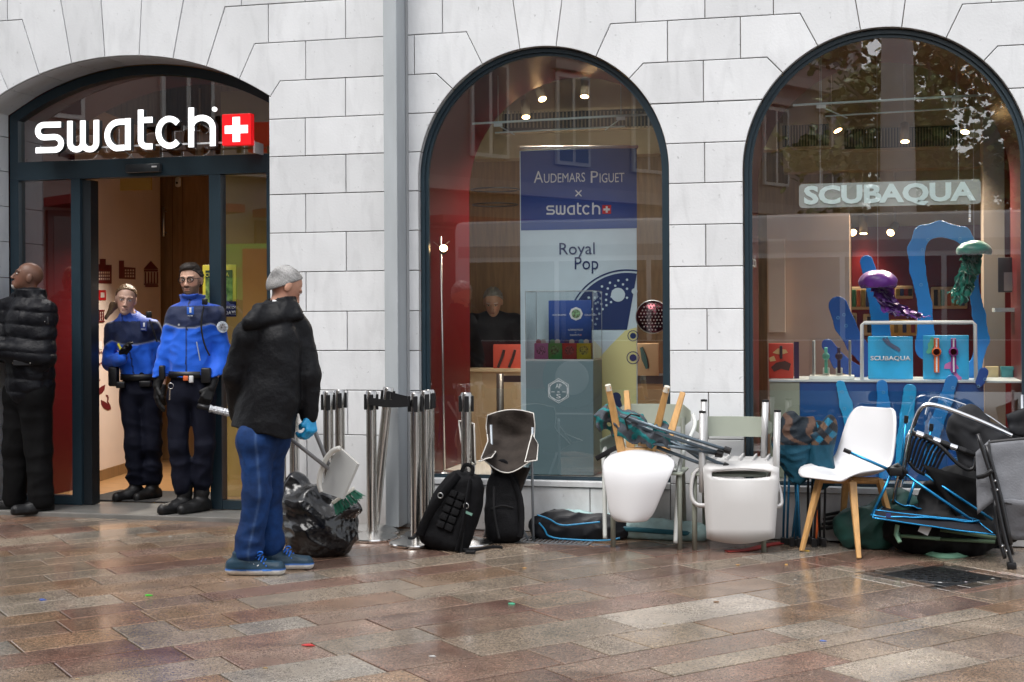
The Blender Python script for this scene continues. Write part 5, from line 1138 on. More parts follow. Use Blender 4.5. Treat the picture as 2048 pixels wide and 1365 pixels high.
# tram mast, overhead wires
mp_ = MIR(1796, 400, -15.2); ms = thing('tram_mast', (mp_.x, -15.2, 0), 'tall tapering pale concrete mast across the road, mirrored in the right-hand window', 'mast')
b = MB(); b.lathe([(.34, 0), (.30, 3), (.2, 9.5), (0, 9.6)], c=(mp_.x, -15.2, 0), seg=20); b.build('shaft', mat('mast_concrete', (.5, .47, .45), .7, var=.08, vscale=3), ms, smooth=True)
b = MB(); b.lathe([(.5, 0), (.5, .1), (.4, .2)], c=(mp_.x, -15.2, .0), seg=20); b.build('foot', MATS['mast_concrete'], ms)
for k, (z, y) in enumerate(((6.6, -16.), (6.3, -16.6), (6.0, -14.6))):
    b = MB(); b.tube([(-30, y, z+.35), (-12, y, z), (mp_.x, y, z+.2), (25, y, z+.1)], .012, 5); props(b.build('overhead_wire', mat('wire_dark', (.02, .02, .02), .6)), ('highest', 'middle', 'lowest')[k]+' tram wire over the road, mirrored in the arched glass', 'wire')
# plane tree
def tree(px, py, Y, label, seed, rx, rz, nleaf):
    rg = random.Random(seed); c = MIR(px, py, Y); t = thing('plane_tree', (c.x, Y, 0), label, 'tree'); bark = mat('bark', (.2, .17, .13), .85, var=.3, vscale=8, bump=.5, bscale=20)
    b = MB(); b.tube([(c.x, Y, 0), (c.x+.1, Y, 1.8), (c.x-.05, Y, c.z*.6), (c.x, Y, c.z)], [.24, .2, .16, .06], 10)
    for k in range(7):
        a = k*.9+rg.random(); z = c.z*rg.uniform(.5, .85); b.tube([(c.x, Y, z), (c.x+math.cos(a)*rx*.45, Y+math.sin(a)*rx*.4, z+rz*.45), (c.x+math.cos(a)*rx*.8, Y+math.sin(a)*rx*.7, z+rz*.7)], [.1, .06, .02], 6)
    b.build('trunk', bark, t, smooth=True); V = []; Fc = []
    clumps = [(rg.gauss(0, .45)*rx, rg.gauss(0, .4)*rx, rg.gauss(0, .42)*rz, rg.uniform(.35, .8)) for _ in range(46)]
    for k in range(nleaf):
        q = rg.choice(clumps); p = Vector((c.x+q[0]+rg.gauss(0, q[3]*.5), Y+q[1]+rg.gauss(0, q[3]*.5), c.z+q[2]+rg.gauss(0, q[3]*.42))); e = Euler((rg.uniform(-1, 1), rg.uniform(-1, 1), rg.uniform(0, 6.3))).to_matrix(); s = rg.uniform(.055, .10); n = len(V)
        V += [p+e @ Vector(w_)*s for w_ in ((-1, 0, 0), (-.3, -.75, .1), (.5, -.6, 0), (1.1, 0, -.15), (.5, .6, 0), (-.3, .75, .1))]; Fc.append([n+i for i in range(6)])
    o = mk('crown', V, Fc, mat('leaf_green', (.17, .22, .06), .5, var=.45, vscale=2.5), t); o['kind'] = 'stuff'
tree(1880, 285, -17.5, 'leafy plane tree across the road beside the mast, mirrored in the right-hand window', 5, 2.7, 2.7, 11000)
tree(2150, 250, -20., 'second plane tree further along the opposite kerb, mirrored at the edge of the glass', 9, 3.2, 3.0, 9000)
# ================================================================== things on the pavement
def lerp3(a, b, t): return Vector(a)+(Vector(b)-Vector(a))*t
def cloth(name, c00, c10, c11, c01, nu, nv, amp, seed, m, par, thick=.004, sag=None, freq=1., edge=None):
    """wrinkled fabric between four corners (00 -> 10 along u, 00 -> 01 along v)"""
    c00, c10, c11, c01 = [Vector(c) for c in (c00, c10, c11, c01)]; n = (c10-c00).cross(c01-c00).normalized(); rows_ = []
    rg = np.random.RandomState(seed); ks = [(rg.normal()*5*freq, rg.normal()*5*freq, rg.rand()*6.28, rg.uniform(.4, 1)) for _ in range(7)]
    for j in range(nv+1):
        v = j/nv; r_ = []
        for i in range(nu+1):
            u = i/nu; p = (c00*(1-u)+c10*u)*(1-v)+(c01*(1-u)+c11*u)*v; w_ = sum(a*abs(math.sin(k*u+l_*v+ph)) for k, l_, ph, a in ks)/3.-.6
            p = p+n*(amp*w_)
            if sag: p = p+Vector(sag)*(math.sin(math.pi*u)*math.sin(math.pi*v))
            r_.append(p)
        rows_.append(r_)
    b = MB(); b.sheet(rows_); o = b.build(name, m, par, smooth=True, recalc=False, thick=thick)
    if edge:
        path = rows_[0]+[r_[-1] for r_ in rows_[1:]]+rows_[-1][::-1][1:]+[r_[0] for r_ in rows_[::-1][1:-1]]
        e = MB(); e.tube(path, edge[1], 6, closed=True); e.build('piping', edge[0], o, smooth=True)
    return o
def blob(name, loc, lo, hi, fn, h, m, par, cols=None, rz=0.):
    """soft shape from a distance function in local metres"""
    o = sdf_obj(name, fn, lo, hi, h, m, par, cols); return o
def tubes(name, paths, r, m, par, seg=8):
    for p in paths: b = MB(); b.tube(p, r, seg); b.build(name, m, par, smooth=True)
def GY(px, y): q = W(px, 1085, y); return Vector((q.x, y, 0))
STEEL = mat('stanchion_steel', (.68, .66, .63), .2, 1., var=.08, vscale=40, stretch=(1, 1, .03)); BLK = mat('black_plastic', (.008, .008, .009), .42, spec=.35); BELT = mat('belt_black', (.007, .007, .008), .7, bump=.2, bscale=300, spec=.25)
# ------------------------------------------------------------------ queue posts
def stanchion(px, py, top_px, top_py, label, ang=0., grp='chrome queue posts along the wall', hgt=.95):
    g = G(px, py); t = thing('queue_post', (g.x, g.y, 0), label, 'queue post', grp); d = (Vector(g)-CAM).dot(FWD)
    tp = CAM+ray(top_px, top_py)*(d/1.)   # same distance as the foot
    lean = Vector((tp.x-g.x, 0, 0)); lx = lean.x if abs(lean.x) > .04 else 0.
    q = Vector((lx, 0, math.sqrt(max(.1, hgt*hgt-lx*lx)))).normalized(); Mx = Vector((0, 0, 1)).rotation_difference(q).to_matrix().to_4x4()
    zo = Matrix.Translation((0, 0, .16*abs(q.x)+.002)) @ Mx
    b = MB(); b.lathe([(.165, 0), (.168, .01), (.165, .018), (.1, .034), (.045, .05), (.038, .05)], seg=36, M=zo); b.build('base', STEEL, t, local=True, auto=30)
    b = MB(); b.lathe([(.033, .045), (.033, hgt-.1)], seg=20, M=zo); b.build('pole', STEEL, t, local=True, auto=30)
    b = MB(); b.lathe([(.0345, hgt-.1), (.035, hgt-.01), (.03, hgt), (0, hgt)], seg=20, M=zo); hd = b.build('head', mat('head_steel', (.4, .39, .38), .25, 1.), t, local=True, auto=30)
    for k in range(4):
        b = MB(); b.box((.032, -.014, hgt-.12), (.047, .014, hgt-.02), zo @ Matrix.Rotation(R(90*k+20+ang), 4, 'Z'), .004); b.build('belt_clip', BLK, t, local=True)
    return t, (Matrix.Translation(g) @ zo) @ Vector((0, 0, hgt-.06))
_, hA = stanchion(744, 1079, 738, 797, 'tall chrome queue post nearest the black bin bag, belt clipped to it'); _, hB = stanchion(748, 1068, 780, 794, 'chrome queue post leaning against the grey downpipe')
stanchion(658, 1080, 659, 798, 'chrome queue post behind the dustpan'); stanchion(681, 1070, 680, 791, 'chrome queue post close to the wall behind the dustpan one')
stanchion(563, 1062, 562, 800, 'chrome queue post half hidden by the sweeping man, beside the doorway'); stanchion(590, 1060, 588, 795, 'chrome queue post between the sweeping man and the pier')
_, hC = stanchion(832, 1090, 832, 800, 'chrome queue post holding the free end of the short belt'); _, hD = stanchion(852, 1078, 851, 792, 'chrome queue post in the tight cluster beside the red lining', 15); stanchion(860, 1072, 857, 789, 'hindmost chrome queue post of the cluster by the window', 40)
stanchion(934, 1090, 933, 803, 'chrome queue post between the camp chair and the backpack')
def belt(a, b_, label, w_=.048):
    t = []
    for i in range(13): u = i/12; p = a.lerp(b_, u)+Vector((0, 0, -.012*math.sin(math.pi*u))); t.append(p)
    b = MB(); b.sheet([[p+Vector((0, 0, s*w_/2)) for p in t] for s in (-1, 1)]); o = b.build('retractable_belt', BELT, None, thick=.002, recalc=False); props(o, label, 'belt')
belt(hA+Vector((.0, -.052, .0)), hC+Vector((-.02, -.052, 0)), 'short black belt stretched between the two front queue posts'); belt(hB+Vector((.03, -.03, .01)), hD+Vector((0, -.045, .0)), 'black belt from the leaning queue post to the cluster')
# ------------------------------------------------------------------ bin bag
g = G(634, 1108); t = thing('bin_bag', (g.x, g.y, 0), 'full glossy black plastic bin bag slumped on the paving', 'bag')
def bagf(X, Y, Z):
    d = ell(X, Y, Z, (.03, 0, .14), (.225, .18, .155)); d = smin(d, ell(X, Y, Z, (-.03, .02, .27), (.21, .15, .13)), .07)
    d = smin(d, ell(X, Y, Z, (-.13, .03, .37), (.07, .06, .10)), .05); d = smin(d, ell(X, Y, Z, (.17, .0, .29), (.09, .08, .05)), .05)
    d = d-.020*creases(X, Y, Z*1.6, 13, 3)-.011*creases(X, Y, Z*1.3, 30, 5)-.004*creases(X, Y, Z, 75, 9)
    d = np.maximum(d, -.004-Z+0*X)
    return d*.7
o = blob('sack', None, (-.34, -.28, -.02), (.36, .3, .53), bagf, .0075, mat('bin_bag_plastic', (.006, .006, .007), .2, spec=.5, bump=.3, bscale=30, coat=.15), t)
b = MB(); pl_ = [Vector((.06+.055*i, -.225+.012*i*i*.6, .17-.02*j*3)) for j in range(2) for i in range(4)]
for k in range(3):
    q = MB(); q.box((.05+k*.055, -.005, .08), (.085+k*.055, .002, .16+.01*k), Matrix.Translation((0, -.222+.018*k, 0)), .002)
# ------------------------------------------------------------------ broom and dustpan
def along(px0, py0, px1, py1, y0, y1): return [W(px0, py0, y0), W(px1, py1, y1)]
GH = mat('handle_grey', (.22, .22, .225), .4)
y_man = -1.75
p0, p1 = W(612, 820, -1.45), W(684, 996, -1.25); t = thing('broom', p1, 'long-handled broom with white head and green bristles, held by the sweeping man', 'broom')
b = MB(); b.tube([p0, p1], .0125, 12); b.build('handle', GH, t, smooth=True); b = MB(); b.lathe([(.0, .012), (.014, .008), (.0135, 0)], seg=12, M=Matrix.Translation(p0)); b.build('cap', GH, t)
a, d = W(664, 1008, -1.27), W(709, 977, -1.2); ax_ = (d-a).normalized(); dn = Vector((.55, 0, -.83)); dn = (dn-ax_*dn.dot(ax_)).normalized(); sd_ = ax_.cross(dn)
Mh = Matrix((ax_, sd_, -dn)).transposed().to_4x4(); Mh.translation = (a+d)/2; L = (d-a).length/2
b = MB(); b.box((-L, -.018, -.010), (L, .018, .012), Mh, .007); b.build('head', mat('broom_white', (.68, .66, .58), .4), t, auto=40)
rg = random.Random(2); b = MB()
for k in range(120):
    u = rg.uniform(-L*.95, L*.95); v = rg.uniform(-.018, .018); q = Mh @ Vector((u, v, -.01)); e = Mh @ Vector((u*1.25+rg.gauss(0, .006), v*2.2+rg.gauss(0, .005), -.062-rg.random()*.018)); b.tube([q, e], .0020, 4)
o = b.build('bristles', mat('bristle_green', (.008, .16, .09), .5), t); o['kind'] = 'stuff'
p0, p1 = W(573, 872, -1.55), W(657, 938, -1.38); t = thing('dustpan', p1, 'grey long-handled dustpan with white rim, tipped up behind the broom', 'dustpan')
b = MB(); b.tube([p0, p1], .0115, 12); b.build('handle', GH, t, smooth=True)
pan = [W(*p, -1.36) for p in ((676, 893), (715, 928), (683, 987), (664, 1004), (636, 975), (650, 930))]
b = MB(); cols_ = [(676, 893), (715, 928), (684, 998), (641, 984), (656, 935)]; P3 = [W(p[0], p[1], -1.32-.0006*(p[1]-893)) for i, p in enumerate(cols_)]; n = len(P3); dv = Vector((.01, .012, -.004))
b.add(P3+[p+dv for p in P3], [list(range(n)), list(range(n, 2*n))[::-1]]+[(i, (i+1) % n, n+(i+1) % n, n+i) for i in range(n)]); b.build('pan', mat('pan_grey', (.42, .42, .4), .4), t)
arc_ = [W(*p, -1.36) for p in ((680, 897), (664, 902), (650, 920), (641, 945), (638, 968), (644, 984))]; b = MB(); b.tube(chaikin(arc_, 2), .016, 8, flat=(1, 1.5)); b.build('rim', mat('rim_white', (.72, .70, .64), .45), t, smooth=True)
b = MB(); q = W(674, 955, -1.342); b.box((q.x-.01, q.y-.002, q.z-.025), (q.x+.01, q.y, q.z+.025), None); b.build('sticker', mat('sticker_pale', (.7, .72, .75), .4), t)
# ------------------------------------------------------------------ backpacks
FAB = mat('pack_black', (.0055, .0055, .0065), .75, var=.3, vscale=30, bump=.35, bscale=120, spec=.12); MESH_ = mat('pack_mesh', (.010, .010, .011), .85, bump=.7, bscale=260, spec=.12)
def backpack(px, py, w_, h_, d_, tilt, yawd, label, front):
    g = G(px, py); t = thing('backpack', (g.x, g.y, 0), label, 'backpack', rz=R(yawd)); Mt = Matrix.Rotation(R(tilt), 4, 'Y') @ Matrix.Rotation(R(-12), 4, 'X'); inv = np.array(Mt.inverted().to_3x3())
    def tr(X, Y, Z): return inv[0, 0]*X+inv[0, 1]*Y+inv[0, 2]*Z, inv[1, 0]*X+inv[1, 1]*Y+inv[1, 2]*Z, inv[2, 0]*X+inv[2, 1]*Y+inv[2, 2]*Z
    def fn(X, Y, Z):
        x, y, z = tr(X, Y, Z); wd = w_/2*(1-.35*np.clip((z/h_-.45)/.55, 0, 1)**1.6)
        d = rbox(x*(w_/2)/wd, y, z, (0, 0, h_/2), (w_/2, d_/2, h_/2), .075); d = smin(d, rbox(x, y, z, (0, d_*.35, h_*.34), (w_*.4, d_*.35, h_*.3), .05), .03)
        return d*.8+.006*wob(X, Y, Z, 26, 7)-.003*creases(X, Y, Z, 40, 2)
    e = .12
    sdf_obj('body', fn, (-w_/2-.1-abs(math.sin(R(tilt)))*h_*(1 if tilt < 0 else 0), -d_/2-.1, -.05), (w_/2+.1+abs(math.sin(R(tilt)))*h_*(1 if tilt > 0 else 0), d_+h_*.2+.1, h_+.08), .01, FAB, t)
    T3 = lambda x, y, z: Mt @ Vector((x, y, z))
    def strap(pts, wd, m=FAB, name='strap'):
        P_ = chaikin([T3(*p) for p in pts], 2); b = MB(); b.tube(P_, wd, 8, flat=(.32, 1.) if False else (1., .3)); b.build(name, m, t, smooth=True, local=True)
    if front:     # harness side towards the camera
        b = MB(); yb_ = -d_/2-.012
        for sx in (-1, 1):
            strap([(sx*w_*.12, yb_, h_*.93), (sx*w_*.2, yb_-.03, h_*.75), (sx*w_*.3, yb_-.035, h_*.5), (sx*w_*.36, yb_-.02, h_*.3), (sx*w_*.38, yb_, h_*.08)], .03)
            strap([(sx*w_*.37, yb_-.02, h_*.3), (sx*w_*.46, yb_+.02, h_*.02), (sx*w_*.55, yb_-.02, .0)], .011, BELT)
            q = T3(sx*w_*.26, yb_-.05, h_*.62); b = MB(); b.tube([q+Vector((.016*math.cos(R(a)), 0, .016*math.sin(R(a)))) for a in range(0, 360, 30)], .003, 6, closed=True); b.build('ring', mat('ring_steel', (.5, .5, .5), .3, 1.), t, smooth=True, local=True)
            for kz in range(5):
                z_ = h_*(.3+.1*kz); b = MB(); c0 = T3(sx*w_*.085, yb_-.002, z_); b.box((-w_*.075, -.012, -h_*.042), (w_*.075, .01, h_*.042), Matrix.Translation(c0) @ Mt, .008); b.build('back_pad', MESH_, t, local=True, auto=40)
        strap([(-w_*.1, -d_/2, h_*.98), (-.03, -d_/2-.01, h_+.045), (.03, -d_/2-.01, h_+.045), (w_*.1, -d_/2, h_*.98)], .012, FAB, 'grab_handle')
        b = MB(); q = T3(w_*.36, yb_-.045, h_*.55); b.box((-.022, -.002, -.008), (.022, .002, .008), Matrix.Translation(q) @ Mt); b.build('label_tab', mat('tab_green', (.1, .2, .16), .5), t, local=True)
    else:
        strap([(w_*.1, -d_*.45, h_*.95), (w_*.45, -d_*.5, h_*.7), (w_*.52, -d_*.5, h_*.35), (w_*.42, -d_*.4, h_*.05)], .022); strap([(-w_*.2, -d_*.52, h_*.8), (-w_*.22, -d_*.56, h_*.4), (-w_*.1, -d_*.55, .02)], .008, BELT, 'zip')
        strap([(-w_*.3, -d_*.53, h_*.45), (0, -d_*.58, h_*.5), (w_*.3, -d_*.53, h_*.45)], .006, BELT, 'zip'); strap([(-.03, -d_*.3, h_*.97), (-.02, -d_*.35, h_+.05), (.03, -d_*.35, h_+.05), (.04, -d_*.3, h_*.97)], .012, FAB, 'grab_handle')
    return t
backpack(878, 1100, .33, .50, .16, 20, 0, 'black backpack propped on the queue post base, padded harness side facing out', True)
backpack(1010, 1086, .24, .46, .17, -3, 8, 'slim black backpack standing upright under the brown camp chair', False)
# webbing strap lying on the ground
b = MB(); b.tube(chaikin([G(905, 1100), G(925, 1106)+Vector((0, 0, .01)), G(950, 1104), G(985, 1096), G(1005, 1098)], 2), .012, 6, flat=(1, .2)); 
o = b.build('webbing_strap', BELT, None, smooth=True); o.location.z = .006; props(o, 'loose black webbing strap with buckle on the paving by the propped backpack', 'strap')
q = G(941, 1108); bb = MB(); bb.box((q.x-.03, q.y-.014, .002), (q.x+.03, q.y+.014, .02), None, .004); bb.build('buckle', BLK, o)
# ------------------------------------------------------------------ brown camp chair with pale piping
TAU = mat('camp_brown', (.036, .029, .025), .75, spec=.15, var=.25, vscale=12, bump=.3, bscale=60); PIPE = mat('camp_piping', (.62, .60, .56), .6); TG = mat('tube_grey', (.30, .33, .36), .35, .3)
yc = -.30; t = thing('camp_chair', G(1020, 1075), 'brown folding camp chair with white piping and grey legs, against the window', 'camp chair')
rows_ = []; nv_, nu_ = 18, 16; rgw = np.random.RandomState(4)
for j in range(nv_+1):
    v = j/nv_; lx = np.interp(v, [0, .25, .6, 1], [975, 972, 976, 962]); rx = np.interp(v, [0, .25, .7, 1], [1067, 1070, 1067, 1062]); r_ = []
    for i in range(nu_+1):
        u = i/nu_; py = (831-4*u-9*math.sin(math.pi*u))*(1-v)+(917+6*u+26*math.sin(math.pi*u)**1.2)*v; dep = yc+.05-.30*max(0, v-.45)/.55*(1 if True else 0)+.05*math.sin(math.pi*u)*math.sin(math.pi*v)
        wr_ = .012*abs(math.sin(5*u+3*v+.5))+.010*abs(math.sin(9*v-4*u))+.006*math.sin(17*u+6*v); r_.append(W(lx+(rx-lx)*u, py, dep+wr_))
    rows_.append(r_)
b = MB(); b.sheet(rows_); bk = b.build('backrest_and_seat', TAU, t, smooth=True, recalc=False, thick=.004)
path = rows_[0]+[r_[-1] for r_ in rows_[1:]]+rows_[-1][::-1][1:]+[r_[0] for r_ in rows_[::-1][1:-1]]; e = MB(); e.tube(path, .0038, 6, closed=True); e.build('piping', PIPE, bk, smooth=True)
cloth('seat_skirt', W(976, 925, yc-.1), W(1060, 935, yc-.1), W(1040, 985, yc-.15), W(1000, 975, yc-.15), 8, 6, .03, 8, TAU, t, .004)
for pts in ([(982, 850), (985, 935), (981, 1085)], [(1065, 855), (1064, 930), (1067, 1087)], [(985, 930), (1005, 985), (1060, 1086)], [(1062, 930), (1040, 985), (979, 1040), (968, 1075)], [(990, 925), (972, 1000), (977, 1075)]):
    k = len(pts); tubes('leg', [[W(p[0], p[1], yc-.02*(i+1)) for i, p in enumerate(pts)]], .0085, TG, t)
for p in ((981, 1086), (1067, 1088), (1060, 1087), (977, 1076)): q = W(p[0], p[1], yc-.06); b = MB(); b.box((q.x-.016, q.y-.016, max(0, q.z-.012)), (q.x+.016, q.y+.016, q.z+.025), None, .004); b.build('foot', BLK, t)
cloth('armrest', W(958, 925, yc-.36), W(985, 915, yc-.32), W(992, 905, yc-.08), W(975, 912, yc-.08), 8, 8, .008, 5, TAU, t, .005, edge=(PIPE, .004))
cloth('armrest', W(1050, 925, yc-.34), W(1074, 922, yc-.34), W(1076, 890, yc-.05), W(1064, 870, yc-.03), 6, 6, .008, 15, TAU, t, .005, edge=(PIPE, .004))
t = thing('camp_chair', G(925, 1062), 'second brown camp chair, only its piped edge showing behind the queue post', 'camp chair')
cloth('backrest', W(917, 842, -.16), W(948, 848, -.16), W(950, 930, -.17), W(926, 915, -.18), 8, 10, .015, 9, TAU, t, .004, edge=(PIPE, .0055)); tubes('leg', [[W(930, 905, -.17), W(926, 1000, -.2), W(930, 1062, -.2)], [W(948, 905, -.15), W(945, 1060, -.15)]], .0085, TG, t)
# ------------------------------------------------------------------ bundled tent cloth and rolled mat
g = GY(1150, -.2); t = thing('fabric_bundle', (g.x, g.y, 0), 'crumpled black tent cloth with bright blue piping on the paving', 'bundle')
fn = lambda X, Y, Z: np.maximum(smin(ell(X, Y, Z, (-.1, 0, .06), (.19, .12, .10)), ell(X, Y, Z, (.14, .03, .05), (.2, .1, .09)), .05)-.02*creases(X, Y, Z, 22, 4)-.01*creases(X, Y, Z, 45, 8), -Z)*.8
sdf_obj('cloth', fn, (-.4, -.2, -.01), (.42, .22, .22), .009, mat('tent_black', (.006, .007, .010), .6, var=.4, vscale=20, spec=.3), t)
CY = mat('piping_cyan', (.01, .21, .42), .45)
for pts in ([(1078, 1050), (1090, 1062), (1096, 1078), (1160, 1081), (1215, 1080), (1240, 1074)], [(1075, 1035), (1100, 1042), (1120, 1055), (1160, 1050), (1200, 1045)]):
    b = MB(); b.tube(chaikin([GY(p[0], -.335)+Vector((0, 0, max(.008, (1083-p[1])/300.))) for p in pts], 2), .0055, 6); b.build('piping', CY, t, smooth=True)
g = GY(1285, -.12); t = thing('rolled_mat', (g.x, g.y, 0), 'pale teal rolled sleeping mat lying along the wall foot behind the chairs', 'mat')
fn = lambda X, Y, Z: np.maximum(cap(X, Y, Z, (-.5, .03, .075), (.36, -.02, .05), .085, .055)-.012*creases(X, Y, Z, 16, 3)-.004*creases(X, Y, Z, 40, 6), -Z)*.85
sdf_obj('roll', fn, (-.65, -.15, -.01), (.5, .16, .2), .01, mat('mat_teal', (.36, .52, .52), .55, var=.2, vscale=12), t); b = MB(); b.tube([(-.45, -.085, .075), (-.1, -.088, .07), (.33, -.08, .05)], .016, 6, flat=(1, .4)); b.build('trim', mat('mat_trim', (.01, .11, .15), .5), t, local=True)
# ------------------------------------------------------------------ sage metal chairs
SAGE = mat('sage_paint', (.34, .37, .31), .42, var=.05, vscale=6); OLV = mat('sage_leg', (.25, .265, .22), .4, var=.08, vscale=8)
def sage_chair(pl, pr, pt, pb, yb, legs, label):
    a, b_, c, d = rect(pl, pt, pr, pb, yb); t = thing('metal_chair', ((a+b_)/2, yb-.2, 0), label, 'chair'); n = 12
    rows_ = [[Vector((a+(b_-a)*i/n, yb-.05*math.sin(math.pi*i/n)*-1, z)) for i in range(n+1)] for z in (c, d)]
    b = MB(); w2, h2 = (b_-a), (d-c); pr_ = rrect(w2, h2, h2*.28, 4); m_ = len(pr_)
    V = [Vector(((a+b_)/2+p[0], yb+.05*(1-(2*p[0]/w2)**2), (c+d)/2+p[1])) for p in pr_]; V2 = [v+Vector((0, -.018, 0)) for v in V]; cV, cV2 = Vector(((a+b_)/2, yb+.05, (c+d)/2)), Vector(((a+b_)/2, yb+.032, (c+d)/2))
    strips = []; 
    xs = [-.5, -.4, -.25, -.1, .1, .25, .4, .5]; top, bot = [], []
    for x in xs:
        e = max(0, abs(x)*w2-(w2/2-h2*.28)); ins = h2*.28-math.sqrt(max(0, (h2*.28)**2-e*e)); y_ = yb+.05*(1-(2*x)**2); X0 = (a+b_)/2+x*w2
        top.append((X0, y_, d-ins)); bot.append((X0, y_, c+ins))
    k = len(xs); fr_ = [Vector(p)+Vector((0, -.018, 0)) for p in top+bot]; bk_ = [Vector(p) for p in top+bot]
    f = [(i, i+1, k+i+1, k+i) for i in range(k-1)]; loop_ = list(range(k))+[k+i for i in range(k-1, -1, -1)]
    b.add(fr_+bk_, f+[tuple(2*k+j for j in q)[::-1] for q in f]+[(loop_[i], loop_[(i+1) % (2*k)], 2*k+loop_[(i+1) % (2*k)], 2*k+loop_[i]) for i in range(2*k)]); b.build('backrest', SAGE, t, auto=45)
    zs = .45; b = MB(); b.box((a+.01, yb-.38, zs), (b_-.01, yb-.04, zs+.018), None, .008); b.build('seat', SAGE, t, auto=40)
    for (fx, fy) in ((a+.03, yb-.36), (b_-.03, yb-.36)): b = MB(); b.tube([(fx, fy, 0), (fx, fy+.01, zs)], .016, 10); b.build('leg', OLV, t, smooth=True)
    for (fx) in (a+.05, b_-.05): b = MB(); b.tube([(fx, yb+.04, 0), (fx, yb-.03, zs), (fx, yb-.005, c+.06)], .015, 10); b.build('rear_leg', OLV, t, smooth=True)
    return t, (a, b_, zs)
tS1, s1_ = sage_chair(1235, 1382, 809, 853, -.14, None, 'sage green metal chair under the upturned white shell chair')
tS2, s2_ = sage_chair(1392, 1544, 834, 874, -.14, None, 'sage green metal chair under the upturned grey plastic armchair')
# pale metal frame chair stacked with the first sage chair
WG = mat('white_metal', (.52, .54, .52), .4); t = thing('metal_chair', G(1290, 1078), 'off-white metal frame chair stacked into the sage chair', 'chair')
for pts in ([(1210, 1078), (1209, 960), (1206, 905), (1216, 885), (1240, 870)], [(1351, 1087), (1355, 960), (1362, 915), (1378, 880), (1392, 850), (1386, 830)]): b = MB(); b.tube(chaikin([W(p[0], p[1], -.52+.06*i) for i, p in enumerate(pts)], 2), .0135, 10); b.build('leg', WG, t, smooth=True)
a = G(1210, 1079); b = MB(); b.box((W(1215, 960, -.5).x, -.5, .475), (W(1352, 960, -.5).x, -.2, .49), None, .006); b.build('seat', WG, t)
cloth('cover', W(1200, 880, -.42), W(1245, 858, -.35), W(1250, 905, -.3), W(1205, 925, -.4), 8, 8, .03, 4, mat('cover_sage', (.16, .2, .17), .7), t, .004)
# ------------------------------------------------------------------ shell chairs
SHELL = mat('shell_white', (.66, .66, .675), .32); BEECH = mat('beech', (.55, .31, .115), .45, var=.18, vscale=10, stretch=(5, 5, .7)); TAPE = mat('foot_tape', (.6, .56, .48), .6)
def shell_rows(n=26, mth=15):
    rows_ = []
    prof = [(-.235, .425), (-.225, .44), (-.17, .448), (-.08, .44), (.02, .432), (.10, .438), (.155, .47), (.185, .53), (.205, .62), (.225, .72), (.243, .80), (.25, .825)]
    wid = [.30, .37, .43, .455, .46, .455, .445, .43, .41, .375, .31, .23]; cup = [.0, .012, .03, .045, .055, .06, .065, .055, .045, .035, .022, .015]
    prof = chaikin([Vector((p[0], p[1], 0)) for p in prof], 1); k = len(prof)
    for i, p in enumerate(prof):
        s = i/(k-1)*(len(wid)-1); j = min(int(s), len(wid)-2); f = s-j; w_ = wid[j]*(1-f)+wid[j+1]*f; c_ = cup[j]*(1-f)+cup[j+1]*f; r_ = []
        tg = (prof[min(i+1, k-1)]-prof[max(i-1, 0)]).normalized(); nn = Vector((0, -tg.y, tg.x))
        for q in range(mth):
            u = -1+2*q/(mth-1); r_.append(Vector((u*w_/2, p.x, p.y))+nn*(c_*abs(u)**2.4))
        rows_.append(r_)
    return rows_
def shell_chair(name, label, Mw, feet, tape=False):
    """Mw: world matrix of the shell (local: seat front -y, up +z); feet: 4 world/local leg ends"""
    t = thing(name, Mw.translation, label, 'chair'); b = MB(); b.sheet([[Mw @ p for p in r_] for r_ in shell_rows()]); b.build('shell', SHELL, t, smooth=True, recalc=False, thick=.012)
    for k, (sx, sy) in enumerate(((-1, -1), (1, -1), (1, 1), (-1, 1))):
        top = Mw @ Vector((sx*.125, sy*.115, .415)); ft = feet[k] if feet else Mw @ Vector((sx*.23, sy*.21, 0)); ax_ = (ft-top).normalized(); up_ = ax_.orthogonal().normalized()
        hor = ax_.cross(Vector((0, 0, 1))); hor = hor.normalized() if hor.length > .1 else Vector((1, 0, 0)); ot = ax_.cross(hor)
        v = []
        for p, w1, w2 in ((top, .023, .017), (ft, .013, .012)): v += [p+hor*a_*w1+ot*c_*w2 for a_, c_ in ((-1, -1), (1, -1), (1, 1), (-1, 1))]
        bm = MB(); bm.add(v, [(0, 1, 2, 3), (4, 7, 6, 5)]+[(i, 4+i, 4+(i+1) % 4, (i+1) % 4) for i in range(4)]); lg = bm.build('leg', BEECH, t)
        md = lg.modifiers.new('round', 'BEVEL'); md.width = .005; md.segments = 2
        if tape and k in (0, 1): q = MB(); q.tube([ft-ax_*.028, ft+ax_*.004], .019, 10); q.build('foot_wrap', TAPE, lg)
    for (p, q) in (((-.125, -.115), (.125, .115)), ((.125, -.115), (-.125, .115))):
        a, d = Mw @ Vector((p[0], p[1], .405)), Mw @ Vector((q[0], q[1], .405)); b = MB(); b.tube([a, d], .021, 8, flat=(1., .8)); b.build('cross_rail', BEECH, t)
    return t
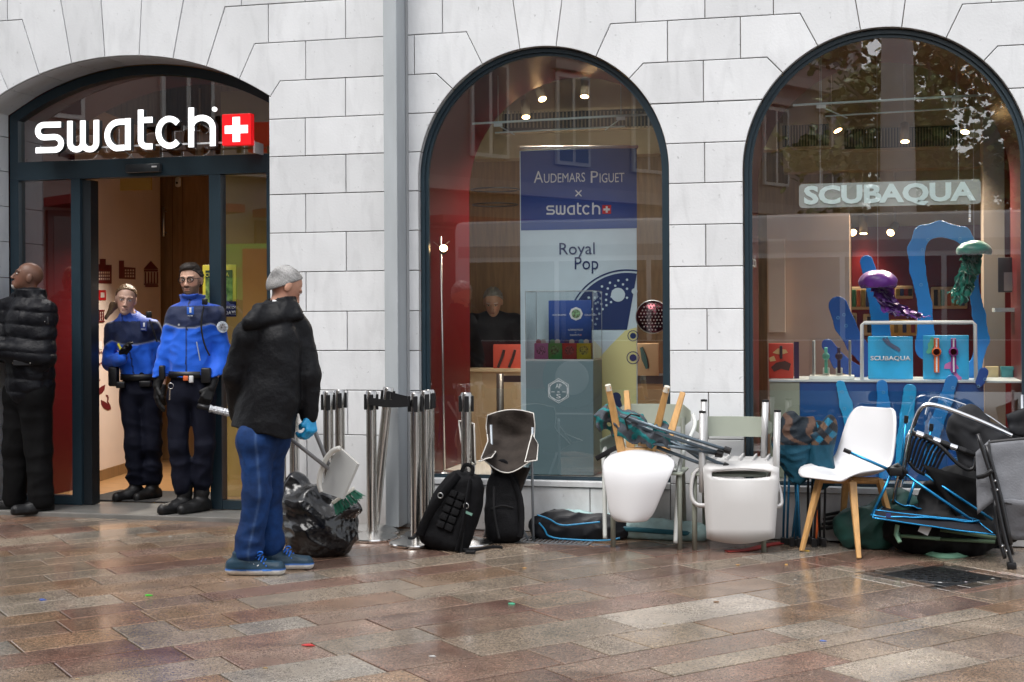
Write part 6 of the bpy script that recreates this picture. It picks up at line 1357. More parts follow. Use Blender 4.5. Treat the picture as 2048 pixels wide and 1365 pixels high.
# upright one: feet read from the photograph
fF, fR, fB, fL = G(1603, 1104), G(1718, 1119), G(1797, 1101), G(1681, 1084)
cen = (fF+fR+fB+fL)/4; fwd_ = ((fF+fR)/2-(fB+fL)/2); fwd_.z = 0
an = math.atan2(fwd_.y, fwd_.x)+R(90)
Mw = Matrix.Translation((cen.x, cen.y, .012)) @ Matrix.Rotation(an-R(12), 4, 'Z') @ Matrix.Scale(1.02, 4)
Mi = Mw.inverted(); order = [(-1, -1), (1, -1), (1, 1), (-1, 1)]; fs = [fF, fR, fB, fL]; feet = []
for (sx, sy) in order: feet.append(min(fs, key=lambda p: ((Mi @ p)-Vector((sx*.23, sy*.21, 0))).length)+Vector((0, 0, .004)))
shell_chair('shell_chair', 'white moulded shell chair with four beech legs standing upright on the wet paving', Mw, feet)
# upturned one: seat down on the sage chair, back hanging towards the street
c = W(1283, 905, -.36); Mu = Matrix.Translation(c) @ Matrix.Rotation(R(4), 4, 'Z') @ Matrix.Rotation(R(180), 4, 'Y') @ Matrix.Rotation(R(180-12), 4, 'Z') @ Matrix.Rotation(R(-14), 4, 'X') @ Matrix.Translation((0, 0, -.44))
# drawn from the four leg tips instead of an exact pose
tips = [W(1216, 772, -.62), W(1334, 775, -.60), W(1366, 785, -.2), W(1253, 782, -.2)]
t = thing('shell_chair', W(1280, 960, -.4), 'white shell chair turned upside down on the sage chair, taped beech legs in the air', 'chair')
roots = [W(1244, 905, -.50), W(1303, 905, -.48), W(1330, 905, -.30), W(1262, 905, -.30)]
for k in range(4):
    top, ft = roots[k], tips[k]; ax_ = (ft-top).normalized(); hor = ax_.cross(Vector((0, 1, 0))).normalized(); ot = ax_.cross(hor); v = []
    for p, w1, w2 in ((top, .026, .02), (ft, .017, .014)): v += [p+hor*a_*w1+ot*c_*w2 for a_, c_ in ((-1, -1), (1, -1), (1, 1), (-1, 1))]
    bm = MB(); bm.add(v, [(0, 1, 2, 3), (4, 7, 6, 5)]+[(i, 4+i, 4+(i+1) % 4, (i+1) % 4) for i in range(4)]); lg = bm.build('leg', BEECH, t); md = lg.modifiers.new('round', 'BEVEL'); md.width = .005; md.segments = 2
    if k < 2: q = MB(); q.tube([ft-ax_*.03, ft+ax_*.006], [.021, .018], 10); q.build('foot_wrap', TAPE, lg)
for a_, d_ in ((0, 2), (1, 3), (0, 1)): b = MB(); b.tube([roots[a_]+Vector((0, 0, .012)), roots[d_]+Vector((0, 0, .012))], .02, 8); b.build('cross_rail', BEECH, t)
# shell: a back panel hanging down and the seat pan running away on top
edgeL = [(1225, 910), (1203, 920), (1205, 945), (1209, 970), (1214, 1000), (1217, 1022), (1222, 1036), (1236, 1044)]; edgeR = [(1325, 908), (1357, 921), (1345, 945), (1334, 968), (1322, 995), (1312, 1020), (1304, 1034), (1292, 1044)]
rows_ = []; ny = 11
ydep = [-.50, -.60, -.645, -.655, -.65, -.645, -.64, -.635]
seat_rows = [((1218, 898), (1345, 910), -.10), ((1212, 900), (1350, 914), -.25), ((1215, 904), (1345, 912), -.40)]
for (l_, r_, yy) in seat_rows:
    A_, B_ = W(*l_, yy), W(*r_, yy); rows_.append([A_.lerp(B_, i/ny)+Vector((0, 0, .03*math.sin(math.pi*i/ny))) for i in range(ny+1)])
for l_, r_, yy in zip(edgeL, edgeR, ydep):
    A_, B_ = W(*l_, yy), W(*r_, yy); up_ = .028 if l_[1] < 918 else (.02 if l_[1] < 930 else 0)
    rows_.append([A_.lerp(B_, i/ny)+Vector((0, -.05*math.sin(math.pi*i/ny), up_*math.sin(math.pi*i/ny))) for i in range(ny+1)])
b = MB(); b.sheet(rows_); o = b.build('shell', SHELL, t, smooth=True, recalc=False, thick=.012); sb = o.modifiers.new('soft', 'SUBSURF'); sb.levels = sb.render_levels = 1
# ------------------------------------------------------------------ upturned grey plastic armchair
GP = mat('grey_plastic', (.50, .495, .49), .38, var=.03, vscale=5); ALU = mat('grey_tube', (.46, .455, .45), .3, .35); t = thing('plastic_armchair', W(1480, 1000, -.5), 'light grey plastic armchair upside down on the sage chair, tubular legs upward', 'chair')
rows_ = []; nx_ = 10
for (l_, r_, yy, cr_) in (((1404, 925), (1548, 925), -.50, 0), ((1408, 938), (1556, 938), -.56, .004), ((1409, 962), (1557, 962), -.572, .006), ((1411, 1010), (1553, 1010), -.572, .008), ((1414, 1058), (1549, 1058), -.57, .008), ((1415, 1077), (1548, 1075), -.567, .008)):
    A_, B_ = W(*l_, yy), W(*r_, yy); rows_.append([A_.lerp(B_, i/nx_)+Vector((0, -cr_*math.sin(math.pi*i/nx_), (-.03 if l_[1] > 1070 else 0)*math.sin(math.pi*i/nx_))) for i in range(nx_+1)])
# leave the hand slot open: two rows of faces with a gap in the middle
b = MB(); b.sheet([rows_[0], rows_[1]]); 
top2 = [W(1409+148*i/nx_, 946-6*math.sin(math.pi*i/nx_), -.567-.004*math.sin(math.pi*i/nx_)) for i in range(nx_+1)]; bot2 = [W(1409+148*i/nx_, 952+8*math.sin(math.pi*i/nx_), -.568-.004*math.sin(math.pi*i/nx_)) for i in range(nx_+1)]
b.sheet([rows_[1], top2]); b.sheet([bot2, rows_[2]])
for i in (0, nx_-1): b.add([top2[i], top2[i+1], bot2[i+1], bot2[i]], [(0, 1, 2, 3)])
b.sheet(rows_[2:]); bm_o = b.build('back_panel', GP, t, smooth=True, recalc=False)
bm = bmesh.new(); bm.from_mesh(bm_o.data); bmesh.ops.remove_doubles(bm, verts=bm.verts, dist=.0015); bm.to_mesh(bm_o.data); bm.free(); bm_o.data.polygons.foreach_set('use_smooth', [True]*len(bm_o.data.polygons)); q = bm_o.modifiers.new('thick', 'SOLIDIFY'); q.thickness = .012
b = MB(); b.tube([r_[0] for r_ in rows_]+rows_[-1][1:-1]+[r_[-1] for r_ in rows_[::-1]], .006, 8); b.build('back_rim', GP, bm_o, smooth=True)
b = MB(); b.tube(top2[1:-1]+bot2[1:-1][::-1], .005, 6, closed=True); b.build('slot_rim', GP, bm_o, smooth=True)
A_, B_ = W(1410, 926, -.5), W(1545, 926, -.5); b = MB(); b.box((A_.x, -.5, A_.z-.012), (B_.x, -.12, A_.z+.008), None, .008); b.build('seat', GP, t, auto=40)
for k in range(5): x = A_.x+(B_.x-A_.x)*(k+.5)/5; b = MB(); b.box((x-.006, -.48, A_.z+.009), (x+.006, -.14, A_.z+.028)); b.build('seat_rib', GP, t)
for pts, yy in (([(1405, 985), (1404, 940), (1405, 825)], -.54), ([(1411, 930), (1408, 802)], -.20), ([(1527, 928), (1531, 803)], -.20), ([(1549, 980), (1552, 940), (1555, 823)], -.54)):
    b = MB(); P_ = [W(p[0], p[1], yy) for p in pts]; b.tube(P_, .0205, 14); lg = b.build('leg', ALU, t, smooth=True); e = P_[-1]; b = MB(); b.lathe([(.021, -.004), (.021, .008), (0, .011)], c=e, seg=14); b.build('end_cap', BLK, lg)
for sx, pts in ((0, [(1400, 938), (1388, 945), (1382, 970), (1383, 1000), (1395, 1012), (1412, 1012)]), (1, [(1553, 960), (1558, 975), (1562, 990), (1564, 1010), (1555, 1014), (1549, 1012)])):
    P_ = chaikin([W(p[0], p[1], -.50-.012*i) for i, p in enumerate(pts)], 2); b = MB(); b.tube(P_, .012, 8, flat=(1, 1.5)); b.build('armrest', GP, t, smooth=True)
# ------------------------------------------------------------------ folded chair bundle lying across
PB_ = mat('pole_slate', (.10, .135, .165), .35, .4); t = thing('folded_camp_chair', W(1330, 880, -.45), 'folded grey camping chair with black-capped poles lying across the upturned chairs', 'camp chair')
for k, (a, d) in enumerate((((1240, 832), (1452, 900)), ((1252, 845), (1437, 906)), ((1285, 884), (1434, 908)), ((1290, 862), (1450, 932)), ((1300, 890), (1430, 938)), ((1282, 885), (1400, 895)), ((1320, 862), (1410, 925)), ((1262, 838), (1380, 876)))):
    y_ = -.58+.022*k; p, q = W(*a, y_), W(*d, y_-.02); b = MB(); b.tube([p, q], .0105, 10); lg = b.build('pole', PB_, t, smooth=True)
    if k < 5: b = MB(); ax_ = (q-p).normalized(); b.tube([q-ax_*.01, q+ax_*.03], .021, 12); b.build('end_cap', BLK, lg, smooth=False)
g = W(1270, 862, -.5); fn = lambda X, Y, Z: (cap(X, Y, Z, (-.16, 0, .07), (.16, 0, -.03), .055, .06, sq=.8)-.032*creases(X, Y, Z, 26, 6)-.012*creases(X, Y, Z, 60, 2))*.7
o = sdf_obj('fabric', fn, (-.32, -.15, -.2), (.32, .15, .2), .008, vmat('bundle_cloth', .75, .3, 120), None, lambda V: np.where((np.abs(np.sin(V[:, :1]*22+V[:, 2:]*31+2.2*np.sin(V[:, 1:2]*25))) > .86), np.array([[.005, .16, .17]]), np.array([[.06, .07, .085]])), local=True); o.location = g; parent(o, t)
b = MB(); c = W(1262, 838, -.6); b.tube([W(1256, 862, -.58), W(1250, 838, -.6), W(1262, 828, -.6), W(1280, 833, -.6)], .006, 6); b.build('cord', BLK, t, smooth=True)
b = MB(); b.tube(chaikin([W(1192, 918, -.5), W(1210, 908, -.52), W(1232, 895, -.52), W(1245, 898, -.5)], 2), .016, 6, flat=(1, .25)); b.build('strap', BELT, t)
# red strap on the ground
b = MB(); b.tube(chaikin([G(1453, 1104), G(1500, 1101), G(1530, 1092), G(1570, 1086), G(1600, 1083)], 2), .035, 6, flat=(.12, 1.)); o = b.build('red_strap', mat('strap_red', (.3, .02, .018), .6), None); o.location.z = .004; props(o, 'flat red strap on the paving under the upturned grey armchair', 'strap')
# ------------------------------------------------------------------ teal folded chairs standing in a bundle
BLP = mat('pole_blue', (.02, .14, .27), .3, .5); BKP = mat('pole_black', (.02, .02, .022), .35, .3); TEAL = mat('teal_cloth', (.012, .085, .13), .65, var=.3, vscale=14, bump=.3, bscale=70)
def fold_bundle(pxc, yb, pole, label, seed, plaid, xs):
    t = thing('folded_camp_chair', G(pxc, 1086), label, 'camp chair'); rg = random.Random(seed)
    for k, (xt, xb) in enumerate(xs):
        p, q = W(xt, 905+rg.uniform(-10, 10), yb-.02*k), W(xb, 1082+rg.uniform(-3, 4), yb-.025*k); q.z = max(q.z, .02); b = MB(); b.tube([q, p], .0075, 8); b.build('pole', pole, t, smooth=True); b = MB(); b.box((q.x-.015, q.y-.015, .0), (q.x+.015, q.y+.015, q.z+.02), None, .003); b.build('foot', BLK, t)
    c = W(pxc, 885, yb-.05)
    def fn(X, Y, Z):
        d = smin(smin(ell(X, Y, Z, (-.03, 0, .06), (.065, .07, .10)), ell(X, Y, Z, (.05, .0, .05), (.05, .06, .09)), .03), cap(X, Y, Z, (-.03, 0, -.02), (.02, -.02, -.2), .09, .05, sq=.8), .05)
        return (d-.03*creases(X, Y, Z*.6, 20, seed)-.012*creases(X, Y, Z, 48, seed+1))*.7
    def col(V):
        base = np.tile(np.array([[.008, .055, .09]]), (len(V), 1)); up_ = V[:, 2] > -.01
        if plaid:
            i = np.floor((V[:, 0]+V[:, 2])*19)+np.floor((V[:, 0]-V[:, 2])*19)*3; pal = np.array([[.008, .009, .012], [.10, .058, .036], [.012, .12, .20], [.010, .012, .016], [.008, .03, .05]]); base[up_] = pal[(i[up_].astype(int)) % 5]
        else: base[up_] = np.where((np.sin(V[up_, 0:1]*45+V[up_, 2:3]*38+2*np.sin(V[up_, 2:3]*30)) > .55), np.array([[.075, .042, .03]]), np.array([[.007, .012, .018]]))
        return base
    o = sdf_obj('fabric', fn, (-.22, -.18, -.33), (.2, .18, .24), .008, vmat('camp_cloth', .65, .3, 90, spec=.2), None, col); o.location = c; parent(o, t); return t
fold_bundle(1594, -.16, BLP, 'folded camping chair with blue poles and teal cloth, next to the sage chair', 3, False, [(1572, 1566), (1580, 1574), (1588, 1596), (1600, 1590), (1606, 1584), (1593, 1600)])
fold_bundle(1640, -.12, BKP, 'folded camping chair with black poles and orange-blue checked cloth, behind the white chair', 12, True, [(1617, 1615), (1626, 1622), (1634, 1640), (1645, 1632), (1652, 1648), (1638, 1628)])
b = MB(); b.tube([W(1631, 1020, -.2), W(1633, 1060, -.2), W(1630, 1078, -.22)], .012, 8, flat=(1, .4)); o = b.build('orange_strap', mat('strap_orange', (.6, .1, .01), .6), None, smooth=True); props(o, 'short orange strap hanging between the folded chair poles', 'strap')
# ------------------------------------------------------------------ pile of chairs at the right
# blue-framed low chair lying on its side
CYN = mat('frame_cyan', (.015, .20, .42), .25, .7); NVY = mat('cloth_ink', (.005, .006, .011), .7, var=.4, vscale=16, bump=.3, bscale=80, spec=.25)
t = thing('low_camp_chair', G(1850, 1060), 'low black camping chair with bright blue aluminium frame, tipped over in the pile', 'camp chair')
for k, (pts, yy) in enumerate((([(1697, 904), (1790, 945)], -.62), ([(1800, 942), (1950, 1045)], -.60), ([(1812, 842), (1806, 900), (1800, 945)], -.45), ([(1782, 950), (1744, 1030)], -.60), ([(1850, 950), (1985, 1040)], -.42), ([(1862, 858), (1855, 905)], -.35), ([(1830, 960), (1815, 1010)], -.40))):
    b = MB(); P_ = [W(p[0], p[1], yy) for p in pts]; b.tube(P_, .0085, 10); lg = b.build('frame_tube', CYN, t, smooth=True)
    if k in (0, 2, 5): a = P_[0]; d = (P_[1]-P_[0]).normalized(); b = MB(); b.tube([a-d*.03, a+d*.012], .0125, 10); b.build('end_cap', BLK, lg)
b = MB(); c = W(1793, 943, -.62); b.box((c.x-.04, -.66, c.z-.025), (c.x+.035, -.58, c.z+.03), None, .015); b.build('hub', BLK, t, auto=40)
b = MB(); b.tube([W(1783, 950, -.6), W(1775, 940, -.62), W(1795, 930, -.64), W(1812, 945, -.62), W(1800, 958, -.6)], .014, 8); b.build('hub_bracket', BLK, t, smooth=True)
cloth('seat', W(1742, 1036, -.64), W(1958, 1045, -.62), W(1900, 1030, -.25), W(1770, 1015, -.25), 16, 10, .02, 5, NVY, t, .005, sag=(0, 0, -.03), edge=(CYN, .006))
cloth('side_panel', W(1745, 1038, -.65), W(1990, 1072, -.66), W(1958, 1046, -.6), W(1750, 1022, -.6), 14, 5, .012, 7, NVY, t, .005, edge=(CYN, .005))
cloth('back_panel', W(1790, 1010, -.3), W(1860, 1030, -.3), W(1850, 1015, -.2), W(1790, 1000, -.2), 8, 5, .03, 8, NVY, t, .004, edge=(CYN, .005))
b = MB(); c = W(1777, 1031, -.67); b.box((c.x-.014, c.y-.003, c.z-.012), (c.x+.014, c.y, c.z+.012)); b.build('brand_tab', mat('tab_navy', (.02, .03, .12), .5), t)
cloth('black_sling', W(1845, 930, -.45), W(1955, 960, -.42), W(1975, 1050, -.4), W(1925, 1055, -.42), 10, 10, .035, 11, mat('cloth_black', (.003, .003, .0035), .8, spec=.2), t, .004)
# chrome frame chair
CHR = mat('chrome', (.75, .75, .76), .08, 1.); t = thing('chrome_chair', G(1900, 1075), 'chrome tube chair with black slatted back overturned in the pile', 'chair')
b = MB(); b.tube(chaikin([W(1800, 975, -.36), W(1812, 915, -.36), (W(1826, 850, -.36)), W(1842, 812, -.36), W(1868, 808, -.36), W(1950, 838, -.37), W(2024, 872, -.38)], 3), .0135, 12); b.build('frame', CHR, t, smooth=True)
b = MB(); b.tube([W(1786, 1005, -.3), W(1798, 950, -.3), W(1812, 880, -.32), W(1825, 858, -.33)], .0125, 12); b.build('frame', CHR, t, smooth=True)
for k in range(6):
    p, q = W(1832+k*17, 867+k*6.2, -.42), W(1846+k*17, 872+k*6.2, -.42); b = MB(); b.tube([p, q], .019, 12); b.build('band', CHR if k % 2 == 0 else BLK, t)
b = MB(); b.tube([W(1824, 866, -.41), W(1955, 912, -.41)], .016, 10); b.build('rail', BLK, t, smooth=True)
for k in range(9):
    p = [W(1815+7*k, 905-k*1.5+6, -.40), W(1828+8*k, 880+k*2.2, -.42), W(1832+9.5*k, 875+k*3.0, -.40)]; p[0] = W(1816+6*k, 925+4*k, -.38); b = MB(); b.tube(chaikin(p, 1), .008, 6, flat=(1, .5)); b.build('slat', BLK, t)
b = MB(); b.tube(chaikin([W(1818, 925, -.38), W(1835, 945, -.37), W(1868, 955, -.36)], 2), .010, 8); b.build('slat_rim', BLK, t, smooth=True)
b = MB(); b.tube(chaikin([W(1845, 873, -.42), W(1880, 890, -.45), W(1915, 930, -.46), W(1945, 945, -.46), W(1952, 915, -.44)], 2), .011, 8); b.build('arm', BLK, t, smooth=True)
b = MB(); b.sheet([[W(1853, 815, -.20), W(1860, 795, -.18), W(1880, 792, -.18), W(1960, 820, -.18), W(2015, 858, -.2)], [W(1845, 905, -.24), W(1860, 905, -.22), W(1890, 910, -.22), W(1955, 915, -.22), W(2000, 920, -.24)]]); o = b.build('clear_back', M_ACR, t, smooth=True, recalc=False)
b = MB(); b.tube(chaikin([W(1850, 830, -.2), W(1858, 797, -.18), W(1880, 792, -.18), W(1960, 820, -.18), W(2018, 860, -.2)], 2), .003, 6); b.build('clear_edge', mat('clear_edge', (.6, .65, .7), .15), o, smooth=True)
# black fabric heap behind
g = GY(1915, -.32); t = thing('fabric_heap', (g.x, g.y, 0), 'dark heap of black camping cloth behind the blue-framed chair', 'heap')
fn = lambda X, Y, Z: (np.maximum(smin(ell(X, Y, Z, (.02, .1, .33), (.2, .12, .18)), ell(X, Y, Z, (-.05, .05, .12), (.36, .2, .13)), .1)-.03*creases(X, Y, Z, 15, 5)-.012*creases(X, Y, Z, 40, 3), -Z))*.75
sdf_obj('cloth', fn, (-.5, -.25, -.01), (.45, .35, .62), .012, mat('heap_black', (.004, .004, .005), .7, var=.5, vscale=10, spec=.25), t)
g = G(1990, 1050); t = thing('folded_camp_chair', (GY(2000, -.2).x, -.2, 0), 'dark grey folded camp seat standing behind the grey camp chair', 'camp chair')
fn = lambda X, Y, Z: (smin(ell(X, Y, Z, (-.16, 0, .74), (.13, .07, .12)), ell(X, Y, Z, (-.05, 0, .55), (.2, .08, .2)), .08)-.02*creases(X, Y, Z, 18, 8)-.008*creases(X, Y, Z, 45, 9))*.75
sdf_obj('cloth', fn, (-.4, -.16, .25), (.3, .16, .95), .011, mat('jacket_dark', (.012, .0125, .015), .7, var=.4, vscale=10, spec=.3), t); tubes('pole', [[W(2044, 790, -.2), W(2046, 1080, -.2)], [W(2020, 880, -.2), W(2015, 1075, -.2)]], .008, TG, t)
cloth('flap', W(2012, 830, -.28), W(2060, 812, -.28), W(2060, 880, -.28), W(2020, 868, -.28), 8, 8, .03, 2, mat('jacket_dark', (.022, .023, .026)), t, .004)
# green bag and olive poles, mint strap
g = GY(1735, -.27); t = thing('green_bag', (g.x, g.y, 0), 'crumpled dark green bag on the ground behind the upright white chair', 'bag')
fn = lambda X, Y, Z: (np.maximum(smin(ell(X, Y, Z, (0, .05, .12), (.19, .1, .12)), ell(X, Y, Z, (.17, .08, .24), (.14, .08, .1)), .07)-.028*creases(X, Y, Z, 17, 2)-.01*creases(X, Y, Z, 42, 7), -Z))*.75
sdf_obj('cloth', fn, (-.3, -.12, -.01), (.42, .25, .42), .01, mat('bag_green', (.008, .055, .045), .65, var=.4, vscale=12), t)
t = thing('folded_camp_chair', G(1920, 1075), 'folded camping chair with olive green poles under the blue-framed chair', 'camp chair')
for k, (a, d, yy) in enumerate((((1880, 1060), (1992, 1076), -.5), ((1870, 1078), (1990, 1084), -.5), ((1800, 1072), (1880, 1078), -.55), ((1900, 1052), (1995, 1066), -.4))): b = MB(); b.tube([W(*a, yy), W(*d, yy)], .011, 10); b.build('pole', mat('pole_olive', (.10, .17, .10), .4), t, smooth=True)
cloth('cloth', G(1830, 1092)+Vector((0, 0, .02)), G(2000, 1112)+Vector((0, 0, .02)), G(2000, 1075)+Vector((0, 0, .09)), G(1820, 1070)+Vector((0, 0, .08)), 14, 8, .03, 6, NVY, t, .006)
b = MB(); b.tube([W(1795, 1050, -.55), W(1792, 1070, -.56), W(1800, 1085, -.58)], .013, 8); b.build('corner_loop', mat('loop_mint', (.2, .36, .25), .6), t)
b = MB(); P_ = chaikin([W(1792, 1068, -.58), G(1822, 1095)+Vector((0, 0, .03)), G(1850, 1112)+Vector((0, 0, .014)), G(1900, 1119)+Vector((0, 0, .012)), G(1950, 1110)+Vector((0, 0, .016)), G(1990, 1096)+Vector((0, 0, .05))], 2); b.tube(P_, .019, 6, flat=(1, .16)); o = b.build('mint_strap', mat('strap_mint', (.19, .40, .27), .6), None, smooth=True); props(o, 'mint green webbing strap looping over the paving below the chair pile', 'strap')
b = MB(); c = W(1850, 1058, -.6); b.box((c.x-.03, c.y-.005, c.z-.03), (c.x+.03, c.y+.005, c.z+.03), Matrix.Translation(c) @ Matrix.Rotation(R(25), 4, 'Y') @ Matrix.Translation(-c)); o = b.build('care_label', mat('care_white', (.6, .6, .6), .6), None); props(o, 'small pale care label sticking out of the chair pile', 'label')
# black low bundle against the wall
t = thing('folded_camp_chair', G(1672, 1072), 'dark folded chair lying against the wall foot behind the white chair', 'camp chair')
for k in range(6): b = MB(); y_ = -.05-.02*(k % 3); b.tube([W(1640+3*k, 1058-9*(k % 4), y_), W(1765, 1040-11*(k % 4), y_)], .010, 8); b.build('pole', BKP, t, smooth=True)
# grey camp chair at the right edge
GC = mat('camp_grey', (.135, .14, .155), .72, var=.15, vscale=10, bump=.25, bscale=90); t = thing('camp_chair', G(2020, 1120), 'large grey padded camp chair half folded, black legs, beside the blue-framed chair', 'camp chair')
TRIM = mat('camp_trim', (.018, .018, .02), .6)
cloth('backrest', W(1978, 885, -.66), W(2110, 872, -.62), W(2110, 1010, -.7), W(1992, 1005, -.72), 14, 14, .025, 4, GC, t, .012, edge=(TRIM, .010))
cloth('seat', W(1992, 1000, -.73), W(2110, 1005, -.72), W(2110, 1085, -.62), W(2020, 1082, -.66), 12, 8, .03, 9, GC, t, .012)
cloth('side_pocket', W(1952, 905, -.68), W(1980, 880, -.66), W(1992, 1000, -.72), W(1955, 1030, -.7), 8, 10, .012, 13, GC, t, .006)
for pts in ([(1955, 868), (1985, 960), (2010, 1080), (2028, 1140)], [(1972, 890), (2000, 985), (2022, 1090)], [(1990, 1000), (1996, 1070), (2010, 1118)], [(1985, 975), (2025, 1110)]): b = MB(); b.tube(chaikin([W(p[0], p[1], -.72-.02*i) for i, p in enumerate(pts)], 1), .0115, 10); b.build('leg', BKP, t, smooth=True)
q = W(2025, 1138, -.78); b = MB(); b.box((q.x-.03, q.y-.03, max(0., q.z-.02)), (q.x+.02, q.y+.02, q.z+.035), None, .006); b.build('foot', BLK, t, auto=40)
b = MB(); b.tube(chaikin([W(1955, 955, -.72), W(1970, 952, -.75), W(1985, 940, -.75)], 1), .014, 8); b.build('latch', BLK, t, smooth=True)
for k, (px, py) in enumerate(((1990, 962), (1994, 980), (2004, 1092), (2012, 1102))): q = W(px, py, -.79); b = MB(); b.lathe([(0, .006), (.006, .004), (.007, 0)], seg=8, M=Matrix.Translation(q) @ Matrix.Rotation(R(90), 4, 'X')); b.build('rivet', CHR, t)
# ------------------------------------------------------------------ litter
LIT = [(297, 1192, (.06, .55, .03), 'bright green scrap of paper on the paving', .03), (1025, 1209, (.05, .42, .24), 'sea-green scrap of plastic on the paving', .03), (617, 1292, (.55, .02, .02), 'thin red scrap of paper beside a stone joint', .035), (86, 1201, (.05, .12, .5), 'thin blue scrap of paper on a grey stone', .03), (866, 1314, (.6, .6, .6), 'crumpled white tissue on the paving', .022), (1432, 1205, (.2, .09, .03), 'brown curled leaf on the paving', .02), (1646, 1283, (.1, .2, .6), 'tiny blue and white wrapper on the paving', .02),
       (340, 1074, (.6, .6, .6), 'torn white paper scrap near the shoe of the sweeping man', .02), (1590, 1160, (.6, .6, .58), 'small white pebble of paper by the chair reflection', .014), (1476, 1131, (.6, .33, .1), 'orange leaf scrap near the red strap', .018), (1614, 1103, (.65, .4, .02), 'yellow leaf under the beech chair leg', .022), (1572, 1130, (.6, .36, .08), 'ochre leaf scrap in front of the white chair', .018), (1050, 1137, (.5, .28, .09), 'tan leaf scrap in front of the backpacks', .018), (1329, 1248+0, (.6, .5, .3), 'pale tan leaf fleck on a light stone', .012), (154, 1359, (.55, .38, .2), 'round tan pebble near a stone joint', .014), (530, 1337, (.55, .36, .14), 'cork-coloured stub standing on the paving', .014), (1051, 1104, (.45, .38, .3), 'beige pebble by the drain grating', .02),
       (1880, 1166, (.65, .65, .65), 'white paper crumb on the manhole frame', .014), (1933, 1165, (.65, .6, .65), 'pale crumb at the corner of the manhole frame', .012), (1985, 1158, (.6, .6, .55), 'yellowish crumb beyond the manhole frame', .014)]
for k, (px, py, c, lab, s) in enumerate(LIT):
    s *= .72; c = tuple(x*.7 for x in c)
    g = G(px, py); rg = random.Random(k); n = 9; V = [(g.x+s*math.cos(6.283*i/n)*rg.uniform(.5, 1.3), g.y+.6*s*math.sin(6.283*i/n)*rg.uniform(.5, 1.2), .0015+rg.random()*s*.25) for i in range(n)]; V.append((g.x, g.y, s*.4)); b = MB(); b.add(V, [(i, (i+1) % n, n) for i in range(n)]); b.add([(v[0], v[1], .0005) for v in V[:n]], [list(range(n))[::-1]]); b.add([V[i] for i in range(n)]+[(v[0], v[1], .0005) for v in V[:n]], [(i, n+i, n+(i+1) % n, (i+1) % n) for i in range(n)])
    o = b.build('litter_scrap', mat('litter_%d' % k, c, .6, var=.15, vscale=60), None, smooth=False); props(o, lab, 'litter')
# ================================================================== people
def union(X, Y, Z, parts, k):
    """smooth union of capsules, each worked out only near itself"""
    if X.ndim != 3:
        d = None
        for p in parts:
            e = cap(X, Y, Z, *p); d = e if d is None else smin(d, e, k)
        return d
    D = np.full(X.shape, .3, np.float32); axs = (X[:, 0, 0], Y[0, :, 0], Z[0, 0, :]); m = k+.07
    for p in parts:
        r = max(p[2], p[3] if p[3] is not None else p[2])+m; sl = []
        for i in range(3):
            lo, hi = min(p[0][i], p[1][i])-r, max(p[0][i], p[1][i])+r; sl.append(slice(int(np.searchsorted(axs[i], lo)), int(np.searchsorted(axs[i], hi))))
        sl = tuple(sl)
        if 0 in D[sl].shape: continue
        D[sl] = smin(D[sl], cap(X[sl], Y[sl], Z[sl], *p), k)
    return D
def near_band(d, fn, X, Y, Z, w=.06):
    m = np.abs(d) < w; d = d.copy(); d[m] = d[m]-fn(X[m], Y[m], Z[m]); return d
def headframe(c, yaw, pitch, roll=0.):
    cy, sy, cp, sp, cr, sr = math.cos(yaw), math.sin(yaw), math.cos(pitch), math.sin(pitch), math.cos(roll), math.sin(roll)
    def to(X, Y, Z):
        x, y, z = X-c[0], Y-c[1], Z-c[2]; x, z = x*cr+z*sr, -x*sr+z*cr; x, y = x*cy+y*sy, -x*sy+y*cy; y, z = y*cp-z*sp, y*sp+z*cp; return x, y, z
    def fro(v):
        x, y, z = v; y, z = y*cp+z*sp, -y*sp+z*cp; x, y = x*cy-y*sy, x*sy+y*cy; x, z = x*cr-z*sr, x*sr+z*cr; return (x+c[0], y+c[1], z+c[2])
    return to, fro
def headsdf(x, y, z, fat=0.):
    d = ell(x, y, z, (0, .012, .032), (.074+fat, .094, .084)); d = smin(d, ell(x, y, z, (0, -.014, -.03), (.060+fat, .068, .084)), .03); d = smin(d, ell(x, y, z, (0, -.056, -.088), (.026+fat, .028, .024)), .03)
    for s in (-1, 1): d = smax(d, -ell(x, y, z, (s*.031, -.094, .006), (.019, .018, .011)), .014)
    d = smin(d, cap(x, y, z, (0, -.082, .014), (0, -.100, -.032), .007, .012), .012)
    for s in (-1, 1):
        d = smin(d, ell(x, y, z, (s*.011, -.093, -.036), (.009, .011, .008)), .006); d = smin(d, ell(x, y, z, (s*.031, -.072, .004), (.013, .012, .0115)), .004); d = smin(d, ell(x, y, z, (s*(.075+fat), .014, -.004), (.010, .021, .032)), .008); d = smin(d, cap(x, y, z, (s*.014, -.088, .024), (s*.046, -.072, .024), .006, .006), .014)
    d = smin(d, ell(x, y, z, (0, -.083, -.060), (.024, .009, .0055)), .006); d = smin(d, ell(x, y, z, (0, -.082, -.071), (.021, .009, .006)), .006)
    return d
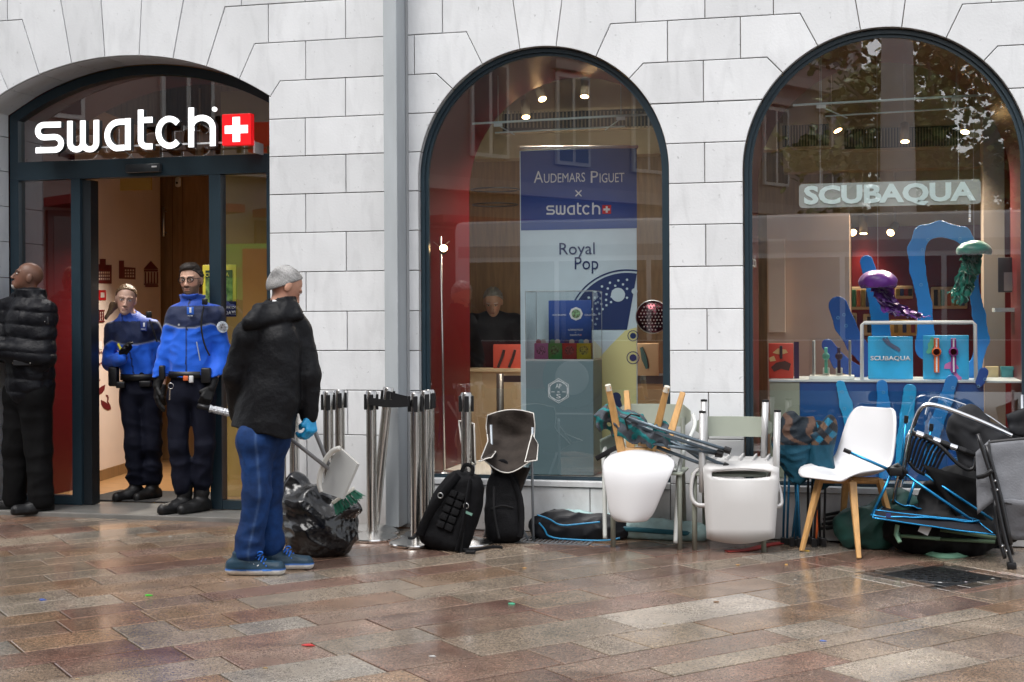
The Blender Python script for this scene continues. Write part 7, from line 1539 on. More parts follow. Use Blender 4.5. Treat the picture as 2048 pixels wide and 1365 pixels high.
def facecol(x, y, z, skin, lips, brow, beard=None, white=False):
    n = len(x); c = np.tile(np.array(skin), (n, 1)); fr = y < -.035
    blush = np.exp(-((np.abs(x)-.04)**2/.0006+(z+.03)**2/.0008)); c = c*(1+np.stack([.10*blush, -.10*blush, -.12*blush], 1))
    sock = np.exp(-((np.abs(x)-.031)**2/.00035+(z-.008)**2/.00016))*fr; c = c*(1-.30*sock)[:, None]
    if beard is not None:
        m = np.clip(((-.038-z)+np.maximum(0, y+.06)*.35)/.012, 0, 1)*(y < .0)*np.clip((z+.13)/.02, 0, 1); m = m*np.where((np.abs(x) < .02) & (np.abs(z+.066) < .01), .1, 1); m = np.maximum(m, ((np.abs(z+.048) < .007) & (np.abs(x) < .026) & fr)*.85)
        m = np.maximum(m, np.clip((.02-z)/.02, 0, 1)*((np.abs(x) > .058) & (y < -.0) & (y > -.035))*.7); c = c*(1-m*.8)[:, None]+np.array(beard)*(m*.8)[:, None]
    lm = np.exp(-((x/.022)**4+((z+.0655)/.0085)**4))*fr; c = c*(1-.65*lm)[:, None]+np.array(lips)*(.65*lm)[:, None]
    mo = ((np.abs(z+.0655) < .0022) & (np.abs(x) < .021) & fr); c[mo] *= .45
    bm = (np.abs(z-.0255+.12*np.maximum(0, np.abs(x)-.036)) < .0042) & (np.abs(x) > .014) & (np.abs(x) < .05) & fr; c[bm] = c[bm]*.3+np.array(brow)*.7
    ew = (((np.abs(x)-.031)/.0125)**2+((z-.004)/.0052)**2 < 1) & (y < -.05); c[ew] = (.55, .53, .50); ir = (((np.abs(x)-.031)**2+(z-.004)**2) < .0052**2) & (y < -.05); c[ir] = (.03, .025, .02)
    lid = (np.abs(z-.0102) < .002) & (np.abs(np.abs(x)-.031) < .0135) & (y < -.05); c[lid] = np.array(skin)*.3
    nos = (np.abs(np.abs(x)-.0075) < .0042) & (np.abs(z+.043) < .003) & (y < -.088); c[nos] *= .35
    return c
def hand_parts(wr, f, s, n, curl, sc=1., thumb=.5, spread=.0):
    """capsules for a palm and five bent fingers; f along the hand, s to the thumb side, n out of the palm"""
    wr, f, s, n = Vector(wr), Vector(f).normalized(), Vector(s).normalized(), Vector(n).normalized(); P = []
    for k, (o, L) in enumerate(((.030, .086), (.010, .090), (-.010, .086), (-.029, .078))):
        kn = wr+(f*L+s*o)*sc; P.append((tuple(wr+s*o*.55*sc), tuple(kn), .0135*sc, .0115*sc))
        fl = (.045, .05, .046, .036)[k]*sc; d1 = (f*math.cos(curl)+n*math.sin(curl)+s*spread*(1.5-k)*.3).normalized(); d2 = (f*math.cos(curl*1.9)+n*math.sin(curl*1.9)).normalized(); d3 = (f*math.cos(curl*2.5)+n*math.sin(curl*2.5)).normalized()
        a = kn+d1*fl; b_ = a+d2*fl*.62; P += [(tuple(kn), tuple(a), .0105*sc, .0095*sc), (tuple(a), tuple(b_), .0095*sc, .0088*sc), (tuple(b_), tuple(b_+d3*fl*.42), .0088*sc, .0075*sc)]
    t0 = wr+(f*.025+s*.026)*sc; t1 = t0+(f*.035+s*.026+n*.012)*sc; t2 = t1+(f*(.03*(1-thumb))+n*.028*thumb+s*.008*(1-thumb)-s*.012*thumb)*sc; t3 = t2+(f*.018*(1-thumb*.5)+n*.018*thumb-s*.012*thumb)*sc
    P += [(tuple(t0), tuple(t1), .0145*sc, .0115*sc), (tuple(t1), tuple(t2), .0115*sc, .010*sc), (tuple(t2), tuple(t3), .010*sc, .008*sc)]
    return P
M_SKIN = vmat('skin', .48, .12, 220, spec=.4, var=.05, vscale=60)
class Person:
    def __init__(s, px, py, z0, label, name='person'):
        g = G(px, py, z0); s.g = g; s.k = ppm(g); s.px, s.py = px, py
        s.t = thing(name, (g.x, g.y, z0), label, 'person', rz=YAW)
        s.yh = py   # ground line
    def J(s, px, py, dy=0.):
        sc = F_PX/(F_PX/s.k+dy); 
        x = (px-1024)/sc-(s.px-1024)/s.k; z = (s.py-HORIZON)/s.k-(py-HORIZON)/sc; return (x, dy, z)
def bounds(parts, m=.05):
    P = np.array([q[i] for q in parts for i in (0, 1)]); r = max(max(q[2], q[3] if q[3] is not None else 0) for q in parts)
    return P.min(0)-r-m, P.max(0)+r+m
def garment(name, per, parts, k, h, m, cols, disp=None, cuts=None, extra=None, pad=.05):
    lo, hi = bounds(parts, pad)
    def fn(X, Y, Z):
        d = union(X, Y, Z, parts, k)
        if extra is not None: d = extra(d, X, Y, Z)
        if disp is not None: d = near_band(d, disp, X, Y, Z)
        if cuts is not None: d = cuts(d, X, Y, Z)
        return d*.85
    return sdf_obj(name, fn, lo, hi, h, m, per.t, cols)
def make_body(per, hd, yaw, pitch, roll, fat, parts, hands, skin, lips, brow, beard=None, tint=None):
    """one continuous skin surface: head, neck, trunk, limbs, hands"""
    to, fro = headframe(hd, yaw, pitch, roll); allp = parts+hands; lo, hi = bounds(allp, .03); hi[2] = max(hi[2], hd[2]+.14); lo[:2] = np.minimum(lo[:2], np.array(hd[:2])-.14); hi[:2] = np.maximum(hi[:2], np.array(hd[:2])+.14)
    def fn(X, Y, Z):
        d = union(X, Y, Z, parts, .03)
        hm = union(X, Y, Z, hands, .007) if hands else None
        if hm is not None: d = smin(d, hm, .012)
        ix = [np.searchsorted(a, (c-.17, c+.17)) for a, c in zip((X[:, 0, 0], Y[0, :, 0], Z[0, 0, :]), hd)]; sl = tuple(slice(int(a), int(b_)) for a, b_ in ix)
        d[sl] = smin(d[sl], headsdf(*to(X[sl], Y[sl], Z[sl]), fat), .018); return d
    def col(V):
        x, y, z = to(V[:, 0], V[:, 1], V[:, 2]); c = np.tile(np.array(skin), (len(V), 1)); near = (x*x+y*y+z*z) < .15**2; c[near] = facecol(x[near], y[near], z[near], skin, lips, brow, beard)
        if tint is not None: c = tint(c, x, y, z, near)
        return c
    r = .125
    return sdf_obj('body', fn, lo, hi, .011, M_SKIN, per.t, col, head=((hd[0]-r, hd[0]+r), (hd[1]-r, hd[1]+r), (hd[2]-r, hd[2]+r), .0036)), to, fro
def hairmesh(per, hd, to, keep, thick, m, cols, seed, extra=None, h=.0045, amp=.004, sc_=(1, 1, 1)):
    lo, hi = np.array(hd)-.2, np.array(hd)+.2
    def fn(X, Y, Z):
        x, y, z = to(X, Y, Z); d = ell(x, y, z, (0, .012, .032), (.074+thick, .094+thick, .084+thick))-amp*wob(x*1.5, y*.6, z*1.5, 170, seed)-amp*.6*wob(x, y, z, 60, seed+3)
        d = smin(d, ell(x, y, z, (0, .03, -.01), (.068+thick*.8, .075+thick, .075)), .02); d = smax(d, keep(x, y, z), .006)
        if extra is not None: d = smin(d, extra(x, y, z), .012)
        return d
    return sdf_obj('hair', fn, lo, hi, h, m, per.t, cols)
def lp(a, b, t): return tuple(a[i]+(b[i]-a[i])*t for i in range(3))
def boot(per, an, yaw, L, m, par_name='boot', shaft=.2, rs=.056, sole=None, w_=.043, h=.0075, top=None):
    """a boot: ankle point an (on the ground at heel side), toe direction yaw"""
    f = (math.sin(yaw), -math.cos(yaw)); hx, hy, hz = an; heel = (hx-f[0]*.05, hy-f[1]*.05, hz+.045); toe = (hx+f[0]*(L-.1), hy+f[1]*(L-.1), hz+.036); midp = lp(heel, toe, .55)
    pr = [(heel, lp(heel, toe, .5), w_, w_*1.02), (lp(heel, toe, .5), toe, w_*1.02, w_*.86), ((hx, hy, hz+.06), (hx-f[0]*.005, hy-f[1]*.005, hz+.06+shaft), w_*1.1, rs), ((hx+f[0]*.03, hy+f[1]*.03, hz+.07), midp, .04, .035)]
    def fn(X, Y, Z):
        d = union(X, Y, Z, pr, .03); d = d-.0025*np.sin((Z-hz)*110)*(Z > hz+.07)-.003*creases(X, Y, Z, 40, 5)
        lip = np.maximum(union(X, Y, Z, pr[:2], .02)-.006, Z-(hz+(.033 if len(m) > 2 else .024))); d = np.minimum(d, lip); return np.maximum(d, hz+.001-Z)*.9
    lo, hi = bounds(pr, .03)
    def col(V):
        c = np.tile(np.array(m[0]), (len(V), 1)); s_ = V[:, 2] < hz+(.027 if len(m) > 2 else .022); c[s_] = m[1]
        if len(m) > 2: q = (V[:, 2] >= hz+.027) & (V[:, 2] < hz+.034); c[q] = m[2]
        return c
    return sdf_obj(par_name, fn, lo, hi, h, vmat('boot_leather', .5, .25, 130, spec=.35, var=.2), per.t, col)
CLOTH = lambda: vmat('uniform_cloth', .62, .25, 160, sheen=.15, spec=.3, var=.08, vscale=14)
# ------------------------------------------------------------------ policeman
def police(per, J, yaw, female=False):
    pass
ROY, NAV, TRO = (.010, .115, .68), (.007, .015, .055), (.0055, .0065, .014)
def uniform(per, q, yaw, zyoke, R_, seed, wst, hem, collar_open=False):
    """jacket, trousers, belt for a police figure; q holds joints"""
    cen = lp(q['pel'], q['chest'], .5); fx, fy = math.sin(yaw), -math.cos(yaw); sx, sy = math.cos(yaw), math.sin(yaw)
    top = lp(q['chest'], q['neck'], .72)
    P = [(q['pel'], q['waist'], R_*1.02, R_*.98, .76, yaw), (q['waist'], q['chest'], R_*.98, R_*1.06, .74, yaw), (lp(top, q['shA'], .25), q['shA'], R_*.50, R_*.42), (lp(top, q['shB'], .25), q['shB'], R_*.50, R_*.42), (top, q['neck'], .080, .066),
         (q['shA'], q['elA'], R_*.44, R_*.39), (q['elA'], q['wrA'], R_*.40, R_*.32), (q['shB'], q['elB'], R_*.44, R_*.39), (q['elB'], q['wrB'], R_*.40, R_*.32)]
    nk = q['neck']
    def disp(X, Y, Z): return .010*creases(X, Y, Z*.7, 17, seed)+.006*creases(X, Y, Z, 42, seed+1)-.006
    def extra(d, X, Y, Z):
        col = np.sqrt((X-nk[0])**2+((Y-nk[1])*1.05)**2+1e-9); wall = np.abs(col-(.074+.25*np.maximum(0, Z-nk[2])))-.009; wall = np.maximum(wall, np.abs(Z-(nk[2]+.005))-.042)
        dd = np.maximum(d, -(np.maximum(col-.062, nk[2]-.05-Z))); fcut = ((X-nk[0])*fx+(Y-nk[1])*fy-.05)*1.0
        return smin(dd, np.maximum(wall, -(.016-np.abs((X-nk[0])*sx+(Y-nk[1])*sy))-0*X) if collar_open else wall, .012)
    def cuts(d, X, Y, Z): return np.maximum(d, hem-Z+.012*np.sin(X*30))
    def col(V):
        c = np.tile(np.array(ROY), (len(V), 1)); u = (V[:, 0]-cen[0])*sx+(V[:, 1]-cen[1])*sy; w_ = (V[:, 0]-cen[0])*fx+(V[:, 1]-cen[1])*fy
        ln = zyoke+.035*np.clip((np.abs(u)-.06)/.12, 0, 1)-.05*np.clip((np.abs(u)-.16)/.08, 0, 1); up_ = V[:, 2] > ln; c[up_] = NAV;  c[V[:, 2] > nk[2]-.035] = (.011, .06, .36)
        pip = np.exp(-((V[:, 2]-ln)/.005)**2)[:, None]*.8; c = c*(1-pip)+np.array((.34, .37, .42))*pip; zp = (np.abs(u-(V[:, 2]-cen[2])*((nk[0]-cen[0])*sx)/max(.1, nk[2]-cen[2])) < .005) & (w_ > 0) & (V[:, 2] < nk[2]+.02); c[zp] = np.array((.006, .012, .05)); return c
    garment('jacket', per, P, .035, .0085, CLOTH(), col, disp, cuts, extra)
    T = [(q['hipA'], q['knA'], wst*.60, wst*.47), (q['knA'], q['anA'], wst*.47, wst*.43), (q['hipB'], q['knB'], wst*.60, wst*.47), (q['knB'], q['anB'], wst*.47, wst*.43), (lp(q['hipA'], q['hipB'], .1), lp(q['hipA'], q['hipB'], .9), wst*.62, wst*.62), (q['pel'], lp(q['pel'], q['waist'], .5), wst*.95, wst*.92, .74, yaw)]
    zb_ = min(q['anA'][2], q['anB'][2])
    def tdisp(X, Y, Z): return (.006+.013*np.clip((zb_+.28-Z)/.2, 0, 1))*creases(X*.6, Y*.6, Z, 30, seed+5)+.006*creases(X, Y, Z*.6, 36, seed+7)-.004
    garment('trousers', per, T, .03, .0085, vmat('trouser_cloth', .75, .25, 170, spec=.12, var=.15, vscale=20), lambda V: np.tile(np.array(TRO), (len(V), 1)), tdisp, lambda d, X, Y, Z: np.maximum(d, zb_-.05-Z))
    # duty belt
    bc = lp(q['pel'], q['waist'], .42); b = MB(); n = 36; a_, b2 = wst*1.02, wst*.78; pts = []
    for i in range(n): w_ = 2*math.pi*i/n; pts.append(Vector((bc[0]+math.cos(w_)*a_*sx-math.sin(w_)*b2*(-fx), bc[1]+math.cos(w_)*a_*sy-math.sin(w_)*b2*(-fy), bc[2])))
    b.sheet([[p+Vector((0, 0, z)) for p in pts+[pts[0]]] for z in (-.024, .024)]); bl = b.build('belt', BLK, per.t, local=True, smooth=True, recalc=False, thick=.012)
    return bc, (sx, sy), (fx, fy)
def pouch(per, c, sz, m, name, yaw=0.):
    b = MB(); b.box((-sz[0]/2, -sz[1]/2, -sz[2]/2), (sz[0]/2, sz[1]/2, sz[2]/2), Matrix.Translation(c) @ Matrix.Rotation(yaw, 4, 'Z'), min(sz)*.22); return b.build(name, m, per.t, local=True, auto=50)
GLV = mat('glove_black', (.006, .006, .0065), .6, bump=.2, bscale=120, spec=.3)
def glove(per, hp, wr, el, name='glove', m=GLV, grow=.0035):
    pr = [(p[0], p[1], p[2]+grow, p[3]+grow) for p in hp]+[(wr, lp(wr, el, .22), .032, .036)]; lo, hi = bounds(pr, .02)
    return sdf_obj(name, lambda X, Y, Z: union(X, Y, Z, pr, .007), lo, hi, .0048, m, per.t)
def limbs(q, r=.055):
    L = [(q['pel'], q['chest'], .085, .085), (q['chest'], q['neck'], .07, .053), (q['neck'], q['hd0'], .053, .052)]
    for s in 'AB': L += [(q['sh'+s], q['el'+s], .044, .036), (q['el'+s], q['wr'+s], .036, .026), (q['hip'+s], q['kn'+s], .07, .05), (q['kn'+s], q['an'+s], .048, .034), (q['an'+s], (q['an'+s][0], q['an'+s][1], max(.05, q['an'+s][2]-.1)), .03, .028), (q['chest'], q['sh'+s], .05, .04)]
    return L
# --- the man in glasses
p = Person(383, 1024, .03, 'policeman in blue and navy jacket with glasses and beard, standing in the doorway'); J = p.J; yw_ = R(-6)
q = dict(pel=J(383, 770), waist=J(382, 720), chest=J(388, 648), neck=J(388, 603), hd0=J(385, 582), shA=J(354, 631, .0), elA=J(335, 705, .02), wrA=J(316, 772, -.03), shB=J(432, 631, 0), elB=J(446, 705, .04), wrB=J(424, 776, -.08),
         hipA=J(359, 790), knA=J(358, 895, -.03), anA=J(369, 975, .0), hipB=J(407, 790), knB=J(410, 895, -.02), anB=J(403, 972, .03))
hA = hand_parts(q['wrA'], (-.03, -.12, -1), (.5, -.9, 0), (1, .3, 0), .35, 1., .4); hB = hand_parts(q['wrB'], (-.35, -.35, -.85), (-.8, -.3, .5), (-.3, .9, -.1), .75, 1., .7)
hd = J(384, 561, -.01); SK = (.50, .30, .215)
_, to, fro = make_body(p, hd, R(-8), R(-2), R(2), 0., limbs(q), hA+hB, SK, (.42, .17, .13), (.02, .014, .01), (.06, .038, .026))
bc, sv_, fv_ = uniform(p, q, yw_, J(0, 656)[2], .155, 3, .15, J(0, 752)[2])
glove(p, hA, q['wrA'], q['elA']); glove(p, hB, q['wrB'], q['elB'])
hairmesh(p, hd, to, lambda x, y, z: .012-(.66*z+.60*y)+.0*x, .010, vmat('hair_dark', .5, .5, 260, spec=.5, var=.4, vscale=120), (.018, .011, .007), 2, extra=lambda x, y, z: ell(x, y, z, (.0, -.012, .094), (.068, .074, .036))-.004*wob(x, y, z, 130, 4))
b = MB()
for s in (-1, 1): b.tube([Vector(fro((s*.033+.023*math.cos(R(a)), -.1005+.004*abs(math.cos(R(a))), .004+.018*math.sin(R(a))))) for a in range(0, 360, 18)], .003, 6, closed=True)
b.tube([Vector(fro((-.011, -.104, .009))), Vector(fro((.011, -.104, .009)))], .002, 6)
for s in (-1, 1): b.tube([Vector(fro((s*.056, -.096, .010))), Vector(fro((s*.078, -.04, .012))), Vector(fro((s*.080, .012, .012)))], .002, 6)
o = b.build('glasses', BLK, p.t, local=True, smooth=True); o['kind'] = 'stuff'
BOOT = ((.0055, .0055, .006), (.004, .004, .004)); z_ = 0.
boot(p, (q['anA'][0], .0, 0), R(-40), .29, BOOT, rs=.064, shaft=.19); boot(p, (q['anB'][0], .03, 0), R(-32), .29, BOOT, rs=.064, shaft=.19)
pouch(p, (J(456, 0)[0]-.13, -.10, bc[2]-.005), (.07, .05, .11), BLK, 'holster'); pouch(p, J(373, 757, -.125), (.035, .02, .035), mat('tag_orange', (.6, .12, .03), .5), 'tag'); pouch(p, J(384, 759, -.128), (.03, .02, .05), mat('tag_white', (.6, .6, .6), .5), 'tag'); pouch(p, J(326, 745, -.10), (.04, .05, .10), BLK, 'radio_pouch')
b = MB(); kr = J(343, 772, -.14); b.tube([Vector(kr)+Vector((.02*math.cos(R(a)), 0, .02*math.sin(R(a)))) for a in range(0, 360, 24)], .0025, 6, closed=True); b.build('key_ring', STEEL, p.t, local=True, smooth=True); b = MB(); b.tube([J(341, 778, -.14), J(340, 800, -.13)], .006, 6, flat=(1, .3)); b.build('key', STEEL, p.t, local=True)
pouch(p, J(383, 622, -.145), (.05, .012, .055), mat('badge_blue', (.02, .10, .45), .5), 'badge', yw_); pouch(p, J(383, 621, -.152), (.014, .004, .036), mat('badge_mark', (.6, .62, .65), .5), 'badge_mark'); text('badge_text', 'POLICE', MATS['badge_mark'], J(383, 633, -.1525), (1, 0, 0), (0, 0, 1), .008, p.t, .0005, width=.036, align='CENTER', local=True)
c = J(447, 655, -.075); Mx = Matrix.Translation(c) @ Matrix.Rotation(R(30), 4, 'Z') @ Matrix.Rotation(R(80), 4, 'X'); b = MB(); b.lathe([(0, .004), (.04, .004), (.043, 0)], seg=22, M=Mx); b.build('shoulder_patch', mat('patch_grey', (.36, .40, .45), .6, var=.5, vscale=60), p.t, local=True); b = MB(); b.lathe([(0, .006), (.026, .006)], seg=18, M=Mx); b.build('patch_crest', mat('patch_crest', (.3, .22, .15), .6, var=.9, vscale=80, col2=(.6, .6, .65)), p.t, local=True)
pouch(p, J(412, 604, -.115), (.038, .03, .045), BLK, 'radio_microphone'); b = MB(); b.tube(chaikin([J(410, 612, -.12), J(403, 650, -.135), J(410, 690, -.135), J(421, 712, -.12)], 2), .0065, 8); b.build('radio_cord', BLK, p.t, local=True, smooth=True)
b = MB(); b.tube([J(395, 684, -.135), J(402, 722, -.13)], .0045, 6); b.build('pocket_zip', mat('zip_pale', (.3, .35, .45), .4), p.t, local=True); b = MB(); c = J(360, 650, -.14); b.lathe([(0, .004), (.008, .004)], seg=10, M=Matrix.Translation(c) @ Matrix.Rotation(R(90), 4, 'X')); b.build('button', MATS['badge_mark'], p.t, local=True)
pol = p
# silver roll in his hand
a_, d_ = Vector(J(396, 812, -.16)), Vector(J(470, 829, -.13)); MWp = Matrix.Translation(p.g) @ Matrix.Rotation(YAW, 4, 'Z'); a_, d_ = MWp @ a_, MWp @ d_
t = thing('wrapped_baton', a_, 'short baton wrapped in crinkled silver foil, held by the policeman', 'baton'); b = MB(); b.tube([a_, a_.lerp(d_, .4)], .02, 12); b.build('grip', BLK, t, smooth=True)
ax_ = (d_-a_).normalized(); rg = random.Random(6); b = MB(); N = 26; pts = [a_.lerp(d_, .33+.6*i/N) for i in range(N)]; b.tube(pts, [.022+.008*rg.random() for _ in pts], 14); o = b.build('foil', mat('foil', (.62, .64, .67), .28, .9, bump=1., bscale=110), t, smooth=False)
# --- the woman
p = Person(284, 1000, .03, 'policewoman in blue and navy jacket with tied-back fair hair, leaning out of the doorway'); J = p.J; yw_ = R(-12)
q = dict(pel=J(284, 775), waist=J(277, 725), chest=J(267, 668, -.03), neck=J(259, 634, -.05), hd0=J(256, 617, -.06), shA=J(230, 660, -.02), elA=J(220, 728, .04), wrA=J(246, 716, -.14), shB=J(305, 658, -.03), elB=J(328, 725, .06), wrB=J(325, 790, .0),
         hipA=J(262, 790), knA=J(269, 888, -.04), anA=J(272, 958, .0), hipB=J(303, 790), knB=J(306, 888, -.02), anB=J(305, 956, .02))
hA = hand_parts(q['wrA'], (.25, -.35, .75), (.7, .2, .5), (.6, -.6, -.2), .55, .93, .5); hB = hand_parts(q['wrB'], (0, -.1, -1), (-.5, -.8, 0), (-1, 0, 0), .4, .93, .4)
hd = J(254, 600, -.085); SK = (.56, .36, .275)
_, to, fro = make_body(p, hd, R(14), R(-4), R(-6), -.003, limbs(q), hA+hB, SK, (.45, .2, .17), (.16, .09, .05))
bc, sv_, fv_ = uniform(p, q, yw_, J(0, 689)[2], .140, 9, .145, J(0, 752)[2], True)
glove(p, hA, q['wrA'], q['elA']); glove(p, hB, q['wrB'], q['elB'])
HF = vmat('hair_fair', .45, .6, 240, spec=.5, var=.35, vscale=130)
hairmesh(p, hd, to, lambda x, y, z: .026-(.76*z+.62*y), .007, HF, lambda V: np.tile(np.array((.15, .085, .038)), (len(V), 1)), 5, amp=.002, extra=lambda x, y, z: smin(ell(x, y, z, (0, .115, .01), (.03, .03, .03)), smin(cap(x, y, z, (-.005, .125, .0), (-.085, .11, -.06), .024, .03), cap(x, y, z, (-.085, .11, -.06), (-.135, .07, -.16), .03, .012), .02), .02)-.003*wob(x, y, z*.3, 200, 8))
boot(p, (q['anA'][0], .0, 0), R(-48), .26, BOOT, rs=.056, shaft=.17, w_=.04); boot(p, (q['anB'][0], .03, 0), R(-30), .26, BOOT, rs=.056, shaft=.17, w_=.04)
pouch(p, J(229, 753, -.06), (.075, .07, .15), BLK, 'holster'); pouch(p, J(243, 770, -.11), (.07, .04, .05), BLK, 'belt_pouch'); pouch(p, J(292, 768, -.11), (.09, .04, .045), BLK, 'belt_pouch')
pouch(p, J(290, 653, -.14), (.055, .012, .075), mat('badge_navy', (.012, .03, .16), .5), 'badge', yw_); pouch(p, J(290, 650, -.148), (.014, .004, .03), MATS['badge_mark'], 'badge_mark'); text('badge_text', 'POLICE', MATS['badge_mark'], J(290, 660, -.1485), (1, 0, 0), (0, 0, 1), .009, p.t, .0005, width=.042, align='CENTER', local=True)
pouch(p, J(300, 630, -.12), (.04, .03, .05), BLK, 'radio_microphone'); b = MB(); b.tube(chaikin([J(301, 640, -.12), J(308, 660, -.13), J(316, 685, -.12)], 2), .006, 8); b.build('radio_cord', BLK, p.t, local=True, smooth=True)
b = MB(); b.tube([J(238, 688, -.16), J(244, 700, -.17)], .01, 8); b.build('torch', mat('torch_yellow', (.55, .5, .03), .5), p.t, local=True)
# --- the guard in the padded coat
p = Person(66, 1024, .012, 'bald guard in a black quilted coat and black trousers, looking up beside the entrance'); J = p.J; yw_ = R(-62)
q = dict(pel=J(62, 770), waist=J(62, 715), chest=J(58, 645), neck=J(64, 594), hd0=J(62, 570), shA=J(18, 622, .10), elA=J(4, 700, .02), wrA=J(-30, 705, -.10), shB=J(88, 628, -.10), elB=J(86, 712, -.14), wrB=J(10, 700, -.20),
         hipA=J(42, 790, .04), knA=J(34, 900, .04), anA=J(28, 1000, .05), hipB=J(72, 790, -.05), knB=J(78, 900, -.05), anB=J(84, 1000, -.07))
hd = J(57, 556, 0.); SK = (.135, .065, .042)
_, to, fro = make_body(p, hd, R(-70), R(20), R(0), .004, limbs(q), hand_parts(q['wrA'], (-1, -.2, 0), (0, -.3, 1), (0, 1, 0), .5)+hand_parts(q['wrB'], (-1, -.1, .1), (0, 0, 1), (.2, 1, 0), .5), SK, (.2, .08, .07), (.02, .015, .012), None,
    tint=lambda c, x, y, z, near: np.where((near & (z < -.085) & (y < -.04) & (y > -.105) & (np.abs(x) < .03))[:, None], np.array((.42, .40, .38)), c))
P = [(q['pel'], q['waist'], .195, .19, .86, yw_), (q['waist'], q['chest'], .19, .185, .84, yw_), (lp(q['neck'], q['shA'], .35), q['shA'], .085, .08), (lp(q['neck'], q['shB'], .35), q['shB'], .085, .085), (lp(q['chest'], q['neck'], .6), q['neck'], .11, .085), (q['shA'], q['elA'], .088, .085), (q['elA'], q['wrA'], .085, .068), (q['shB'], q['elB'], .095, .088), (q['elB'], q['wrB'], .088, .068)]
nk = q['neck']
def quilt(X, Y, Z):
    s = np.abs(np.sin(np.pi*(Z+.012*np.sin(X*9))/.098)); return .013*np.sqrt(s+.001)-.008+.006*creases(X, Y, Z, 30, 4)+.004*creases(X, Y, Z*.4, 60, 6)
def collar(d, X, Y, Z):
    r_ = np.sqrt((X-nk[0])**2+(Y-nk[1])**2+1e-9); wl_ = np.maximum(np.abs(r_-.088)-.013, np.abs(Z-(nk[2]+.0))-.045); return smin(np.maximum(d, -np.maximum(r_-.07, nk[2]-.04-Z)), wl_, .02)
zh = J(0, 806)[2]
garment('padded_coat', p, P, .04, .0085, vmat('coat_nylon', .5, .35, 60, spec=.17, var=.12), lambda V: np.tile(np.array((.006, .0063, .0085)), (len(V), 1)), quilt, lambda d, X, Y, Z: np.maximum(d, zh-Z), collar)
T = [(q['hipA'], q['knA'], .115, .092), (q['knA'], q['anA'], .092, .088), (q['hipB'], q['knB'], .115, .092), (q['knB'], q['anB'], .092, .09), (q['hipA'], q['hipB'], .13, .13)]
garment('trousers', p, T, .03, .009, MATS['trouser_cloth'], lambda V: np.tile(np.array((.0042, .0042, .0046)), (len(V), 1)), lambda X, Y, Z: .008*creases(X, Y, Z*.6, 16, 6)+.004*creases(X*.5, Y*.5, Z, 34, 8), lambda d, X, Y, Z: np.maximum(d, J(0, 1014)[2]-Z))
boot(p, (q['anA'][0]+.01, .05, 0), R(-78), .29, BOOT, 'shoe', shaft=.03, rs=.05); boot(p, (q['anB'][0]-.0, -.07, 0), R(-50), .29, BOOT, 'shoe', shaft=.03, rs=.05)
b = MB(); b.box((-.07, -.006, -.02), (.07, .006, .02), Matrix.Translation(J(48, 726, -.225)) @ Matrix.Rotation(R(12), 4, 'Z'), .005); b.build('pocket_flap', mat('coat_flap', (.008, .008, .010), .5), p.t, local=True)
for px in (28, 62): b = MB(); b.lathe([(0, .004), (.006, .003), (.007, 0)], seg=10, M=Matrix.Translation(J(px, 727, -.236)) @ Matrix.Rotation(R(90), 4, 'X')); b.build('snap', STEEL, p.t, local=True)
pouch(p, J(89, 642, -.19), (.075, .012, .055), MATS['coat_flap'], 'sleeve_pocket', R(5)); b = MB(); b.lathe([(0, .004), (.006, .003), (.007, 0)], seg=10, M=Matrix.Translation(J(91, 644, -.20)) @ Matrix.Rotation(R(90), 4, 'X')); b.build('snap', STEEL, p.t, local=True)
# --- the sweeping man
p = Person(525, 1146, 0., 'grey-haired man in black hooded jacket and jeans, sweeping with blue gloves'); J = p.J; yw_ = R(150)
q = dict(pel=J(527, 860), waist=J(538, 800), chest=J(548, 690, .0), neck=J(563, 612, .02), hd0=J(570, 594, .03), shA=J(495, 672, -.05), elA=J(474, 750, -.02), wrA=J(480, 830, .16), shB=J(598, 664, .06), elB=J(621, 752, .05), wrB=J(622, 832, .06),
         hipA=J(512, 880, -.05), knA=J(515, 990, -.06), anA=J(497, 1100, -.05), hipB=J(545, 880, .06), knB=J(538, 985, .10), anB=J(540, 1085, .12))
hA = hand_parts(q['wrA'], (.2, .6, -.7), (0, .7, .7), (1, .3, 0), .9, .95, .7); hB = hand_parts(q['wrB'], (.10, -.25, -1), (-.55, -.8, .15), (-.8, .55, 0), .85, 1., .8)
hd = J(574, 577, .04); SK = (.47, .25, .17)
_, to, fro = make_body(p, hd, R(122), R(-36), R(6), .0, limbs(q), hA+hB, SK, (.4, .16, .12), (.2, .19, .18))
P = [(q['pel'], q['waist'], .195, .19, .74, yw_), (q['waist'], q['chest'], .190, .178, .70, yw_), (lp(q['neck'], q['shA'], .3), q['shA'], .085, .072), (lp(q['neck'], q['shB'], .3), q['shB'], .085, .072), (lp(q['chest'], q['neck'], .6), q['neck'], .10, .08), (q['shA'], q['elA'], .076, .066), (q['elA'], q['wrA'], .066, .054), (q['shB'], q['elB'], .08, .068), (q['elB'], q['wrB'], .068, .054)]
nk = q['neck']; hoodc = J(545, 625, -.07)
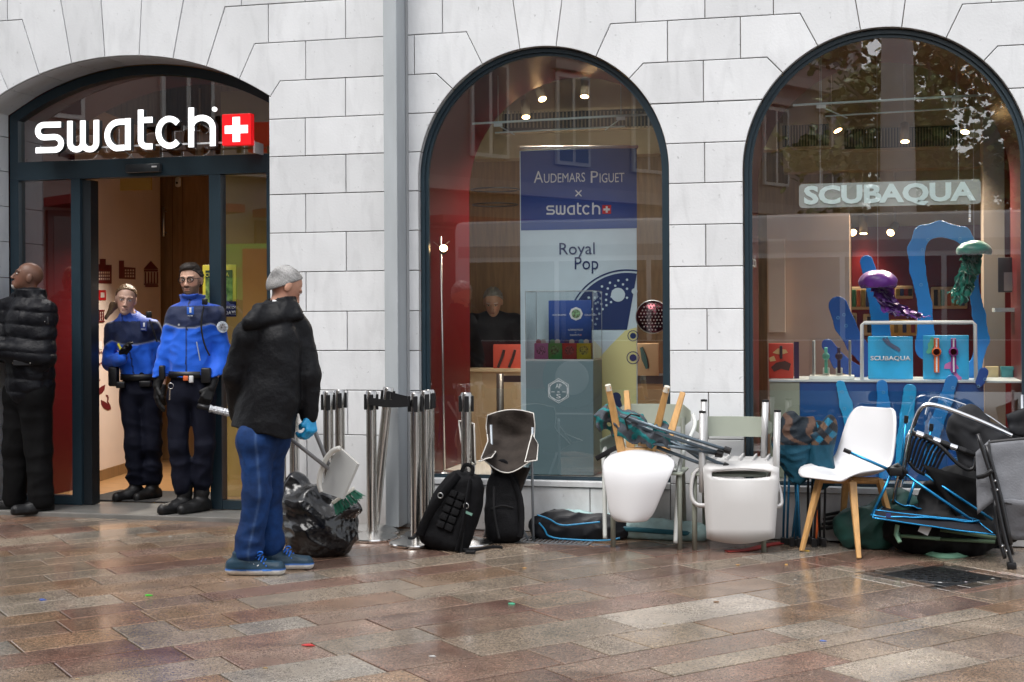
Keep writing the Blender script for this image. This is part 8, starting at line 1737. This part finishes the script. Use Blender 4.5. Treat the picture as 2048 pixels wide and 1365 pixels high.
def hood(d, X, Y, Z):
    r_ = np.sqrt((X-nk[0])**2+(Y-nk[1])**2+1e-9); wl_ = np.maximum(np.abs(r_-.078)-.011, np.abs(Z-(nk[2]+.01))-.04); d = smin(np.maximum(d, -np.maximum(r_-.064, nk[2]-.03-Z)), wl_, .012)
    h1 = cap(X, Y, Z, J(500, 645, -.13), J(600, 632, -.04), .035, .035); h2 = cap(X, Y, Z, J(520, 618, -.08), J(592, 616, -.02), .038, .034); h3 = cap(X, Y, Z, J(512, 632, -.115), J(598, 624, -.03), .035, .032)
    return smin(d, smin(smin(h1, h2, .02), h3, .02)-.007*creases(X, Y, Z, 30, 6), .012)
zh = J(0, 866)[2]
garment('hooded_jacket', p, P, .028, .0088, vmat('jacket_shell', .55, .3, 70, spec=.17, var=.15), lambda V: np.tile(np.array((.0066, .0069, .0085)), (len(V), 1)), lambda X, Y, Z: .008*creases(X, Y, Z*.3, 17, 12)+.004*creases(X, Y, Z*.7, 32, 15)+.002*creases(X, Y, Z, 75, 3)-.008, lambda d, X, Y, Z: np.maximum(d, zh-.16*(X-.02)-Z+.008*np.sin(X*35)), hood)
JE = vmat('denim', .75, .4, 300, spec=.25, var=.22, vscale=30)
T = [(q['hipA'], q['knA'], .098, .075), (q['knA'], q['anA'], .075, .072), (q['hipB'], q['knB'], .092, .072), (q['knB'], q['anB'], .072, .07), (q['hipA'], q['hipB'], .108, .108), (q['pel'], lp(q['pel'], q['waist'], .4), .11, .10)]
def jc(V):
    n = wob(V[:, 0], V[:, 1], V[:, 2], 22, 3); c = np.array((.0045, .027, .105))*(1+.4*np.clip(n, -1, 1))[:, None]; t_ = np.clip((V[:, 2]-q['anA'][2])/(q['hipA'][2]-q['anA'][2]), 0, 1)
    xs_ = np.interp(V[:, 2], [q['anA'][2], q['knA'][2], q['hipA'][2]], [q['anA'][0]+.012, q['knA'][0]+.03, q['hipA'][0]+.02]); sm = np.exp(-((V[:, 0]-xs_)/.006)**2)[:, None]*(V[:, 1:2] < -.07)*.55; c = c*(1-sm)+np.array((.06, .11, .23))*sm; return c
garment('jeans', p, T, .03, .008, JE, jc, lambda X, Y, Z: .006*creases(X*.8, Y*.8, Z*.6, 20, 9)+.005*creases(X, Y, Z*.8, 40, 4)-.004+.012*np.clip((J(0, 1040)[2]-Z)/.15, 0, 1)*creases(X*.4, Y*.4, Z, 40, 2), lambda d, X, Y, Z: np.maximum(d, J(0, 1122)[2]-Z))
GB = mat('nitrile_blue', (.012, .30, .60), .35, bump=.3, bscale=90); glove(p, hB, q['wrB'], q['elB'], 'rubber_glove', GB, .004); glove(p, hA, q['wrA'], q['elA'], 'rubber_glove', GB, .004)
hairmesh(p, hd, to, lambda x, y, z: .018-(.62*z+.72*y), .008, vmat('hair_grey', .5, .5, 260, spec=.45, var=.3, vscale=140), lambda V: np.clip(np.array((.25, .245, .24))*(1+.5*np.clip(wob(V[:, 0], V[:, 1], V[:, 2], 70, 2), -1, 1))[:, None], .05, .7), 7, amp=.003)
SH = ((.010, .035, .06), (.62, .60, .56), (.02, .12, .42)); s1 = boot(p, (J(488, 0)[0], -.05, 0), R(88), .30, SH, 'trainer', shaft=.035, rs=.052, w_=.045); s2 = boot(p, (J(536, 0)[0], .13, .0), R(86), .30, SH, 'trainer', shaft=.035, rs=.052, w_=.045)
LAC = mat('lace_blue', (.01, .14, .62), .5)
for k, (x0, y0) in enumerate(((J(518, 0)[0], -.055), (J(563, 0)[0], .125))):
    b = MB()
    for i in range(5): xx = x0+.014*i; zz_ = .112-.012*i; b.tube([(xx, y0-.042, zz_-.012), (xx+.006, y0, zz_+.012), (xx, y0+.04, zz_-.012)], .004, 6)
    b.tube(chaikin([(x0, y0-.04, .11), (x0+.02, y0-.06, .14), (x0+.05, y0-.06, .13), (x0+.01, y0-.045, .11)], 2), .0035, 6); o = b.build('lace', LAC, p.t, local=True, smooth=True); o['kind'] = 'stuff'
mk_ = mat('shoe_mark', (.75, .75, .75), .5); yq = -.102; b = MB(); a_ = J(503, 1141)
tri = [J(497, 1131), J(510, 1132), J(505, 1120)]; stroke(b, [(v[0], v[2]) for v in tri+tri[:1]], .005, (0, yq, 0), (1, 0, 0), (0, 0, 1), (0, .02, 0)); b.build('side_mark', mk_, p.t, local=True)
for pr_ in (((513, 1122), (524, 1133)), ((524, 1124), (512, 1133))): b = MB(); v = [J(*pr_[0]), J(*pr_[1])]; stroke(b, [(w_[0], w_[2]) for w_ in v], .005, (0, yq-.0006*(pr_[0][0] > 520), 0), (1, 0, 0), (0, 0, 1), (0, .02, 0)); b.build('side_mark', mk_, p.t, local=True)
b = MB(); b.tube(chaikin([J(548, 603, -.058), J(560, 605, -.062), J(572, 607, -.055)], 2), .009, 8, flat=(1, .5)); b.build('shirt_collar', mat('shirt_white', (.62, .64, .66), .6), p.t, local=True, smooth=True)
# --- a customer inside the shop, dim behind the glass
gy = 2.58; gx = W(985, 640, gy).x; t = thing('person', (gx, gy, .03), 'white-haired person in a dark jacket inside the shop behind the window', 'person', rz=R(20))
hd = (0, -.05, 1.52); to, fro = headframe(hd, R(-10), R(-25)); BP = [((0, .02, .9), (0, 0, 1.2), .12, .13), ((0, 0, 1.2), (0, -.02, 1.42), .08, .05), ((-.17, 0, 1.33), (-.2, .02, 1.05), .045, .04), ((.17, 0, 1.33), (.2, .02, 1.05), .045, .04), ((-.2, .02, 1.05), (-.12, -.18, .95), .04, .03), ((.2, .02, 1.05), (.12, -.18, .95), .04, .03), ((-.09, 0, .9), (-.1, 0, .05), .07, .04), ((.09, 0, .9), (.1, 0, .05), .07, .04)]
class _P: pass
pp = _P(); pp.t = t
make_body(pp, hd, R(-10), R(-25), 0., 0., BP, hand_parts((-.12, -.18, .95), (.3, -1, -.2), (1, 0, 0), (0, 0, -1), .5)+hand_parts((.12, -.18, .95), (-.3, -1, -.2), (-1, 0, 0), (0, 0, -1), .5), (.45, .28, .2), (.4, .18, .14), (.4, .4, .4))
hairmesh(pp, hd, to, lambda x, y, z: .02-(.7*z+.66*y), .01, MATS['hair_grey'], (.22, .22, .21), 3)
garment('jacket', pp, [((0, .02, .8), (0, 0, 1.15), .19, .19, .7, 0.), ((0, 0, 1.15), (0, 0, 1.3), .19, .15, .7, 0.), ((-.17, 0, 1.34), (.17, 0, 1.34), .08, .08), ((-.19, 0, 1.34), (-.22, .02, 1.05), .075, .065), ((.19, 0, 1.34), (.22, .02, 1.05), .075, .065), ((-.22, .02, 1.05), (-.13, -.15, .96), .065, .05), ((.22, .02, 1.05), (.13, -.15, .96), .065, .05)], .04, .012, MATS['jacket_shell'], lambda V: np.tile(np.array((.012, .012, .016)), (len(V), 1)), lambda X, Y, Z: .008*creases(X, Y, Z, 16, 3), lambda d, X, Y, Z: np.maximum(d, .78-Z))
garment('trousers', pp, [((-.09, 0, .88), (-.1, 0, .12), .1, .085), ((.09, 0, .88), (.1, 0, .12), .1, .085)], .03, .014, MATS['trouser_cloth'], lambda V: np.tile(np.array((.02, .02, .025)), (len(V), 1)), None, lambda d, X, Y, Z: np.maximum(d, .04-Z))
